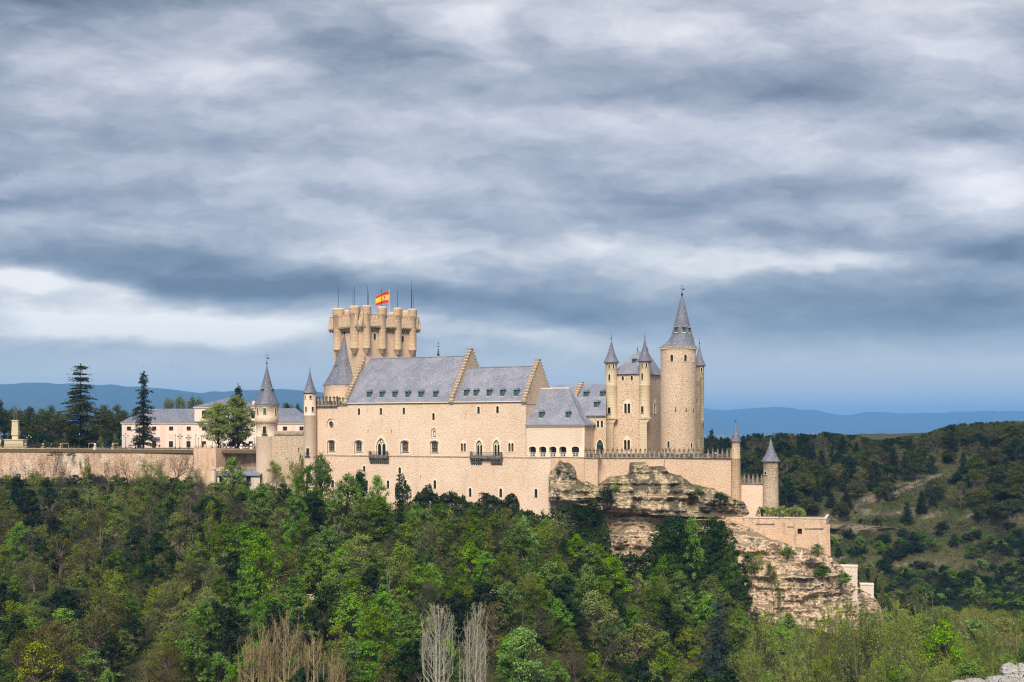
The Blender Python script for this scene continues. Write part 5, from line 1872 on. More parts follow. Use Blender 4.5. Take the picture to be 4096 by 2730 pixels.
def skeleton(stride=.12, arm=.1, bend=0.0):
    return [(0, 0, .95, .15), (0, 0, 1.15, .13), (0, 0, 1.40, .15), (0, 0, 1.50, .06), (0, -.01, 1.60, .095), (0, -.01, 1.72, .08),
            (-.20, 0, 1.40, .06), (-.26, arm, 1.14, .05), (-.25, -.04 - bend, .92, .04), (-.25, -.07 - bend, .82, .035),
            (.20, 0, 1.40, .06), (.26, -arm, 1.14, .05), (.25, -.10 - bend, .92, .04), (.25, -.14 - bend, .82, .035),
            (-.10, 0, .88, .10), (-.11, -stride * .6, .48, .07), (-.11, -stride, .08, .045), (-.11, -stride - .13, .03, .04),
            (.10, 0, .88, .10), (.11, stride * .5, .48, .07), (.11, stride, .08, .045), (.11, stride - .13, .03, .04)]


M['skin'] = plain('skin', (.55, .33, .23), .6, .1)
M['hair'] = plain('dark_hair', (.03, .02, .015), .6, .1)


def person(px, Y, z, jac, leg, label, group='people on the plaza', stride=.12, rot=0.0, bronze=False, sc=1.0):
    ma = plain('jacket', jac, .8, .15); ml = plain('trousers', leg, .8, .15)
    def cf(c):
        if c.z < .92: return 1 if abs(c.x) < .2 else 2
        if c.z < 1.47: return 0
        return 3 if (c.z > 1.66 or (c.y > .02 and c.z > 1.55)) else 2
    me = body_mesh('person', skeleton(stride), SKEL_E, cf, [ma, ml, M['skin'], M['hair']])
    o = bpy.data.objects.new('person', me)
    X = (px - CX) / F * Y
    place_in(o, (X, Y, z))
    o.rotation_euler = (0, 0, rot); o.scale = (sc, sc, sc)
    return tag(o, label, 'person', group)


zpl = ZP + .35
PP = [(206, 436, (.8, .8, .85), (.03, .03, .05), 'person in white top on the plaza near the triple lamp'),
      (222, 437, (.03, .04, .09), (.02, .02, .03), 'person in navy jacket beside the one in white top'),
      (230, 436.5, (.05, .07, .16), (.03, .03, .03), 'person in blue jacket close to two companions on the plaza'),
      (300, 437, (.55, .06, .12), (.05, .05, .07), 'person in pink top under the big tiered cedar'),
      (411, 432, (.06, .06, .08), (.18, .28, .5), 'person in dark top and pale blue jeans by a ball finial'),
      (424, 431, (.04, .05, .09), (.03, .03, .05), 'person in dark clothes just past the one in jeans'),
      (357, 434, (.02, .02, .025), (.02, .02, .02), 'person in black beyond the breast wall by the cedar trunk'),
      (551, 428, (.45, .55, .75), (.05, .05, .08), 'person in pale blue at the foot of the spruce'),
      (637, 426, (.05, .03, .03), (.02, .02, .02), 'person in dark clothing before the pink house door'),
      (869, 420, (.6, .68, .8), (.3, .35, .5), 'person in pale blue shirt beneath the leafy plaza trees'),
      (884, 421, (.10, .03, .03), (.02, .02, .02), 'person in dark red under the leafy plaza trees'),
      (905, 420, (.85, .85, .85), (.1, .1, .12), 'person in white between the two plaza tree trunks'),
      (946, 418, (.7, .7, .72), (.03, .03, .04), 'person in light grey by the pale ball finial'),
      (981, 417, (.30, .04, .04), (.03, .03, .03), 'person in red near the round tower'),
      (1022, 416, (.5, .5, .52), (.25, .05, .05), 'person in grey right beside the round tower')]
for i, (px, Y, j, l, lab) in enumerate(PP):
    person(px, Y, zpl, j, l, lab, stride=.05 + .2 * random.random(), rot=random.uniform(-2, 2))
person(2427, 358.5, -8.0, (.55, .02, .03), (.03, .03, .04), 'person in red behind the terrace battlement by the green door', 'people on the terrace', .05, .4, sc=1.15)
person(2451.5, 358.8, -8.0, (.85, .85, .88), (.1, .1, .13), 'person in white behind the terrace battlement by the green door', 'people on the terrace', .05, -.5, sc=1.15)
person(2862, 358.0, -8.0, (.6, .55, .5), (.1, .1, .13), 'person looking over the terrace battlement near the small turret', 'people on the terrace', .05, -.2, sc=1.15)

# bronze figures of the monument are parts of it
br = plain('dark_bronze', (.075, .085, .085), .5, .4)
for (s, b, z, sc, rot) in ((0, 0, zz(1681), 2.3, 0), (-.6, -.2, zz(1681), 1.6, .6), (.65, -.2, zz(1681), 1.5, -.7), (1.9, -1.6, zz(1758), 1.9, -.4), (-2.2, -1.4, zz(1758), 1.6, .5)):
    me = body_mesh('bronze_figure', skeleton(.2, .12, .2), SKEL_E, lambda c: 0, [br])
    o = bpy.data.objects.new('bronze_figure', me)
    place_in(o, t.P(s, b, z - .05), mo); o.rotation_euler = (0, 0, rot); o.scale = (sc,) * 3
me = body_mesh('pale_figure', skeleton(.1, .1, .15), SKEL_E, lambda c: 0, [M['cream']])
o = bpy.data.objects.new('pale_figure', me)
place_in(o, t.P(-4.6, -2.4, ZP + 1.0), mo); o.scale = (1.5,) * 3


# ---- street lamps
def lamp(px, Y, top_row, heads, label):
    X = (px - CX) / F * Y
    zt = (HZ - top_row) / F * Y
    g = thing('street_lamp', (X, Y, ZP), label, 'street lamp', 'black street lamps of the plaza')
    mb = MB()
    mb.lathe(X, Y, [(.24, ZP - .2), (.22, ZP + .7), (.12, ZP + .9), (.085, ZP + 1.2), (.06, zt - .75)], 8)
    offs = [(0, 0)] if heads == 1 else [(0, .5)] + [(.75 * math.cos(a), -.15) for a in ((0, math.pi) if heads == 3 else (0, math.pi, 1.1, 2.2))]
    for dx, dz in offs:
        if dx: mb.tube((X, Y, zt - 1.3), (X + dx, Y, zt - .8 + dz), .04, .03, 5)
        elif dz: mb.tube((X, Y, zt - .8), (X, Y, zt - .3), .05, .04, 5)
    mb.build('post', M['iron'], g)
    for dx, dz in offs:
        mb = MB()
        z = zt - .72 + (dz if heads > 1 else 0)
        mb.lathe(X + dx, Y, [(.10, z), (.2, z + .45)], 6, 1, False)
        mb.lathe(X + dx, Y, [(.27, z + .45), (.2, z + .58), (.05, z + .72)], 6, 0, False)
        mb.build('lantern', [M['iron'], M['offwhite']], g)


for a in ((11, 436, 1732, 1, 'black lamp post at the very edge of the plaza by the monument'), (116, 436, 1743, 3, 'black three-headed lamp right of the monument'), (181, 438, 1712, 1, 'tall dark lamp pole between monument and big cedar'),
          (318, 428, 1732, 1, 'black lamp post in front of the big cedar trunk'), (503, 426, 1739, 3, 'black lamp post at the corner of the pink house'), (542, 427, 1762, 1, 'short lamp post beside the spruce trunk'),
          (701, 425, 1739, 1, 'single black lamp before the second ground-floor window of the pink house'), (719.5, 424, 1742, 4, 'ornate many-headed lamp before the pink house'), (754.5, 424, 1747, 4, 'many-headed lamp in front of a pink house door'),
          (783, 423, 1739, 1, 'black lamp post above the bastion block'), (793, 421, 1752, 1, 'short lamp post above the bastion block'), (806, 423, 1743, 1, 'taller lamp post at the bastion block'),
          (851, 421, 1752, 1, 'black lamp post at the edge of the leafy plaza tree'), (881, 420, 1746, 1, 'black lamp post under the leafy plaza trees'), (920, 419, 1750, 1, 'black lamp post close to the thick plaza tree trunk'), (1018, 416, 1752, 1, 'black lamp post right beside the round tower')):
    lamp(*a)

# young trees' wooden stakes on the plaza
for px, lab in ((262, 'wooden tree guard frame under the big cedar'), (366, 'wooden tree guard frame past the cedar trunk'), (461, 'wooden tree guard frame by the ball finials')):
    Y = 430; X = (px - CX) / F * Y
    g = thing('tree_guard', (X, Y, ZP), lab, 'tree guard', 'wooden tree guards on the plaza')
    for dx in (-1.0, 1.0):
        mb = MB(); mb.tube((X + dx, Y, ZP - .2), (X + dx, Y, ZP + 2.2), .06, .05, 6); mb.build('stake', M['bark_tan'], g)
    mb = MB(); mb.box(ID, X - 1.05, X + 1.05, Y - .07, Y - .02, ZP + 2.0, ZP + 2.15); mb.build('crossbar', M['bark_tan'], g)

# ---- flag on the keep
p = KP.P(KP.S(1556.5, 1.5), 1.5, 0)
zf = lambda row: (HZ - row) / F * p[1]
fp = thing('flagpole', (p[0], p[1], zf(1286)), 'white flagpole with waving red and yellow flag on the keep', 'flagpole')
mb = MB(); mb.tube((p[0], p[1], zf(1290)), (p[0], p[1], zf(1161)), .11, .07, 8); mb.ball((p[0], p[1], zf(1160)), .13); mb.build('pole', M['offwhite'], fp)
red, yel = plain('flag_red', (.62, .022, .03), .7, .1), plain('flag_yellow', (.88, .55, .02), .7, .1)
NX, NY = 26, 12
V = []
W_, H_ = 4.35, 3.5
for j in range(NY + 1):
    for i in range(NX + 1):
        a, b = i / NX, j / NY
        x = p[0] - .1 - W_ * a
        y = p[1] + .28 * math.sin(a * 7.0 + b * .8) * a + .15 * math.sin(b * 3 + a * 4)
        z = zf(1211) + H_ * b - .95 * a + .18 * math.sin(a * 5.5) - .55 * a * a * (b - .2)
        V.append((x, y, z))
Q, mi = [], []
for j in range(NY):
    for i in range(NX):
        k = j * (NX + 1) + i
        Q.append((k, k + 1, k + NX + 2, k + NX + 1)); mi.append(0 if 3 <= j < 9 else 1)
fl = np_mesh('flag', V, Q, [yel, red], (p[0] - 2.2, p[1], zf(1211)), fp, mi, True)
# the coat of arms: shield, pillars and crown sewn on the yellow band
def fpt(a, b, d=-.05):
    return (p[0] - .1 - W_ * a, p[1] + .28 * math.sin(a * 7.0 + b * .8) * a + .15 * math.sin(b * 3 + a * 4) + d, zf(1211) + H_ * b - .95 * a + .18 * math.sin(a * 5.5) - .55 * a * a * (b - .2))
mb = MB()
def patch(a0, a1, b0, b1, m, d=-.05):
    mb.add([fpt(a0, b0, d), fpt(a0, b1, d), fpt(a1, b1, d), fpt(a1, b0, d)], [(0, 3, 2, 1)], m)
patch(.27, .34, .40, .58, 0); patch(.34, .41, .40, .58, 1)
patch(.27, .34, .34, .395, 1); patch(.34, .41, .34, .395, 0)
patch(.225, .245, .36, .60, 1); patch(.435, .455, .36, .60, 1)
patch(.28, .40, .60, .66, 2); patch(.31, .37, .66, .70, 0)
patch(.32, .36, .44, .50, 3, -.08)
mb.build('coat_of_arms', [red, M['offwhite'], plain('flag_gold', (.45, .22, .03), .6, .1), plain('flag_blue', (.03, .05, .25), .6, .1)], fl)

# ---- garden bastion at the foot of the tip tower
bs = thing('garden_bastion', at(3140, 2210, 343), 'peach walled garden bastion jutting below the tip tower', 'bastion')
q0, q1 = at(2975, 2100, 345.5), at(3304, 2100, 341.2)
t = T(q0[0], q0[1], math.degrees(math.atan2(q1[1] - q0[1], q1[0] - q0[0]))); L = t.S(3304)
zt_ = (HZ - 2074) / F * 343.5
hw = [shape(t.S(3199), t.Z(3199, 2137), 1.2, 2.9 * .52, 'rect')]
mb = MB()
mb.tess(t, [(0, -38), (L, -38), (L, zt_), (0, zt_)], hw, 0)
for l in hw: mb.reveal(t, l, 0, .6)
mb.face(t, hw[0], .6, 1)
mb.add([t.P(L, 0, -38), t.P(L + 1.5, 14, -38), t.P(L + 1.5, 14, zt_), t.P(L, 0, zt_)], [(0, 1, 2, 3)])
mb.add([t.P(0, 0, -38), t.P(0, 14, -38), t.P(0, 14, zt_), t.P(0, 0, zt_)], [(3, 2, 1, 0)])
mb.add([t.P(0, .4, zt_ - .3), t.P(L, .4, zt_ - .3), t.P(L + 1.5, 14, zt_ - .3), t.P(0, 14, zt_ - .3)], [(0, 1, 2, 3)], 2)
mb.build('wall', [M['bastion'], M['glass'], M['soil']], bs)
mb = MB()
mb.box(t, -.2, t.S(3116), -.16, .55, zt_ + .001, zt_ + .34); mb.box(t, t.S(3118), L + .15, -.16, .55, zt_ + .001, zt_ + .30)
tr = T(*t.P(L, 0, 0)[:2], t.deg + 84)
mb.box(tr, .55, 14, -.16, .5, zt_ + .001, zt_ + .30)
mb.build('coping', M['white'], bs)
for px0, px1, row in ((3022, 3098, 2098), (3219, 3294, 2116), (3150, 3176, 2108)):
    mb = MB(); mb.box(t, t.S(px0), t.S(px1), -.22, -.003, t.Z(px0, row), t.Z(px0, row - 4)); mb.build('stone_ledge', M['parapet'], bs)
mb = MB()
z_a = t.Z(3310, 2108)
mb.box(tr, .6, 2.6, -.95, -.002, -45, z_a); mb.box(tr, .5, 2.7, -1.1, -.001, z_a + .001, z_a + .4)
mb.prism_s(tr, [(-1.5, -45), (-.955, z_a - 1.5), (-.955, -45)], .6, 2.6)
mb.build('buttress', M['bastion'], bs)
lw = thing('retaining_wall', at(2910, 2110, 349), 'peach rendered wall under the rock shelf', 'wall')
q0, q1 = at(2838, 2090, 351), at(2978, 2090, 346)
t2 = T(q0[0], q0[1], math.degrees(math.atan2(q1[1] - q0[1], q1[0] - q0[0])))
mb = MB(); mb.box(t2, 0, t2.S(2979), 0, 2, -36, t2.Z(2900, 2068)); mb.build('wall', M['bastion'], lw)

for px0, px1, top, bot, Y, lab in ((3348, 3430, 2267, 2400, 347, 'pale rubble wall at the right end of the cliff'), (3441, 3495, 2341, 2400, 352, 'smaller low pale wall stepping down past the cliff end')):
    g = thing('stone_wall', at((px0 + px1) / 2, bot, Y), lab, 'wall')
    t = T(*at(px0, bot, Y)[:2], -14)
    s = t.S(px1)
    mb = MB(); zt_ = t.Z(px0, top); mb.box(t, 0, s, 0, 3.5, -62, zt_); mb.build('wall', M['white'], g)
    mb = MB(); mb.box(t, -.1, s + .1, -.12, 3.6, zt_ + .001, zt_ + .28); mb.build('coping', M['white'], g)

# chimney stack beyond the far wood, and the roadside wall with its path on the slope
ch = thing('chimney_stack', at(3247, 1765, 860), 'tall pale chimney stack rising behind the far conifers', 'chimney')
p = at(3247, 1790, 860)
mb = MB(); mb.lathe(p[0], p[1], [(1.35, p[2] - 4), (1.05, (HZ - 1738) / F * 860)], 16); mb.build('shaft', M['white'], ch)
mb = MB(); mb.lathe(p[0], p[1], [(1.25, (HZ - 1738) / F * 860 + .001), (1.25, (HZ - 1736) / F * 860)], 16); mb.build('rim', M['white'], ch)


def slope_strip(name, px0, px1, row, Y, h, mat, label, cat, d=.5):
    g = thing(name, at((px0 + px1) / 2, row, Y), label, cat)
    mb = MB()
    n = 14
    pts = []
    for i in range(n + 1):
        px = px0 + (px1 - px0) * i / n
        X = (px - CX) / F * Y
        pts.append((X, Y, float(ground_z(X, Y))))
    for a, b in zip(pts[:-1], pts[1:]):
        vs = [a, b, (b[0], b[1] + d, b[2]), (a[0], a[1] + d, a[2])]
        lo = [(x, y, z - 1.0) for x, y, z in vs]; hi = [(x, y, z + h) for x, y, z in vs]
        mb.add(lo + hi, [(0, 1, 5, 4), (1, 2, 6, 5), (2, 3, 7, 6), (3, 0, 4, 7), (4, 5, 6, 7)])
    mb.build('wall', mat, g)


slope_strip('retaining_wall', 1160, 1600, 2410, 311, 1.7, M['dotted'], 'low rubble wall along the path halfway down the wooded slope', 'wall')
slope_strip('retaining_wall', 1960, 2080, 2430, 309, 1.8, M['dotted'], 'short bare stretch of rubble wall among vivid green trees', 'wall')
slope_strip('guard_rail', 890, 1230, 2405, 306, .75, M['offwhite'], 'white rail beside the path on the lower slope', 'rail', .12)

# boulders in front of the lens, on the viewpoint's edge
rng_ = np.random.default_rng(5)


def boulder(px, row, w, h, Y, label):
    n, mth = 30, 16
    X = (px - CX) / F * Y; zc_ = (HZ - row) / F * Y
    rx, rz = w / 2 / F * Y, h / 2 / F * Y
    V = []
    sd = int(rng_.integers(0, 999))
    for j in range(mth + 1):
        ph = math.pi * j / mth
        for i in range(n):
            a = 2 * math.pi * i / n
            d = np.array([math.sin(ph) * math.cos(a), math.sin(ph) * math.sin(a), math.cos(ph)])
            k = 1 + .22 * float(fbm(d[0] * 1.6 + sd, d[1] * 1.6, d[2] * 1.6, 4, sd)) + .05 * float(vnoise(d[0] * 8, d[1] * 8, d[2] * 8, sd))
            e = d * k
            V.append((X + e[0] * rx, Y + e[1] * rx, zc_ + e[2] * rz))
    Q = [(j * n + i, (j + 1) * n + i, (j + 1) * n + (i + 1) % n, j * n + (i + 1) % n) for j in range(mth) for i in range(n)]
    o = np_mesh('boulder', V, Q, M['boulder'], (X, Y, zc_ - rz), smooth=True)
    tag(o, label, 'boulder', 'lichen-covered boulders at the viewpoint edge')


for a in ((4040, 2688, 74, 64, 12.0, 'largest whitish lichen boulder standing up in the bottom corner'), (4086, 2686, 44, 70, 12.1, 'boulder cut by the picture edge beside the largest one'), (4070, 2712, 46, 50, 11.8, 'small rounded boulder wedged under the largest one'),
          (3988, 2728, 90, 46, 11.7, 'flat boulder in the row left of the largest one'), (3905, 2734, 90, 34, 11.6, 'low flat boulder in the middle of the rocky edge'), (3840, 2736, 70, 26, 11.5, 'smallest low boulder at the far end of the rocky edge'), (4040, 2742, 90, 60, 11.5, 'buried boulder beneath the largest one'), (4100, 2742, 80, 60, 11.5, 'half-hidden boulder at the extreme corner')):
    boulder(*a)


def bird(px, row, Y, span, rot, label):
    p = at(px, row, Y)
    c, q = math.cos(rot), math.sin(rot)
    k = span / 2
    prof = [(-.55, 0, 0, .02), (-.35, 0, .02, .06), (0, 0, .03, .11), (.3, 0, .05, .08), (.45, 0, .06, .07), (.6, 0, .05, .015)]
    V, Q = [], []
    for (x, y, z, r) in prof:
        for a in range(6):
            t_ = math.pi * a / 3
            V.append((x * k, r * k * math.cos(t_), (z + r * math.sin(t_)) * k))
    for i in range(5):
        for a in range(6): Q.append((i * 6 + a, i * 6 + (a + 1) % 6, (i + 1) * 6 + (a + 1) % 6, (i + 1) * 6 + a))
    for sg in (1, -1):
        n = len(V)
        V += [(.28 * k, sg * .07 * k, .07 * k), (-.12 * k, sg * .07 * k, .07 * k), (.22 * k, sg * .5 * k, .26 * k), (-.12 * k, sg * .5 * k, .25 * k), (0, sg * k, .12 * k), (-.14 * k, sg * k, .11 * k)]
        Q += [(n, n + 1, n + 3, n + 2), (n + 2, n + 3, n + 5, n + 4)]
    V = [(p[0] + x * c - y * q, p[1] + x * q + y * c, p[2] + z) for x, y, z in V]
    tag(np_mesh('bird', V, Q, M['hair'], p), label, 'bird', 'birds in flight')


bird(64, 698, 260, .75, .4, 'small dark bird high in the grey sky at the left')
bird(687, 1459, 380, .8, 1.2, 'tiny dark bird low over the pink house near the spruce')
# ------------------------------------------------------------ vegetation
def leaf_quads(C, size, rg, out=None, up=.5, asp=.62, flat=0.0):
    """A rhombic leaf spray at each centre; facing leans outward and up."""
    n = len(C)
    N = rg.normal(size=(n, 3))
    N /= np.linalg.norm(N, axis=1, keepdims=True) + 1e-9
    if out is not None: N = N + out
    N[:, 2] += up
    N[:, :2] *= (1 - flat)
    N /= np.linalg.norm(N, axis=1, keepdims=True) + 1e-9
    R_ = rg.normal(size=(n, 3))
    A = np.cross(N, R_); A /= np.linalg.norm(A, axis=1, keepdims=True) + 1e-9
    B = np.cross(N, A)
    s = (size * rg.uniform(.6, 1.35, n))[:, None] * .5
    V = np.stack([C - A * s, C - B * s * asp, C + A * s, C + B * s * asp], 1).reshape(-1, 3)
    return V, np.arange(4 * n).reshape(-1, 4)


def seg_tubes(segs, ns=4):
    S_ = np.array(segs, dtype=float)            # x0 y0 z0 x1 y1 z1 r0 r1
    p0, p1, r0, r1 = S_[:, :3], S_[:, 3:6], S_[:, 6], S_[:, 7]
    d = p1 - p0; d /= np.linalg.norm(d, axis=1, keepdims=True) + 1e-9
    h = np.where(np.abs(d[:, 2:3]) < .9, np.array([[0, 0, 1.0]]), np.array([[1.0, 0, 0]]))
    a = np.cross(d, h); a /= np.linalg.norm(a, axis=1, keepdims=True) + 1e-9
    b = np.cross(d, a)
    rings = []
    for p, r in ((p0, r0), (p1, r1)):
        for k in range(ns):
            t = 2 * math.pi * k / ns
            rings.append(p + a * (r * math.cos(t))[:, None] + b * (r * math.sin(t))[:, None])
    V = np.stack(rings, 1).reshape(-1, 3)
    base = np.arange(len(S_))[:, None] * 2 * ns
    Q = [base + np.array([[k, (k + 1) % ns, ns + (k + 1) % ns, ns + k]]) for k in range(ns)]
    return V, np.concatenate(Q, 0)


def seg(p, q, r0, r1):
    return (*p, *q, r0, r1)


def limb(segs, p, q, r0, r1, rg, n=4, wob=.08):
    p, q = np.array(p, float), np.array(q, float)
    L = np.linalg.norm(q - p)
    prev = p
    for i in range(1, n + 1):
        a = i / n
        c = p + (q - p) * a + (rg.normal(size=3) * wob * L * .5 * (a < 1))
        c[2] += .10 * L * math.sin(math.pi * a)
        segs.append(seg(prev, c, r0 + (r1 - r0) * (i - 1) / n, r0 + (r1 - r0) * a))
        prev = c
    return prev


TPL = {}


def template(kind, V_tr, F_tr, mat_tr, V_cr, F_cr, mat_cr, h, w):
    TPL.setdefault(kind, []).append((np_mesh('trunk', V_tr, F_tr, mat_tr, link=False), np_mesh('crown', V_cr, F_cr, mat_cr, link=False) if V_cr is not None else None, h, w))


def make_broadleaf(kind, mat, seed, h=11.0, w=8.0, nclump=74, per=58, ls=.42, low=.16, top_w=.62, bark='bark', open_=0.0, droop=0.0, crad=.108, trunk_r=.24):
    rg = np.random.default_rng(seed)
    segs = []
    top = np.array([rg.normal() * .3, rg.normal() * .3, h * .72])
    mid = np.array([rg.normal() * .25, rg.normal() * .25, h * .36])
    segs.append(seg((0, 0, -1.2), (0, 0, .1), trunk_r * 1.35, trunk_r * 1.1)); segs.append(seg((0, 0, .1), mid, trunk_r * 1.1, trunk_r * .8)); segs.append(seg(mid, top, trunk_r * .8, trunk_r * .25))
    C, O = [], []
    k = 0
    lob = rg.uniform(0, 10, 2)
    while len(C) < nclump and k < 4000:
        k += 1
        t = low + (1 - low) * rg.random() ** .85
        a = rg.uniform(0, 2 * math.pi)
        prof = math.sin(math.pi * min(1, ((t - low) / (1 - low)) ** .75 * (1 - .0) * .93 + .07)) ** top_w
        nz = float(vnoise(math.cos(a) * 1.3 + lob[0], math.sin(a) * 1.3 + lob[1], t * 3.0, seed))
        e = w / 2 * prof * (1 + .42 * nz)
        if nz < -.55 + open_ * .6 and rg.random() < .75: continue
        r = e * rg.random() ** .42
        C.append((r * math.cos(a), r * math.sin(a), t * h * (1 - .06 * abs(nz)) - droop * r)); O.append((math.cos(a) * r / (w / 2), math.sin(a) * r / (w / 2), (t - .45) * 1.1))
    C, O = np.array(C), np.array(O)
    for i in range(0, len(C), 2):
        f = min(1, max(.12, (C[i, 2] - .15 * h) / (.72 * h)) * .75)
        p = mid * (f / .5) if f < .5 else mid + (top - mid) * (f - .5) / .5
        limb(segs, p, C[i], trunk_r * .34, .035, rg, 4)
    P, OO = [], []
    for c, o in zip(C, O):
        n = int(per * rg.uniform(.55, 1.35)); rc = w * crad * rg.uniform(.65, 1.35)
        d = rg.normal(size=(n, 3)); d /= np.linalg.norm(d, axis=1, keepdims=True)
        d[:, 2] = d[:, 2] * .9 + .22
        q = c + d * (rc * rg.random(n)[:, None] ** .5) * np.array([1.08, 1.08, .88])
        P.append(q); OO.append(d * .9 + o * .4)
    P, OO = np.concatenate(P), np.concatenate(OO)
    Vc, Fc = leaf_quads(P, ls, rg, OO, .55)
    Vt, Ft = seg_tubes(segs, 5)
    template(kind, Vt, Ft, M[bark], Vc, Fc, M[mat], h, w)


def grow(segs, tips, p, d, L, r, depth, rg, spread, upw, nkid=3, thin=.62, wig=.18):
    n = 3
    for i in range(n):
        d = d + rg.normal(size=3) * wig + np.array([0, 0, upw]); d /= np.linalg.norm(d)
        q = p + d * L / n
        r2 = r * (1 - .14)
        segs.append(seg(p, q, r, r2)); p, r = q, r2
        if depth <= 1: tips.append(q)
        if depth > 0 and i > 0:
            for _ in range(1 if i < n - 1 else nkid - 1):
                nd = d + rg.normal(size=3) * spread; nd /= np.linalg.norm(nd)
                grow(segs, tips, p.copy(), nd, L * rg.uniform(.55, .85), r * thin, depth - 1, rg, spread, upw, nkid, thin, wig)


def norm_hw(V, tips, h, w):
    lo, hi = V.min(0), V.max(0)
    sz = h / max(hi[2], 1); sx = w / max(hi[0] - lo[0], hi[1] - lo[1])
    k = np.array([sx, sx, sz])
    return V * k, tips * k if tips is not None else None


def make_bare(kind, bark, seed, h=10.0, w=7.0, depth=4, leaf=None, nleaf=0, ls=.22, spread=.55, upw=.10, r=.2, trunks=1, nkid=3, thin=.66):
    rg = np.random.default_rng(seed)
    segs, tips = [], []
    for k in range(trunks):
        d = np.array([0, 0, 1.0]) + (rg.normal(size=3) * .22 if trunks > 1 else 0)
        segs.append(seg((0, 0, -1), (0, 0, .2), r * 1.2, r))
        grow(segs, tips, np.array([0, 0, .2]), d / np.linalg.norm(d), h * .42, r, depth, rg, spread, upw, nkid, thin)
    V, Q = seg_tubes(segs, 3)
    tips = np.array(tips)
    lo, hi = V.min(0), V.max(0)
    kx = np.array([w / max(hi[0] - lo[0], hi[1] - lo[1], 1e-3)] * 2 + [h / hi[2]])
    V = V * kx; tips = tips * kx
    Vc = Fc = None
    if leaf:
        c = tips[rg.integers(0, len(tips), nleaf)] + rg.normal(size=(nleaf, 3)) * .28
        Vc, Fc = leaf_quads(c, ls, rg, None, .4)
    template(kind, V, Q, M[bark], Vc, Fc, M[leaf] if leaf else None, h, w)


def make_poplar(kind, bark, leaf, seed, h=20.0, w=4.0, nb=46, nleaf=2600, ls=.2, ang=.20, stems=1, twig=.035, lowest=.08):
    """Many steep branches rising close to one or several stems."""
    rg = np.random.default_rng(seed)
    segs, L = [], []
    for sidx in range(stems):
        base = np.array([rg.normal() * .25, rg.normal() * .25, -1.0]) if stems > 1 else np.array([0, 0, -1.0])
        hh = h * (1 if sidx == 0 else rg.uniform(.72, .95))
        lean = np.array([0, 0, 0]) if stems == 1 else np.append(rg.normal(size=2) * w * .16, 0)
        def stem(t): return base + (lean * t) + np.array([.12 * math.sin(t * 5 + seed), .1 * math.cos(t * 6), 0]) + np.array([0, 0, 1]) * (hh * t + t)
        for i in range(9):
            a, b = i / 9, (i + 1) / 9
            segs.append(seg(stem(a), stem(b), .30 * (1 - a) + .03, .30 * (1 - b) + .03))
        for i in range(nb // stems):
            t = lowest + (.93 - lowest) * rg.random() ** .9
            p = stem(t); a = rg.uniform(0, 2 * math.pi)
            ln = min(h * .42, hh * (1 - t) * rg.uniform(.35, .95)) + .6
            o = np.array([math.cos(a), math.sin(a), 0])
            q1 = p + o * ln * ang * 1.3 + np.array([0, 0, ln * .35]); q2 = p + o * min(ln * ang * 2.3, w * .5) + np.array([0, 0, ln])
            r = .02 + .05 * (1 - t)
            segs.append(seg(p, q1, r * 1.3, r)); segs.append(seg(q1, q2, r, .014))
            for _ in range(5):
                f = rg.uniform(.15, .95); m = q1 + (q2 - q1) * f
                e = m + np.array([rg.normal() * .3, rg.normal() * .3, rg.uniform(.5, 1.5)]) * (ln * .16 + .35)
                segs.append(seg(m, e, twig * .6, .011))
                L += [m + (e - m) * rg.random() for _ in range(3)]
            L += [q1 + (q2 - q1) * rg.random() for _ in range(4)]
    V, Q = seg_tubes(segs, 3)
    L = np.array(L)
    c = L[rg.integers(0, len(L), nleaf)] + rg.normal(size=(nleaf, 3)) * np.array([.17, .17, .25])
    Vc, Fc = leaf_quads(c, ls, rg, None, .2)
    template(kind, V, Q, M[bark], Vc, Fc, M[leaf], h, w)


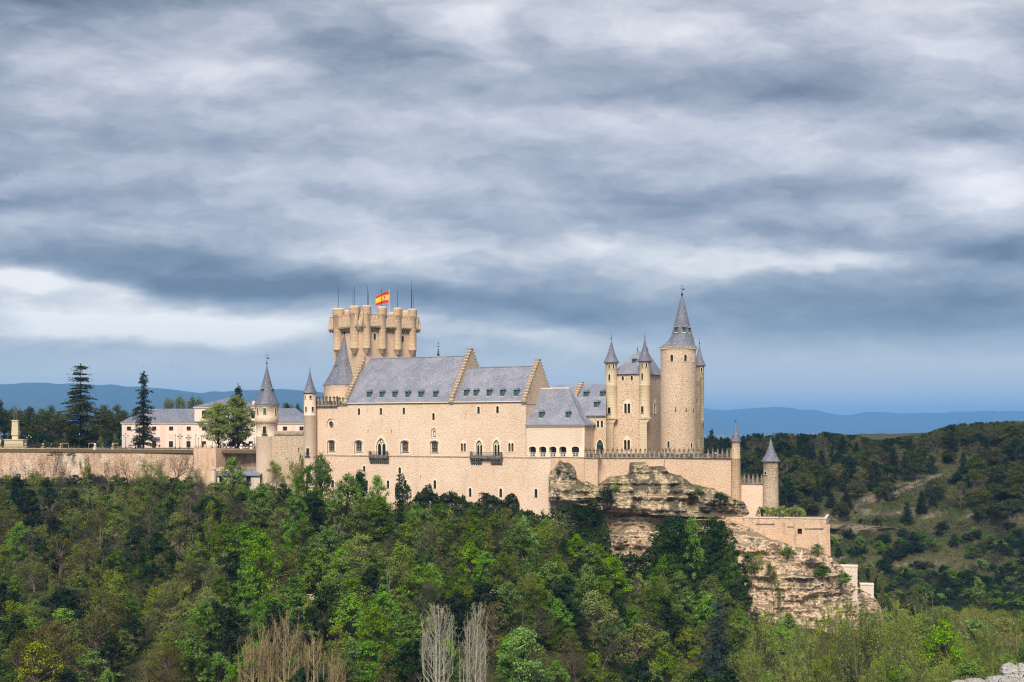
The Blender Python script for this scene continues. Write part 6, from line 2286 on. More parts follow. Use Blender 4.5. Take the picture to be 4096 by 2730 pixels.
def make_conifer(kind, mat, seed, h=14.0, w=6.0, tiers=18, per=7, ls=.5, droop=.16, low=.10, ragged=.25, bark='bark', dens=26, tiered=False, power=.9, jit=.25):
    rg = np.random.default_rng(seed)
    segs = [seg((0, 0, -1), (0, 0, h * .5), .30, .2), seg((0, 0, h * .5), (0, 0, h * .99), .2, .03)]
    P, OO = [], []
    for i in range(tiers):
        t = low + (1 - low) * (i + .3 * rg.random()) / tiers
        R_ = w / 2 * (1 - (t - low) / (1 - low)) ** power * (1 + ragged * rg.normal()) + .22
        n = max(3, int(per * (.55 + .6 * (1 - t))))
        a0 = rg.uniform(0, 6)
        for k in range(n):
            a = a0 + 2 * math.pi * k / n + rg.normal() * .25
            tj = t + jit * rg.normal() / tiers
            r = R_ * rg.uniform(.62, 1.12)
            o = np.array([math.cos(a), math.sin(a), 0])
            p = np.array([0, 0, tj * h]); q = o * r + np.array([0, 0, tj * h - droop * r + (.05 * r if tiered else .12 * h / tiers)])
            segs.append(seg(p, q, .035 + .02 * r * .3, .02))
            m = int(dens * (.35 + r / (w / 2)))
            f = rg.random(m) ** .75
            c = p + (q - p) * f[:, None]
            wd = (.16 if tiered else .13) * w * (.25 + .75 * np.sin(np.pi * np.clip(f, .06, .96)))
            side = np.array([-o[1], o[0], 0])
            c = c + side * (rg.normal(size=m) * wd * .55)[:, None]
            c[:, 2] += rg.normal(size=m) * (.10 if tiered else .2) - .10 * np.abs(f - .3) * r * (1.2 if tiered else .5)
            P.append(c); OO.append(np.tile(o * .3, (m, 1)))
    P.append(np.array([0, 0, h]) + rg.normal(size=(24, 3)) * np.array([.12, .12, .5]) - np.array([0, 0, .5])); OO.append(np.zeros((24, 3)))
    P, OO = np.concatenate(P), np.concatenate(OO)
    Vc, Fc = leaf_quads(P, ls, rg, OO, 1.3 if tiered else .6, .5)
    Vt, Ft = seg_tubes(segs, 5)
    template(kind, Vt, Ft, M[bark], Vc, Fc, M[mat], h, w)


def make_pine(kind, mat, seed, h=11.0, w=8.5, ncl=86, per=64, ls=.44, base=.36):
    rg = np.random.default_rng(seed)
    segs = []
    lean = rg.normal(size=2) * .5
    fork = np.array([lean[0] * .5, lean[1] * .5, h * base])
    segs.append(seg((0, 0, -1.2), fork * .5, .30, .25)); segs.append(seg(fork * .5, fork, .25, .2))
    P, OO = [], []
    for i in range(ncl):
        a = rg.uniform(0, 2 * math.pi); q = rg.random() ** .5
        r = w / 2 * q * (1 + .22 * float(vnoise(math.cos(a) * 1.5 + seed, math.sin(a) * 1.5, 0, seed)))
        dome = math.sqrt(max(0, 1 - (q * .96) ** 2))
        z = h * (.40 + .56 * dome * rg.random() ** .55) - (.04 * h * q)
        c = np.array([lean[0] + r * math.cos(a), lean[1] + r * math.sin(a), z])
        if i % 3 == 0: limb(segs, fork, c, .12, .04, rg, 4, .10)
        n = int(per * rg.uniform(.6, 1.3)); rc = w * .145 * rg.uniform(.7, 1.25)
        d = rg.normal(size=(n, 3)); d /= np.linalg.norm(d, axis=1, keepdims=True); d[:, 2] = d[:, 2] * .9 + .2
        P.append(c + d * rc * rg.random(n)[:, None] ** .4 * np.array([1.1, 1.1, .75])); OO.append(d)
    P, OO = np.concatenate(P), np.concatenate(OO)
    Vc, Fc = leaf_quads(P, ls, rg, OO, .5)
    Vt, Ft = seg_tubes(segs, 5)
    template(kind, Vt, Ft, M['bark'], Vc, Fc, M[mat], h, w)


for k in range(4):
    make_broadleaf('vivid', 'l_vivid', 10 + k, 12, 8.5, 104, 62, .36, .05)
    make_broadleaf('mid', 'l_mid', 20 + k, 11, 8, 92, 56, .36, .05, open_=.2)
    make_broadleaf('yellow', 'l_yellow', 30 + k, 11, 8, 80, 46, .32, .1, open_=.5, bark='bark_grey', crad=.12)
    make_broadleaf('olive', 'l_olive', 40 + k, 10, 8, 80, 42, .30, .08, open_=.5, bark='bark_grey')
    make_broadleaf('dark', 'l_dark', 50 + k, 9, 6.5, 64, 60, .40, .05)
    make_bare('bare', 'bark_grey', 60 + k, 10, 8, 5, 'l_grey', 1300, .18, .55, .09, .26, thin=.75)
    make_bare('budding', 'bark_olive', 70 + k, 10, 7.5, 4, 'l_yellow', 2400, .25, .55, .12, .22)
    make_broadleaf('shrub', 'l_dark', 80 + k, 3.2, 4.2, 42, 46, .30, .0, .45, trunk_r=.1, crad=.15)
    make_broadleaf('scrub', 'l_mid', 90 + k, 2.8, 4.2, 40, 42, .30, .0, .45, trunk_r=.1, crad=.15)
    make_bare('thicket', 'bark_grey', 100 + k, 3.4, 4.6, 4, 'l_grey', 700, .2, .7, .05, .07, 3)
    make_bare('darkbare', 'bark', 330 + k, 10, 8, 5, 'l_grey', 500, .16, .5, .10, .26, thin=.80)
    make_broadleaf('gbush', 'l_gbush', 320 + k, 3.0, 2.8, 26, 40, .26, .0, .5, trunk_r=.05, crad=.16, open_=.5)
    make_pine('pine', 'l_pine', 110 + k)
    make_conifer('fir', 'l_fir', 120 + k, 13, 6.8, 22, 9, .42, .02, .05, .28, dens=44, power=.72)
    make_poplar('feather', 'bark_olive', 'l_feather', 130 + k, 17, 9.5, 70, 3600, .26, .30, 3, .035, .04)
for k in range(2):
    make_broadleaf('plaza', 'l_plaza', 300 + k, 15, 11, 190, 64, .36, .22, open_=.25, crad=.10, trunk_r=.42)
    make_broadleaf('pale', 'l_pale', 140 + k, 10, 5.5, 46, 30, .30, .15, open_=.5, bark='bark_grey')
    make_broadleaf('rust', 'l_rust', 150 + k, 12, 11, 96, 62, .30, .10, open_=.2, bark='bark_grey')
    make_poplar('palepoplar', 'bark_pale', 'l_poplar', 160 + k, 24, 4.4, 64, 2600, .18, .15, 2, .04, .02)
    make_poplar('tanpoplar', 'bark_tan', 'l_tan', 170 + k, 24, 7.0, 84, 1500, .16, .25, 3, .04, .02)
    make_poplar('slim', 'bark_olive', 'l_yellow', 180 + k, 9, 1.6, 34, 900, .2, .12, 1, .03, .05)
    make_bare('brownbare', 'bark_tan', 190 + k, 13, 11, 5, 'l_rust', 700, .2, .5, .12, .2, 2)
    make_bare('palebare', 'bark_pale', 200 + k, 12, 6, 4, None, 0, .2, .45, .14, .2)
    make_broadleaf('ivytree', 'l_ivy', 210 + k, 14, 9.5, 130, 70, .38, .0, .4)
    make_broadleaf('ivypost', 'l_ivy', 220 + k, 9, 2.6, 46, 50, .32, .0, .35, crad=.2)
make_conifer('cedarblue', 'l_cedar', 230, 20, 11, 16, 9, .46, .24, .10, .30, dens=90, tiered=True, power=.55)
make_conifer('cedarbig', 'l_pine', 231, 27, 16, 20, 9, .55, .20, .07, .55, dens=150, tiered=True, power=.70, jit=.75)
make_conifer('spruce', 'l_fir', 232, 24, 6.5, 30, 9, .42, .22, .08, .42, dens=46, power=.6, jit=.8)
make_conifer('cypress', 'l_dark', 233, 10, 1.7, 22, 6, .34, -.4, .03, .2, dens=16, power=.5)
make_conifer('darkcedar', 'l_dark', 234, 17, 6, 20, 8, .46, .16, .05, .25, dens=34, tiered=True, power=.6)
make_conifer('larch', 'l_yellow', 235, 12, 6, 16, 7, .34, .05, .10, .25, dens=24, tiered=True, power=.8)
make_conifer('larch', 'l_mid', 236, 12, 6.5, 15, 7, .36, .06, .10, .25, dens=26, tiered=True, power=.75)

KNAME = dict(darkbare='bare_tree', gbush='bush', plaza='leafy_tree', hshrub='shrub', hscrub='shrub', vivid='leafy_tree', mid='leafy_tree', yellow='spring_tree', olive='spring_tree', dark='evergreen_tree', bare='bare_tree', budding='budding_tree', shrub='bush', scrub='bush', thicket='bare_bush',
             pine='pine_tree', fir='fir_tree', feather='riverside_tree', pale='blossoming_tree', rust='olive_brown_tree', palepoplar='poplar_tree', tanpoplar='poplar_tree', slim='slim_poplar', brownbare='bare_tree',
             palebare='bare_tree', ivytree='ivy_clad_tree', ivypost='ivy_tree', cedarblue='cedar_tree', cedarbig='cedar_tree', spruce='spruce_tree', cypress='cypress_tree', darkcedar='cedar_tree', larch='larch_tree')
KWORD = dict(hshrub='dark green shrub', hscrub='olive green shrub', vivid='vivid green leafy tree', mid='mid-green leafy tree', yellow='yellow-green spring tree', olive='thin olive-green tree', dark='dark evergreen tree', bare='bare grey-brown tree', budding='budding sparse tree', shrub='dark green bush',
             scrub='green bush', thicket='leafless grey bush', pine='rounded green pine', fir='dark conical conifer', feather='feathery yellow-green tree', pale='pale cream-green tree', rust='olive-brown tree', brownbare='bare tan-brown tree', palebare='bare pale-barked tree',
             ivytree='big ivy-clad tree', ivypost='ivy-wrapped dark trunk', slim='slim young poplar', larch='light layered tree')
TPL['hshrub'] = TPL['shrub']; TPL['hscrub'] = TPL['scrub']
_vi = {}
TREES = []


def plant(kind, X, Y, h, w, label, group, zbase=None, var=None):
    lst = TPL[kind]
    i = _vi.get(kind, 0); _vi[kind] = i + 1
    tr, cr, th_, tw = lst[(i if var is None else var) % len(lst)]
    z = float(ground_z(X, Y)) if zbase is None else zbase
    nm = KNAME[kind]
    cat = 'bush' if kind in ('shrub', 'scrub', 'thicket', 'hshrub', 'hscrub', 'gbush') else 'tree'
    g = empty(nm, (X, Y, z), None, label, cat, group)
    g.rotation_euler = (0, 0, random.uniform(0, 6.28))
    g.scale = (w / tw, w / tw, h / th_)
    for nm2, me in (('trunk', tr), ('crown', cr)):
        if me is None: continue
        o = bpy.data.objects.new(nm2, me)
        o.parent = g
        COL.objects.link(o)
    TREES.append((X, Y, w))
    return g


def hit(px, row, y0=225, y1=460):
    u, v = (px - CX) / F, (HZ - row) / F
    Ys = np.arange(y0, y1, .5)
    g = ground_z(u * Ys, Ys)
    k = np.nonzero(g >= v * Ys)[0]
    return float(Ys[k[0]]) if len(k) else y1


def tree_at(kind, px, top, base, wpx, label, group='trees on the castle slope', Y=None, zb=None, var=None):
    """A tree seen at photo column px, from row top down to row base, wpx wide."""
    if Y is None: Y = hit(px, base)
    X = (px - CX) / F * Y
    z = float(ground_z(X, Y)) if zb is None else zb
    h = (HZ - top) / F * Y - z
    return plant(kind, X, Y, max(h, 1.5), wpx / F * Y, label, group, z - .1, var)


G1 = 'trees on the castle slope'
for a in (
    ('yellow', 468, 2302, 2520, 175, 'bright yellow-green tree low on the slope left of the tan poplars'),
    ('yellow', 675, 2329, 2520, 145, 'rounded yellow-green tree beside the brightest one low on the slope'),
    ('yellow', 845, 2010, 2230, 95, 'tall narrow yellow-green tree high on the slope below the bastion block'),
    ('yellow', 548, 2140, 2240, 42, 'small slender yellow tree in dark growth below the pink house'),
    ('yellow', 830, 2352, 2540, 120, 'yellow-green tree with dark stem just above the first tan poplar'),
    ('vivid', 1040, 2128, 2470, 165, 'tall vivid green tree below the rounded curtain wall coping'),
    ('vivid', 985, 2240, 2480, 110, 'vivid green tree leaning out left of the tallest vivid one'),
    ('mid', 1228, 2186, 2370, 125, 'mid-green broad tree below the corner turret'),
    ('mid', 1215, 2080, 2250, 140, 'mid-green open tree high on the slope below the corner turret'),
    ('vivid', 1362, 2233, 2420, 145, 'rounded vivid green maple with full crown down to the ground below the round window'),
    ('vivid', 1392, 1905, 2150, 185, 'large vivid green tree against the facade below the single balcony'),
    ('vivid', 1508, 1900, 2100, 92, 'vivid green tree touching the facade right of the largest one'),
    ('mid', 1285, 1822, 2060, 130, 'tall bushy tree rising before the corner turret and the facade end'),
    ('mid', 1230, 1870, 2060, 100, 'leafy tree in front of the foot of the corner turret'),
    ('darkcedar', 1597, 1893, 2200, 80, 'dark narrow cedar standing against the great facade'),
    ('pale', 1340, 2070, 2260, 85, 'pale cream-green slender tree below the vivid tree at the facade'),
    ('pale', 1430, 2130, 2250, 65, 'small pale cream-green tree with thin stem on bare slope'),
    ('pale', 1640, 2285, 2400, 60, 'small pale yellow tree right of the bare white-stemmed tree'),
    ('palebare', 1559, 2245, 2450, 78, 'bare white-stemmed tree standing alone in the middle of the slope'),
    ('palebare', 1510, 2500, 2640, 60, 'bare pale young tree low on the slope between tan and pale poplars'),
    ('larch', 1953, 2095, 2300, 105, 'light green layered tree below the double balcony'),
    ('larch', 2022, 2110, 2290, 80, 'second light layered tree below the double balcony, narrower'),
    ('larch', 2060, 2200, 2380, 95, 'layered green tree below the right end of the facade'),
    ('vivid', 2096, 2072, 2300, 120, 'vivid green tree below the corner of the facade'),
    ('budding', 2229, 2080, 2260, 135, 'sparse tree with bare lower limbs under the ivy below the arcade'),
    ('mid', 2234, 2218, 2430, 115, 'green tree with airy top below the rock shelf end'),
    ('vivid', 2345, 2262, 2520, 112, 'dense pointed dark green tree below the rock shelf'),
    ('mid', 2133, 2295, 2480, 118, 'rounded green tree halfway down the slope below the arcade'),
    ('vivid', 2230, 2400, 2580, 125, 'bright green tree just under the airy-topped one'),
    ('olive', 2330, 2440, 2600, 110, 'olive tree with bare twigs low on the slope below the rock'),
    ('ivytree', 2690, 2075, 2400, 200, 'great ivy-clad tree in front of the cliff, left one of the dark pair'),
    ('ivytree', 2850, 2085, 2410, 215, 'great ivy-clad tree in front of the cliff, right one of the dark pair'),
    ('vivid', 2770, 2068, 2420, 120, 'bright green tree growing between the two ivy-clad giants'),
    ('vivid', 2925, 2180, 2440, 95, 'bright green tree at the right flank of the ivy-clad giants'),
    ('vivid', 2720, 2290, 2470, 110, 'bright green tree at the foot of the ivy-clad giants'),
    ('budding', 2636, 2288, 2500, 140, 'yellow-green thin tree at the left foot of the ivy-clad giants'),
    ('yellow', 2552, 2290, 2420, 80, 'small yellow-green tree under the pink overhang of the cliff'),
    ('palebare', 2600, 2110, 2330, 55, 'bare grey leaning trunk before the pinkish cliff face'),
    ('cedarblue', 2872, 2400, 2790, 195, 'blue-grey tiered cedar in the valley'),
    ('budding', 3040, 2190, 2470, 95, 'thin budding tree in front of the banded cliff'),
    ('budding', 3098, 2250, 2500, 85, 'second thin budding tree in front of the banded cliff, standing lower'),
    ('larch', 3000, 2420, 2560, 110, 'layered green tree at the foot of the banded cliff'),
    ('vivid', 3150, 2455, 2600, 120, 'vivid green tree at the base of the banded cliff'),
    ('vivid', 2960, 2460, 2620, 130, 'vivid green tree beside the blue-grey cedar'),
    ('feather', 3060, 2445, 2800, 210, 'feathery yellow-green tree right of the blue-grey cedar'),
    ('feather', 3215, 2470, 2800, 150, 'feathery tree with pale stem in front of the cliff foot'),
    ('feather', 3300, 2425, 2800, 150, 'tall greener feathery tree below the bastion buttress'),
    ('feather', 3436, 2412, 2820, 225, 'largest feathery yellow-green tree below the pale rubble wall'),
    ('feather', 3600, 2405, 2800, 170, 'feathery tree with grey stems right of the largest one'),
    ('brownbare', 3585, 2355, 2520, 120, 'bare twiggy brown tree behind the feathery riverside trees'),
    ('vivid', 3770, 2485, 2800, 195, 'bright green full tree in the lower right valley'),
    ('brownbare', 3873, 2372, 2640, 240, 'broad bare brown tree behind the bright green valley tree'),
    ('feather', 3740, 2365, 2640, 185, 'yellow-brown feathery tree left of the broad bare one'),
    ('feather', 3968, 2520, 2800, 165, 'pale yellowish feathery tree right of the bright green one'),
    ('brownbare', 4048, 2415, 2740, 190, 'bare brown tree at the far right valley edge'),
    ('vivid', 3915, 2317, 2430, 62, 'small yellow-green round tree by the pale earth bank'),
    ('slim', 3450, 2265, 2420, 26, 'slim young poplar immediately right of the pale rubble wall'),
    ('slim', 3491, 2288, 2440, 26, 'slim young poplar behind the small low pale wall'),
    ('slim', 3521, 2300, 2460, 26, 'slim young poplar just past the dark cypress'),
    ('slim', 3662, 2342, 2470, 24, 'slim yellow poplar in front of the earth bank'),
    ('cypress', 3503, 2315, 2480, 24, 'thin dark cypress right of the small low pale wall'),
    ('tanpoplar', 1016, 2505, 2830, 115, 'tan leafless poplar, leftmost and broadest of the tan group'),
    ('tanpoplar', 1138, 2435, 2830, 110, 'tan leafless poplar, tallest of the tan group'),
    ('tanpoplar', 1075, 2490, 2830, 70, 'tan leafless poplar squeezed between the two biggest tan ones'),
    ('tanpoplar', 1255, 2522, 2830, 80, 'narrow brownish poplar right of the tallest tan one'),
    ('tanpoplar', 1340, 2595, 2830, 75, 'shortest tan poplar at the right end of the tan group'),
    ('palepoplar', 1748, 2412, 2860, 118, 'pale grey-green columnar poplar with many upright stems, left of the pale pair'),
    ('palepoplar', 1888, 2418, 2860, 92, 'pale grey-green columnar poplar, narrower right one of the pale pair'),
    ('palepoplar', 1925, 2500, 2860, 50, 'short pale columnar poplar hugging the right one of the pale pair'),
    ('rust', 212, 2480, 2790, 235, 'broad olive-brown tree in the lower left corner of the valley'),
    ('rust', 95, 2520, 2800, 150, 'olive-brown tree left of the broad olive-brown one'),
    ('rust', 680, 2580, 2800, 130, 'yellowish olive rounded tree low in the valley left of the tan poplars'),
    ('dark', 273, 2372, 2480, 75, 'round dark green clipped-looking bush tree in the left part of the slope'),
    ('vivid', 430, 2675, 2800, 80, 'low vivid green tree at the bottom left of the valley'),
    ('bare', 465, 2190, 2330, 120, 'bare grey rounded tree in dark growth below the spruce'),
    ('bare', 905, 2000, 2140, 170, 'bare twisted pale-limbed tree below the lodge'),
    ('darkbare', 212, 1815, 2075, 150, 'tall bare dark tree in front of the rampart below the monument and cedar'),
    ('darkbare', 46, 1830, 1990, 75, 'bare tree by the rampart near the left picture edge'),
    ('darkbare', 98, 1835, 1990, 60, 'bare thin tree in front of the rampart beneath the monument'),
    ('darkbare', 509, 1800, 2010, 120, 'bare tree before the rampart under the house corner lamp'),
    ('budding', 585, 1835, 2010, 120, 'brown budding tree before the rampart below the spruce'),
    ('darkbare', 688, 1800, 2030, 150, 'broad bare tree before the rampart left of the bastion block'),
    ('budding', 620, 1880, 2030, 140, 'low budding tree beneath the rampart left of the broad bare one'),
    ('budding', 806, 1872, 1985, 110, 'twiggy bare-topped tree in front of the gate piers'),
    ('vivid', 934, 1828, 1990, 110, 'fresh green tree in front of the lodge roof'),
    ('budding', 1112, 1845, 1990, 120, 'budding tree in front of the left round tower foot'),
    ('budding', 1170, 1842, 1990, 90, 'bare spindly tree before the curtain wall'),
    ('ivypost', 295, 1960, 2130, 45, 'dark ivy-wrapped trunk high on the slope below the big cedar'),
    ('ivypost', 70, 1900, 2060, 55, 'dark ivy-wrapped trunk below the rampart near the monument'),
    ('ivypost', 680, 1990, 2150, 40, 'dark ivy-wrapped trunk below the rampart left of the bastion block'),
    ('ivypost', 185, 2160, 2330, 55, 'dark ivy-wrapped trunk halfway down the far left slope'),
    ('ivypost', 1135, 1935, 2110, 70, 'dark ivy-wrapped trunk under the curtain wall'),
    ('ivypost', 1440, 1885, 2060, 50, 'ivy-wrapped trunk climbing the facade left of the dark cedar'),
    ('ivypost', 2535, 2480, 2600, 80, 'dark ivy-wrapped stump tree low below the cliff'),
):
    tree_at(*a)

# trees on the plaza
tree_at('cedarbig', 322, 1458, 1795, 235, 'tall dark tiered cedar towering over the plaza', 'plaza trees', 440, ZP)
tree_at('spruce', 574, 1490, 1795, 92, 'tall slender spruce in front of the pink house', 'plaza trees', 430, ZP)
tree_at('plaza', 872, 1615, 1795, 150, 'leafy plaza tree before the pink house centre, left of two', 'plaza trees', 426, ZP)
tree_at('plaza', 945, 1588, 1795, 175, 'leafy plaza tree with thick trunk, right of two before the pink house', 'plaza trees', 428, ZP)
tree_at('fir', 952, 1547, 1795, 105, 'dark conifer top behind the leafy plaza trees', 'plaza trees', 444, ZP)
tree_at('yellow', 258, 1732, 1795, 38, 'small bright yellow-green young tree beneath the big cedar', 'plaza trees', 434, ZP)
tree_at('yellow', 403, 1745, 1795, 30, 'small golden young tree right of the big cedar trunk', 'plaza trees', 434, ZP)
tree_at('yellow', 460, 1735, 1795, 26, 'small golden young tree by the house corner', 'plaza trees', 434, ZP)

# stone pines behind the plaza
for i, (px, top, w, Y, lab) in enumerate((
    (-10, 1580, 80, 560, 'dark pine crown cut by the picture edge above the monument'), (-80, 1600, 140, 575, 'dark pine beyond the picture edge behind the plaza'), (18, 1640, 100, 600, 'low pine just left of the monument top'),
    (62, 1625, 90, 590, 'dark stone pine right behind the monument figures'), (118, 1622, 90, 585, 'dense stone pine right of the monument'), (165, 1630, 80, 610, 'stone pine between monument and big cedar, middle one'),
    (215, 1622, 90, 590, 'stone pine close left of the big cedar'), (170, 1690, 110, 560, 'nearer low pine between monument and big cedar'), (95, 1680, 110, 560, 'nearer low pine behind the monument'),
    (412, 1615, 85, 580, 'stone pine immediately right of the big cedar'), (465, 1617, 95, 580, 'broad stone pine between big cedar and pink house'), (440, 1665, 110, 555, 'lower stone pine left of the pink house corner'),
    (540, 1630, 60, 590, 'small pine behind the left end of the house roof'), (1150, 1608, 85, 600, 'stone pine behind the house roof beside the left round tower'), (1200, 1615, 70, 605, 'stone pine behind the house roof beside the corner turret'), (250, 1680, 90, 600, 'dark pine behind the cedar foot'), (385, 1690, 100, 600, 'dark pine low behind the cedar skirt'))):
    tree_at('pine', px, top, 1795, w, lab, 'pines behind the plaza', Y, -8.5)
for i, px in enumerate((668, 690, 712, 733, 752, 768, 786, 802)):
    tree_at('slim', px, 1608 + 8 * math.sin(i * 2.1), 1690, 30, 'bare row poplar showing above the house roof ridge', 'poplars above the house roof', 585, -8.5)
for i, px in enumerate(range(20, 500, 30)):
    tree_at('shrub' if i % 2 else 'dark', px, 1740 - 8 * math.sin(i * 1.7), 1795, 62, 'dark hedge-like bush at the back of the plaza', 'bushes at the back of the plaza', 500 + 8 * math.sin(i), -7.5)

# slope filler: every tree a thing, its label made from kind, height on the slope and what stands above it
MARK = [(-2000, 'left of the monument'), (110, 'below the monument'), (330, 'below the big plaza cedar'), (520, 'below the pink house corner'), (650, 'below the spruce'), (780, 'below the pink house'), (880, 'below the bastion block'), (1020, 'below the lodge'),
        (1120, 'below the left round tower'), (1230, 'below the curtain wall'), (1340, 'below the corner turret'), (1470, 'below the round window'), (1580, 'below the single balcony'), (1690, 'below the dark facade cedar'), (1800, 'below the hall niche'), (1900, 'below the middle gable'),
        (2020, 'below the double balcony'), (2120, 'below the second gable'), (2340, 'below the arcade'), (2480, 'below the tower house'), (2640, 'below the rock shelf'), (2800, 'below the great round tower'), (2960, 'below the terrace turret'), (3120, 'below the tip tower'),
        (3320, 'below the garden bastion'), (3460, 'below the pale rubble wall'), (3640, 'below the rock knoll'), (3820, 'below the earth bank'), (9000, 'below the hill crest')]


def mark(px):
    for lim, w in MARK[1:]:
        if px < lim: return w
    return MARK[-1][1]


LIMIT = ip([(-400, 1930), (0, 1950), (100, 1960), (300, 1950), (500, 1935), (700, 1915), (1000, 1945), (1100, 1925), (1250, 1900), (1350, 1950), (1500, 1985), (1640, 2015), (1750, 2015), (2000, 2030), (2200, 2080), (2400, 2190), (2500, 2260), (2600, 2200), (2700, 2120), (2930, 2150), (2960, 2360),
            (3050, 2480), (3200, 2500), (3300, 2470), (3450, 2450), (3500, 2440), (3600, 2440), (3800, 2430), (4000, 2440), (4500, 2440)])
rg = np.random.default_rng(77)


def slope_kind(px, f, r):
    if px > 2980:
        ks = (('feather', .42), ('budding', .16), ('brownbare', .10), ('yellow', .12), ('vivid', .10), ('mid', .10))
    elif px > 1000:
        ks = (('mid', .30), ('vivid', .17), ('larch', .12), ('yellow', .07), ('olive', .08), ('dark', .13), ('budding', .07), ('bare', .04), ('ivypost', .02))
    else:
        ks = (('mid', .22), ('olive', .17), ('dark', .20), ('yellow', .10), ('budding', .14), ('bare', .10), ('ivypost', .05), ('vivid', .02))
    for k, p in ks:
        if r < p: return k
        r -= p
    return ks[0][0]


BUSY = [(2600, 2080), (2960, 2420)]
n_fill = 0
for yi in np.arange(256, 432, 8.0):
    for xi in np.arange(-220, 225, 8.0):
        X = xi + rg.uniform(-3.2, 3.2); Y = yi + rg.uniform(-3.2, 3.2)
        px = CX + F * X / Y
        if not (-350 < px < 4450): continue
        yb = float(np.interp(X, _bx, _by))
        if Y > yb - 3.5 and X < 92: continue
        if X >= 92 and Y > 470: continue
        gz = float(ground_z(X, Y))
        if gz < -66.5 and rg.random() < .2: continue
        row = HZ - F * gz / Y
        if row > 3080: continue
        if 2960 < px < 3420 and 2040 < row < 2460: continue
        if 1180 < px < 1560 and 2170 < row < 2260 and rg.random() < .7: continue
        f = np.clip((row - 1950) / 780, 0, 1)
        k = slope_kind(px, f, rg.random())
        hmax = (row - LIMIT(px)) / F * Y
        h = rg.uniform(6.5, 14.0) * (1.2 if k == 'feather' else 1)
        h = min(h, hmax)
        near = min(((X - a) ** 2 + (Y - b) ** 2) ** .5 / max(c, 3) for a, b, c in TREES[-400:])
        if near < .26: continue
        if h < 3.2:
            k = ('shrub', 'scrub', 'shrub', 'thicket')[int(rg.integers(0, 4))]
            h = max(min(h, 3.4), 1.6) * rg.uniform(.8, 1.1)
        wd = {'feather': .55, 'ivypost': .34, 'larch': .55, 'shrub': 1.3, 'scrub': 1.4, 'thicket': 1.3}.get(k, .80) * h * rg.uniform(.85, 1.2)
        band = 'high on the slope' if f < .25 else 'halfway down the slope' if f < .5 else 'low on the slope' if f < .8 else 'on the valley floor'
        size = 'tall ' if h > 9.6 else 'small ' if h < 6 else ''
        plant(k, X, Y, h, wd, f'{size}{KWORD[k]} {band} {mark(px)}', 'trees and bushes of the castle slope', gz - .1)
        n_fill += 1

for px in range(-120, 1010, 21):
    k = ('shrub', 'scrub', 'thicket', 'shrub', 'scrub')[(px * 7) % 5]
    X0_ = (px - CX) / F * 415
    Y = float(np.interp(X0_, _bx, _by)) - 2.5 - 1.2 * math.sin(px * .37)
    X = (px - CX) / F * Y
    h = 2.3 + 1.1 * math.sin(px * .11) + .5 * math.sin(px * .71)
    plant(k, X, Y, h, h * 1.7, f'{KWORD[k]} growing at the foot of the rampart {mark(px)}', 'bushes along the rampart foot')
for i, px in enumerate((18, 132, 165, 255, 300, 345, 392, 430, 470, 545, 640, 735, 1060, 1205)):
    k = ('darkbare', 'budding', 'darkbare', 'bare')[i % 4]
    tree_at(k, px, 1850 + 34 * math.sin(i * 2.3), 2000, 62 + 26 * math.sin(i * 1.3), f'{"budding brownish" if k == "budding" else "bare twiggy"} tree rising in front of the rampart {mark(px)}', 'bare trees before the rampart')
# bushes close to the facade foot and on the rock
for i, (px, top, base, w, k, lab) in enumerate((
    (2262, 1862, 1925, 74, 'shrub', 'dark bush with yellow flowers on the left knob of the rock shelf'), (2428, 1948, 2005, 62, 'shrub', 'dark grey-green bush on the ledge of the rock shelf'), (2345, 1935, 1990, 80, 'scrub', 'olive bush in the hollow of the rock shelf'),
    (2470, 1918, 1960, 70, 'scrub', 'mossy bush on top of the middle rock shelf'), (2560, 1862, 1890, 60, 'thicket', 'grey scrub on the highest rock shelf point'), (2800, 1950, 1985, 90, 'scrub', 'brownish scrub above the cave in the rock'), (2880, 1972, 2010, 70, 'shrub', 'dark scrub on the rock shelf slope near the turret'),
    (2320, 2030, 2080, 90, 'shrub', 'ivy-dark bush under the left end of the rock shelf'), (2370, 2010, 2060, 80, 'shrub', 'rounded dark bush under the middle of the rock shelf'))):
    Y = _shelf_y(px) + (.6 if base < 2000 else -2.5)
    tree_at(k, px, top, base, w, lab, 'bushes on the rock', Y, (HZ - base) / F * Y - .2)
for i in range(12):
    px = 3040 + i * 15.5
    Y = 347.5 + .8 * math.sin(i * 3)
    tree_at('gbush', px, 2028 + 6 * math.sin(i * 1.9), 2074, 34, 'pale green flowering bush in the garden row on the bastion', 'garden bushes on the bastion', Y, -24.9)
for i, (px, row, w) in enumerate(((3020, 2280, 60), (3070, 2310, 90), (3150, 2215, 60), (3240, 2255, 90), (3290, 2290, 80), (3330, 2330, 70), (3270, 2205, 50), (3110, 2200, 60), (2990, 2240, 60), (3210, 2330, 60), (3380, 2320, 60))):
    Y = 339.5 if px < 3300 else 341
    tree_at('thicket' if i % 2 else 'scrub', px, row - 26, row + 8, w, 'dry brownish bush clinging to the banded cliff', 'bushes on the banded cliff', Y - (row - 2200) * .012, (HZ - row - 6) / F * Y)

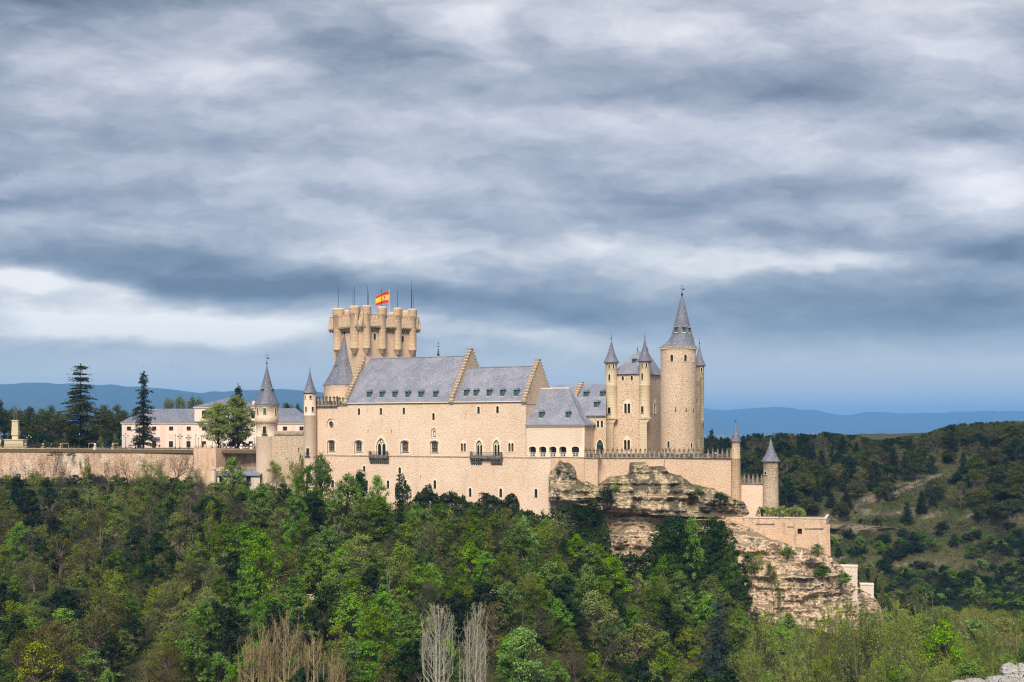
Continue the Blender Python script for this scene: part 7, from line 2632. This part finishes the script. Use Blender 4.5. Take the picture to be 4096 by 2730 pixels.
# the wooded hillside across the valley
HK = {}
HLIM = ip([(2700, 1700), (2850, 1728), (3000, 1738), (3100, 1728), (3250, 1740), (3300, 1730), (3420, 1742), (3500, 1760), (3560, 1755), (3620, 1745), (3700, 1735), (3800, 1702), (3880, 1692), (3960, 1690), (4050, 1682), (4096, 1685), (4500, 1670)])
for yi in np.arange(500, 800, 8.0):
    for xi in np.arange(84, 420, 8.0):
        X = xi + rg.uniform(-3.6, 3.6); Y = yi + rg.uniform(-3.6, 3.6)
        px = CX + F * X / Y
        if not (2800 < px < 4400): continue
        gz = float(ground_z(X, Y))
        row = HZ - F * gz / Y
        rr = rg.random()
        meadow = 1.2 * math.exp(-((px - 3610) / 230) ** 2 - ((row - 2010 + (px - 3600) * .35) / 66) ** 2) + .6 * math.exp(-((px - 3720) / 240) ** 2 - ((row - 2100) / 42) ** 2) + .8 * math.exp(-((px - 3990) / 50) ** 2 - ((row - 1870) / 26) ** 2)
        low = row > 2110
        if rr < meadow * .93: continue
        if row > 2400: continue
        if low:
            k = ('hshrub', 'hshrub', 'hscrub', 'thicket', 'hshrub', 'hscrub', 'dark', 'mid')[int(rg.integers(0, 8))]
        else:
            a = rg.random()
            con = .60 if px < 3420 and row < 1880 else .26
            k = 'fir' if a < con else 'pine' if a < .66 else 'dark' if a < .86 else 'bare' if a < .90 else 'olive'
        h = rg.uniform(2.6, 4.4) if k in ('hshrub', 'hscrub', 'thicket') else rg.uniform(4, 6) if low else rg.uniform(8.0, 12.5)
        if k == 'pine': h *= .95
        h = min(h, (row - HLIM(px)) / F * Y)
        if h < 1.8: continue
        w = {'fir': .58, 'pine': .92, 'hshrub': 1.7, 'hscrub': 1.6, 'thicket': 1.5}.get(k, .85) * h * rg.uniform(.85, 1.25)
        band = 'on the skyline' if row - h * F / Y < HLIM(px) + 34 else 'high on the hillside' if row < 1900 else 'halfway up the hillside' if row < 2120 else 'low on the hillside'
        where = 'behind the terrace turret' if px < 2960 else 'behind the tip tower' if px < 3150 else 'beside the chimney stack' if px < 3300 else 'past the chimney stack' if px < 3430 else 'above the rock knoll' if px < 3700 and row < 1950 else 'around the rock knoll' if px < 3800 else 'near the right picture edge'
        plant(k, X, Y, h, w, f'{KWORD[k]} {band} {where}', f'wooded hillside {KNAME[k].replace("_", " ")}s', gz - .1)
n_s = 0
for yi in np.arange(432, 575, 5.4):
    for xi in np.arange(120, 285, 5.6):
        X = xi + rg.uniform(-3, 3); Y = yi + rg.uniform(-3, 3)
        px = CX + F * X / Y
        gz = float(ground_z(X, Y)); row = HZ - F * gz / Y
        if not (3420 < px < 4250 and 2150 < row < 2480): continue
        if float(vnoise(X * .06, Y * .06, 4.0, 3)) > .68: continue
        k = ('hshrub', 'hshrub', 'hscrub', 'thicket')[int(rg.integers(0, 4))]
        h = rg.uniform(2.2, 3.8)
        plant(k, X, Y, h, h * rg.uniform(1.5, 2.1), f'{KWORD[k]} in the dense scrub at the foot of the hillside', 'scrub at the foot of the hillside', gz - .1)
        n_s += 1
for a in (('fir', 3960, 1763, 1862, 62, 635, 'dark solitary conifer in the clearing high on the hillside'), ('fir', 3785, 1822, 1900, 70, 615, 'dense dark conifer at the top of the rock knoll'), ('fir', 3830, 1890, 2015, 95, 585, 'broad dark conifer right of the rock knoll'),
          ('fir', 4030, 1945, 2100, 95, 560, 'tall blue-green conifer near the right picture edge'), ('fir', 3325, 1975, 2085, 62, 560, 'dark conifer left of the rock knoll foot'), ('fir', 3385, 1965, 2088, 66, 560, 'darker twin conifer beside the rock knoll foot'),
          ('fir', 2846, 1720, 1830, 62, 700, 'dark conifer beside the great round tower buttress'), ('fir', 3930, 1735, 1840, 60, 690, 'slim conifer on the upper hillside'), ('pine', 3560, 1768, 1870, 130, 690, 'spreading brown-limbed pine on the upper hillside'),
          ('pine', 3640, 1790, 1860, 110, 650, 'leaning pine with exposed limbs above the rock knoll'), ('fir', 3780, 2290, 2400, 80, 500, 'dark conifer low at the foot of the hillside'), ('yellow', 3860, 2000, 2050, 45, 560, 'small bright green tree on the meadow hillside'), ('yellow', 3530, 2000, 2060, 46, 555, 'yellow-green small tree against the rock knoll')):
    k, px, top, base, w, Y, lab = a
    tree_at(k, px, top, base, w, lab, 'picked trees of the wooded hillside', Y)
g = thing('fallen_branch', at(3905, 2150, 535), 'grey dead fallen branches lying on the hillside grass', 'branch')
sg = []
r2 = np.random.default_rng(4)
tips = []
X0, Y0 = (3850 - CX) / F * 535, 535.0
grow(sg, tips, np.array([X0, Y0, float(ground_z(X0, Y0)) + .4]), np.array([.86, .1, .40]), 7.5, .16, 3, r2, .35, .0)
Vt, Ft = seg_tubes(sg, 4)
np_mesh('limb', Vt, Ft, M['bark_grey'], tuple(at(3850, 2160, 535)), g)


# ---- what nobody could count: undergrowth and ivy
def scatter(name, label, pts, sizes, mat, seed, out=None, up=.6):
    r = np.random.default_rng(seed)
    V, Q = leaf_quads(pts, sizes, r, out, up)
    o = np_mesh(name, V, Q, M[mat])
    return tag(o, label, kind='stuff')


def ground_scatter(n, x0, x1, y0, y1, seed, keep, hgt=.9):
    r = np.random.default_rng(seed)
    X = r.uniform(x0, x1, n); Y = r.uniform(y0, y1, n)
    k = keep(X, Y) & (fbm(X * .09, Y * .09, seed * .7, 3, seed) > r.uniform(-.9, .7, n))
    X, Y = X[k], Y[k]
    Z = ground_z(X, Y) + r.random(len(X)) ** 1.5 * hgt * (1 + .6 * vnoise(X * .2, Y * .2, 3, seed))
    return np.stack([X, Y, Z], 1)


front = lambda X, Y: (Y < np.interp(X, _bx, _by) - .5) & (X < 96) & (Y > 262)
scatter('undergrowth', 'low green undergrowth under the trees of the castle slope', ground_scatter(110000, -205, 96, 262, 430, 1, front), .55, 'l_grass', 1)
scatter('undergrowth', 'dark low brambles under the trees of the castle slope', ground_scatter(80000, -205, 96, 262, 430, 2, front, 1.6), .5, 'l_dark', 2)
hillk = lambda X, Y: (X > 85) & (X / Y > .15)
scatter('undergrowth', 'dark scrub carpet on the hillside across the valley', ground_scatter(90000, 85, 300, 470, 720, 3, lambda X, Y: hillk(X, Y) & (Y < 600), 1.5), .65, 'l_dark', 3)
scatter('undergrowth', 'olive grass tufts on the hillside across the valley', ground_scatter(80000, 85, 320, 470, 760, 4, hillk, .5), .6, 'l_olive', 4)
scatter('undergrowth', 'green weeds on the valley floor', ground_scatter(40000, 60, 190, 262, 480, 5, lambda X, Y: X > 60, .8), .5, 'l_grass', 5)


def ivy(label, px0, px1, top, bot, Yf, n, seed, thick=.9, frame=None, mat='l_ivy', size=.40):
    r = np.random.default_rng(seed)
    px = r.uniform(px0, px1, n)
    t = np.array([top(p) for p in px]); b = np.array([bot(p) for p in px])
    row = t + (b - t) * r.random(n) ** .9
    cl = fbm(px * .05, row * .06, 1.0, 3, seed)
    row = row + 5 * cl
    edge = np.minimum(px1 - px, px - px0) + 26 * vnoise(row * .045, px * 0, seed * 3.1, seed)
    k = (cl + .9 * np.clip((row - t) / 25, 0, 1) > -.1) & (edge > 14 * r.random(n) + 4)
    px, row, cl = px[k], row[k], cl[k]
    Y = np.array([Yf(p, q) for p, q in zip(px, row)]) - thick * np.clip(.45 + .6 * cl, .03, 1.4) * r.random(len(px)) ** .4
    P = np.stack([(px - CX) / F * Y, Y, (HZ - row) / F * Y], 1)
    out = np.tile(np.array([[-.1, -1.0, .25]]), (len(P), 1))
    return scatter('ivy', label, P, size, mat, seed, out, .25)


def fy(p, q=0, b=0.0):
    u = (p - CX) / F
    s = FC.S(p, b)
    return FC.P(s, b, 0)[1]


itop = ip([(1630, 2010), (1655, 1990), (1674, 1963), (1701, 1942), (1720, 1930), (1735, 1968), (1760, 1972), (1790, 1966), (1820, 1960), (1858, 1982), (1873, 2006), (1905, 2000), (1916, 1972), (1935, 1968), (1965, 1972), (1993, 1992), (2015, 1998), (2030, 1975), (2050, 1966), (2066, 1985), (2085, 2030), (2100, 2046), (2121, 2032), (2153, 2050), (2177, 2032), (2190, 2042), (2200, 2060)])
ibot = ip([(1630, 2110), (1800, 2140), (2200, 2180)])
ivy('dark ivy covering the foot of the great facade', 1630, 2202, itop, ibot, lambda p, q: fy(p) - .1 - np.clip((q - 2010) * .045, 0, 6), 44000, 11, 1.3)
ivy('ivy patch on the facade beside the dark cedar', 1580, 1645, ip([(1580, 1905), (1610, 1893), (1625, 1910), (1645, 1960)]), ip([(1580, 2060), (1645, 2080)]), lambda p, q: fy(p) - .05, 2600, 12, .6)
ivy('ivy clump on the facade left of the dark cedar', 1405, 1470, ip([(1405, 1905), (1440, 1885), (1468, 1900)]), ip([(1405, 2010), (1470, 2000)]), lambda p, q: fy(p) - .05, 2400, 13, .6)
ivy('dense ivy hanging down below the rock shelf', 2176, 2462, ip([(2180, 2040), (2205, 2018), (2250, 2016), (2300, 2018), (2360, 2034), (2415, 2062), (2430, 2090), (2450, 2200)]), ip([(2190, 2260), (2450, 2360)]), lambda p, q: 352.5 - np.clip((q - 2040) * .035, 0, 12), 26000, 14, 1.6)
ivy('dense ivy over the lower cliff face', 2420, 2660, ip([(2420, 2190), (2450, 2215), (2520, 2205), (2560, 2225), (2600, 2180), (2640, 2110), (2660, 2090)]), ip([(2420, 2400), (2660, 2430)]), lambda p, q: 349.5 - np.clip((q - 2100) * .03, 0, 10), 22000, 15, 1.6)
ivy('dark ivy curtain behind the two giant trees at the cliff', 2590, 3010, ip([(2590, 2115), (2600, 2110), (2650, 2082), (2720, 2072), (2800, 2080), (2880, 2090), (2930, 2120), (2960, 2180), (2985, 2240), (3010, 2300)]), ip([(2590, 2430), (3010, 2440)]), lambda p, q: 345.5 - np.clip((q - 2080) * .02, 0, 7), 30000, 16, 2.2)

# ------------------------------------------------------------ air between here and the mountains
def make_haze():
    mb = MB()
    mb.box(ID, -34000, 34000, -7000, 31000, -90, 540)
    m = bpy.data.materials.new('haze'); m.use_nodes = True
    t = NT(m.node_tree)
    v = t.node('ShaderNodeVolumePrincipled')
    v.inputs['Color'].default_value = (.21, .52, 1.0, 1)
    v.inputs['Density'].default_value = 0.000075
    v.inputs['Anisotropy'].default_value = 0.0
    o = t.node('ShaderNodeOutputMaterial')
    t.L.new(v.outputs[0], o.inputs['Volume'])
    mb.build('haze', m, kind='stuff', label='blue distance haze')


make_haze()
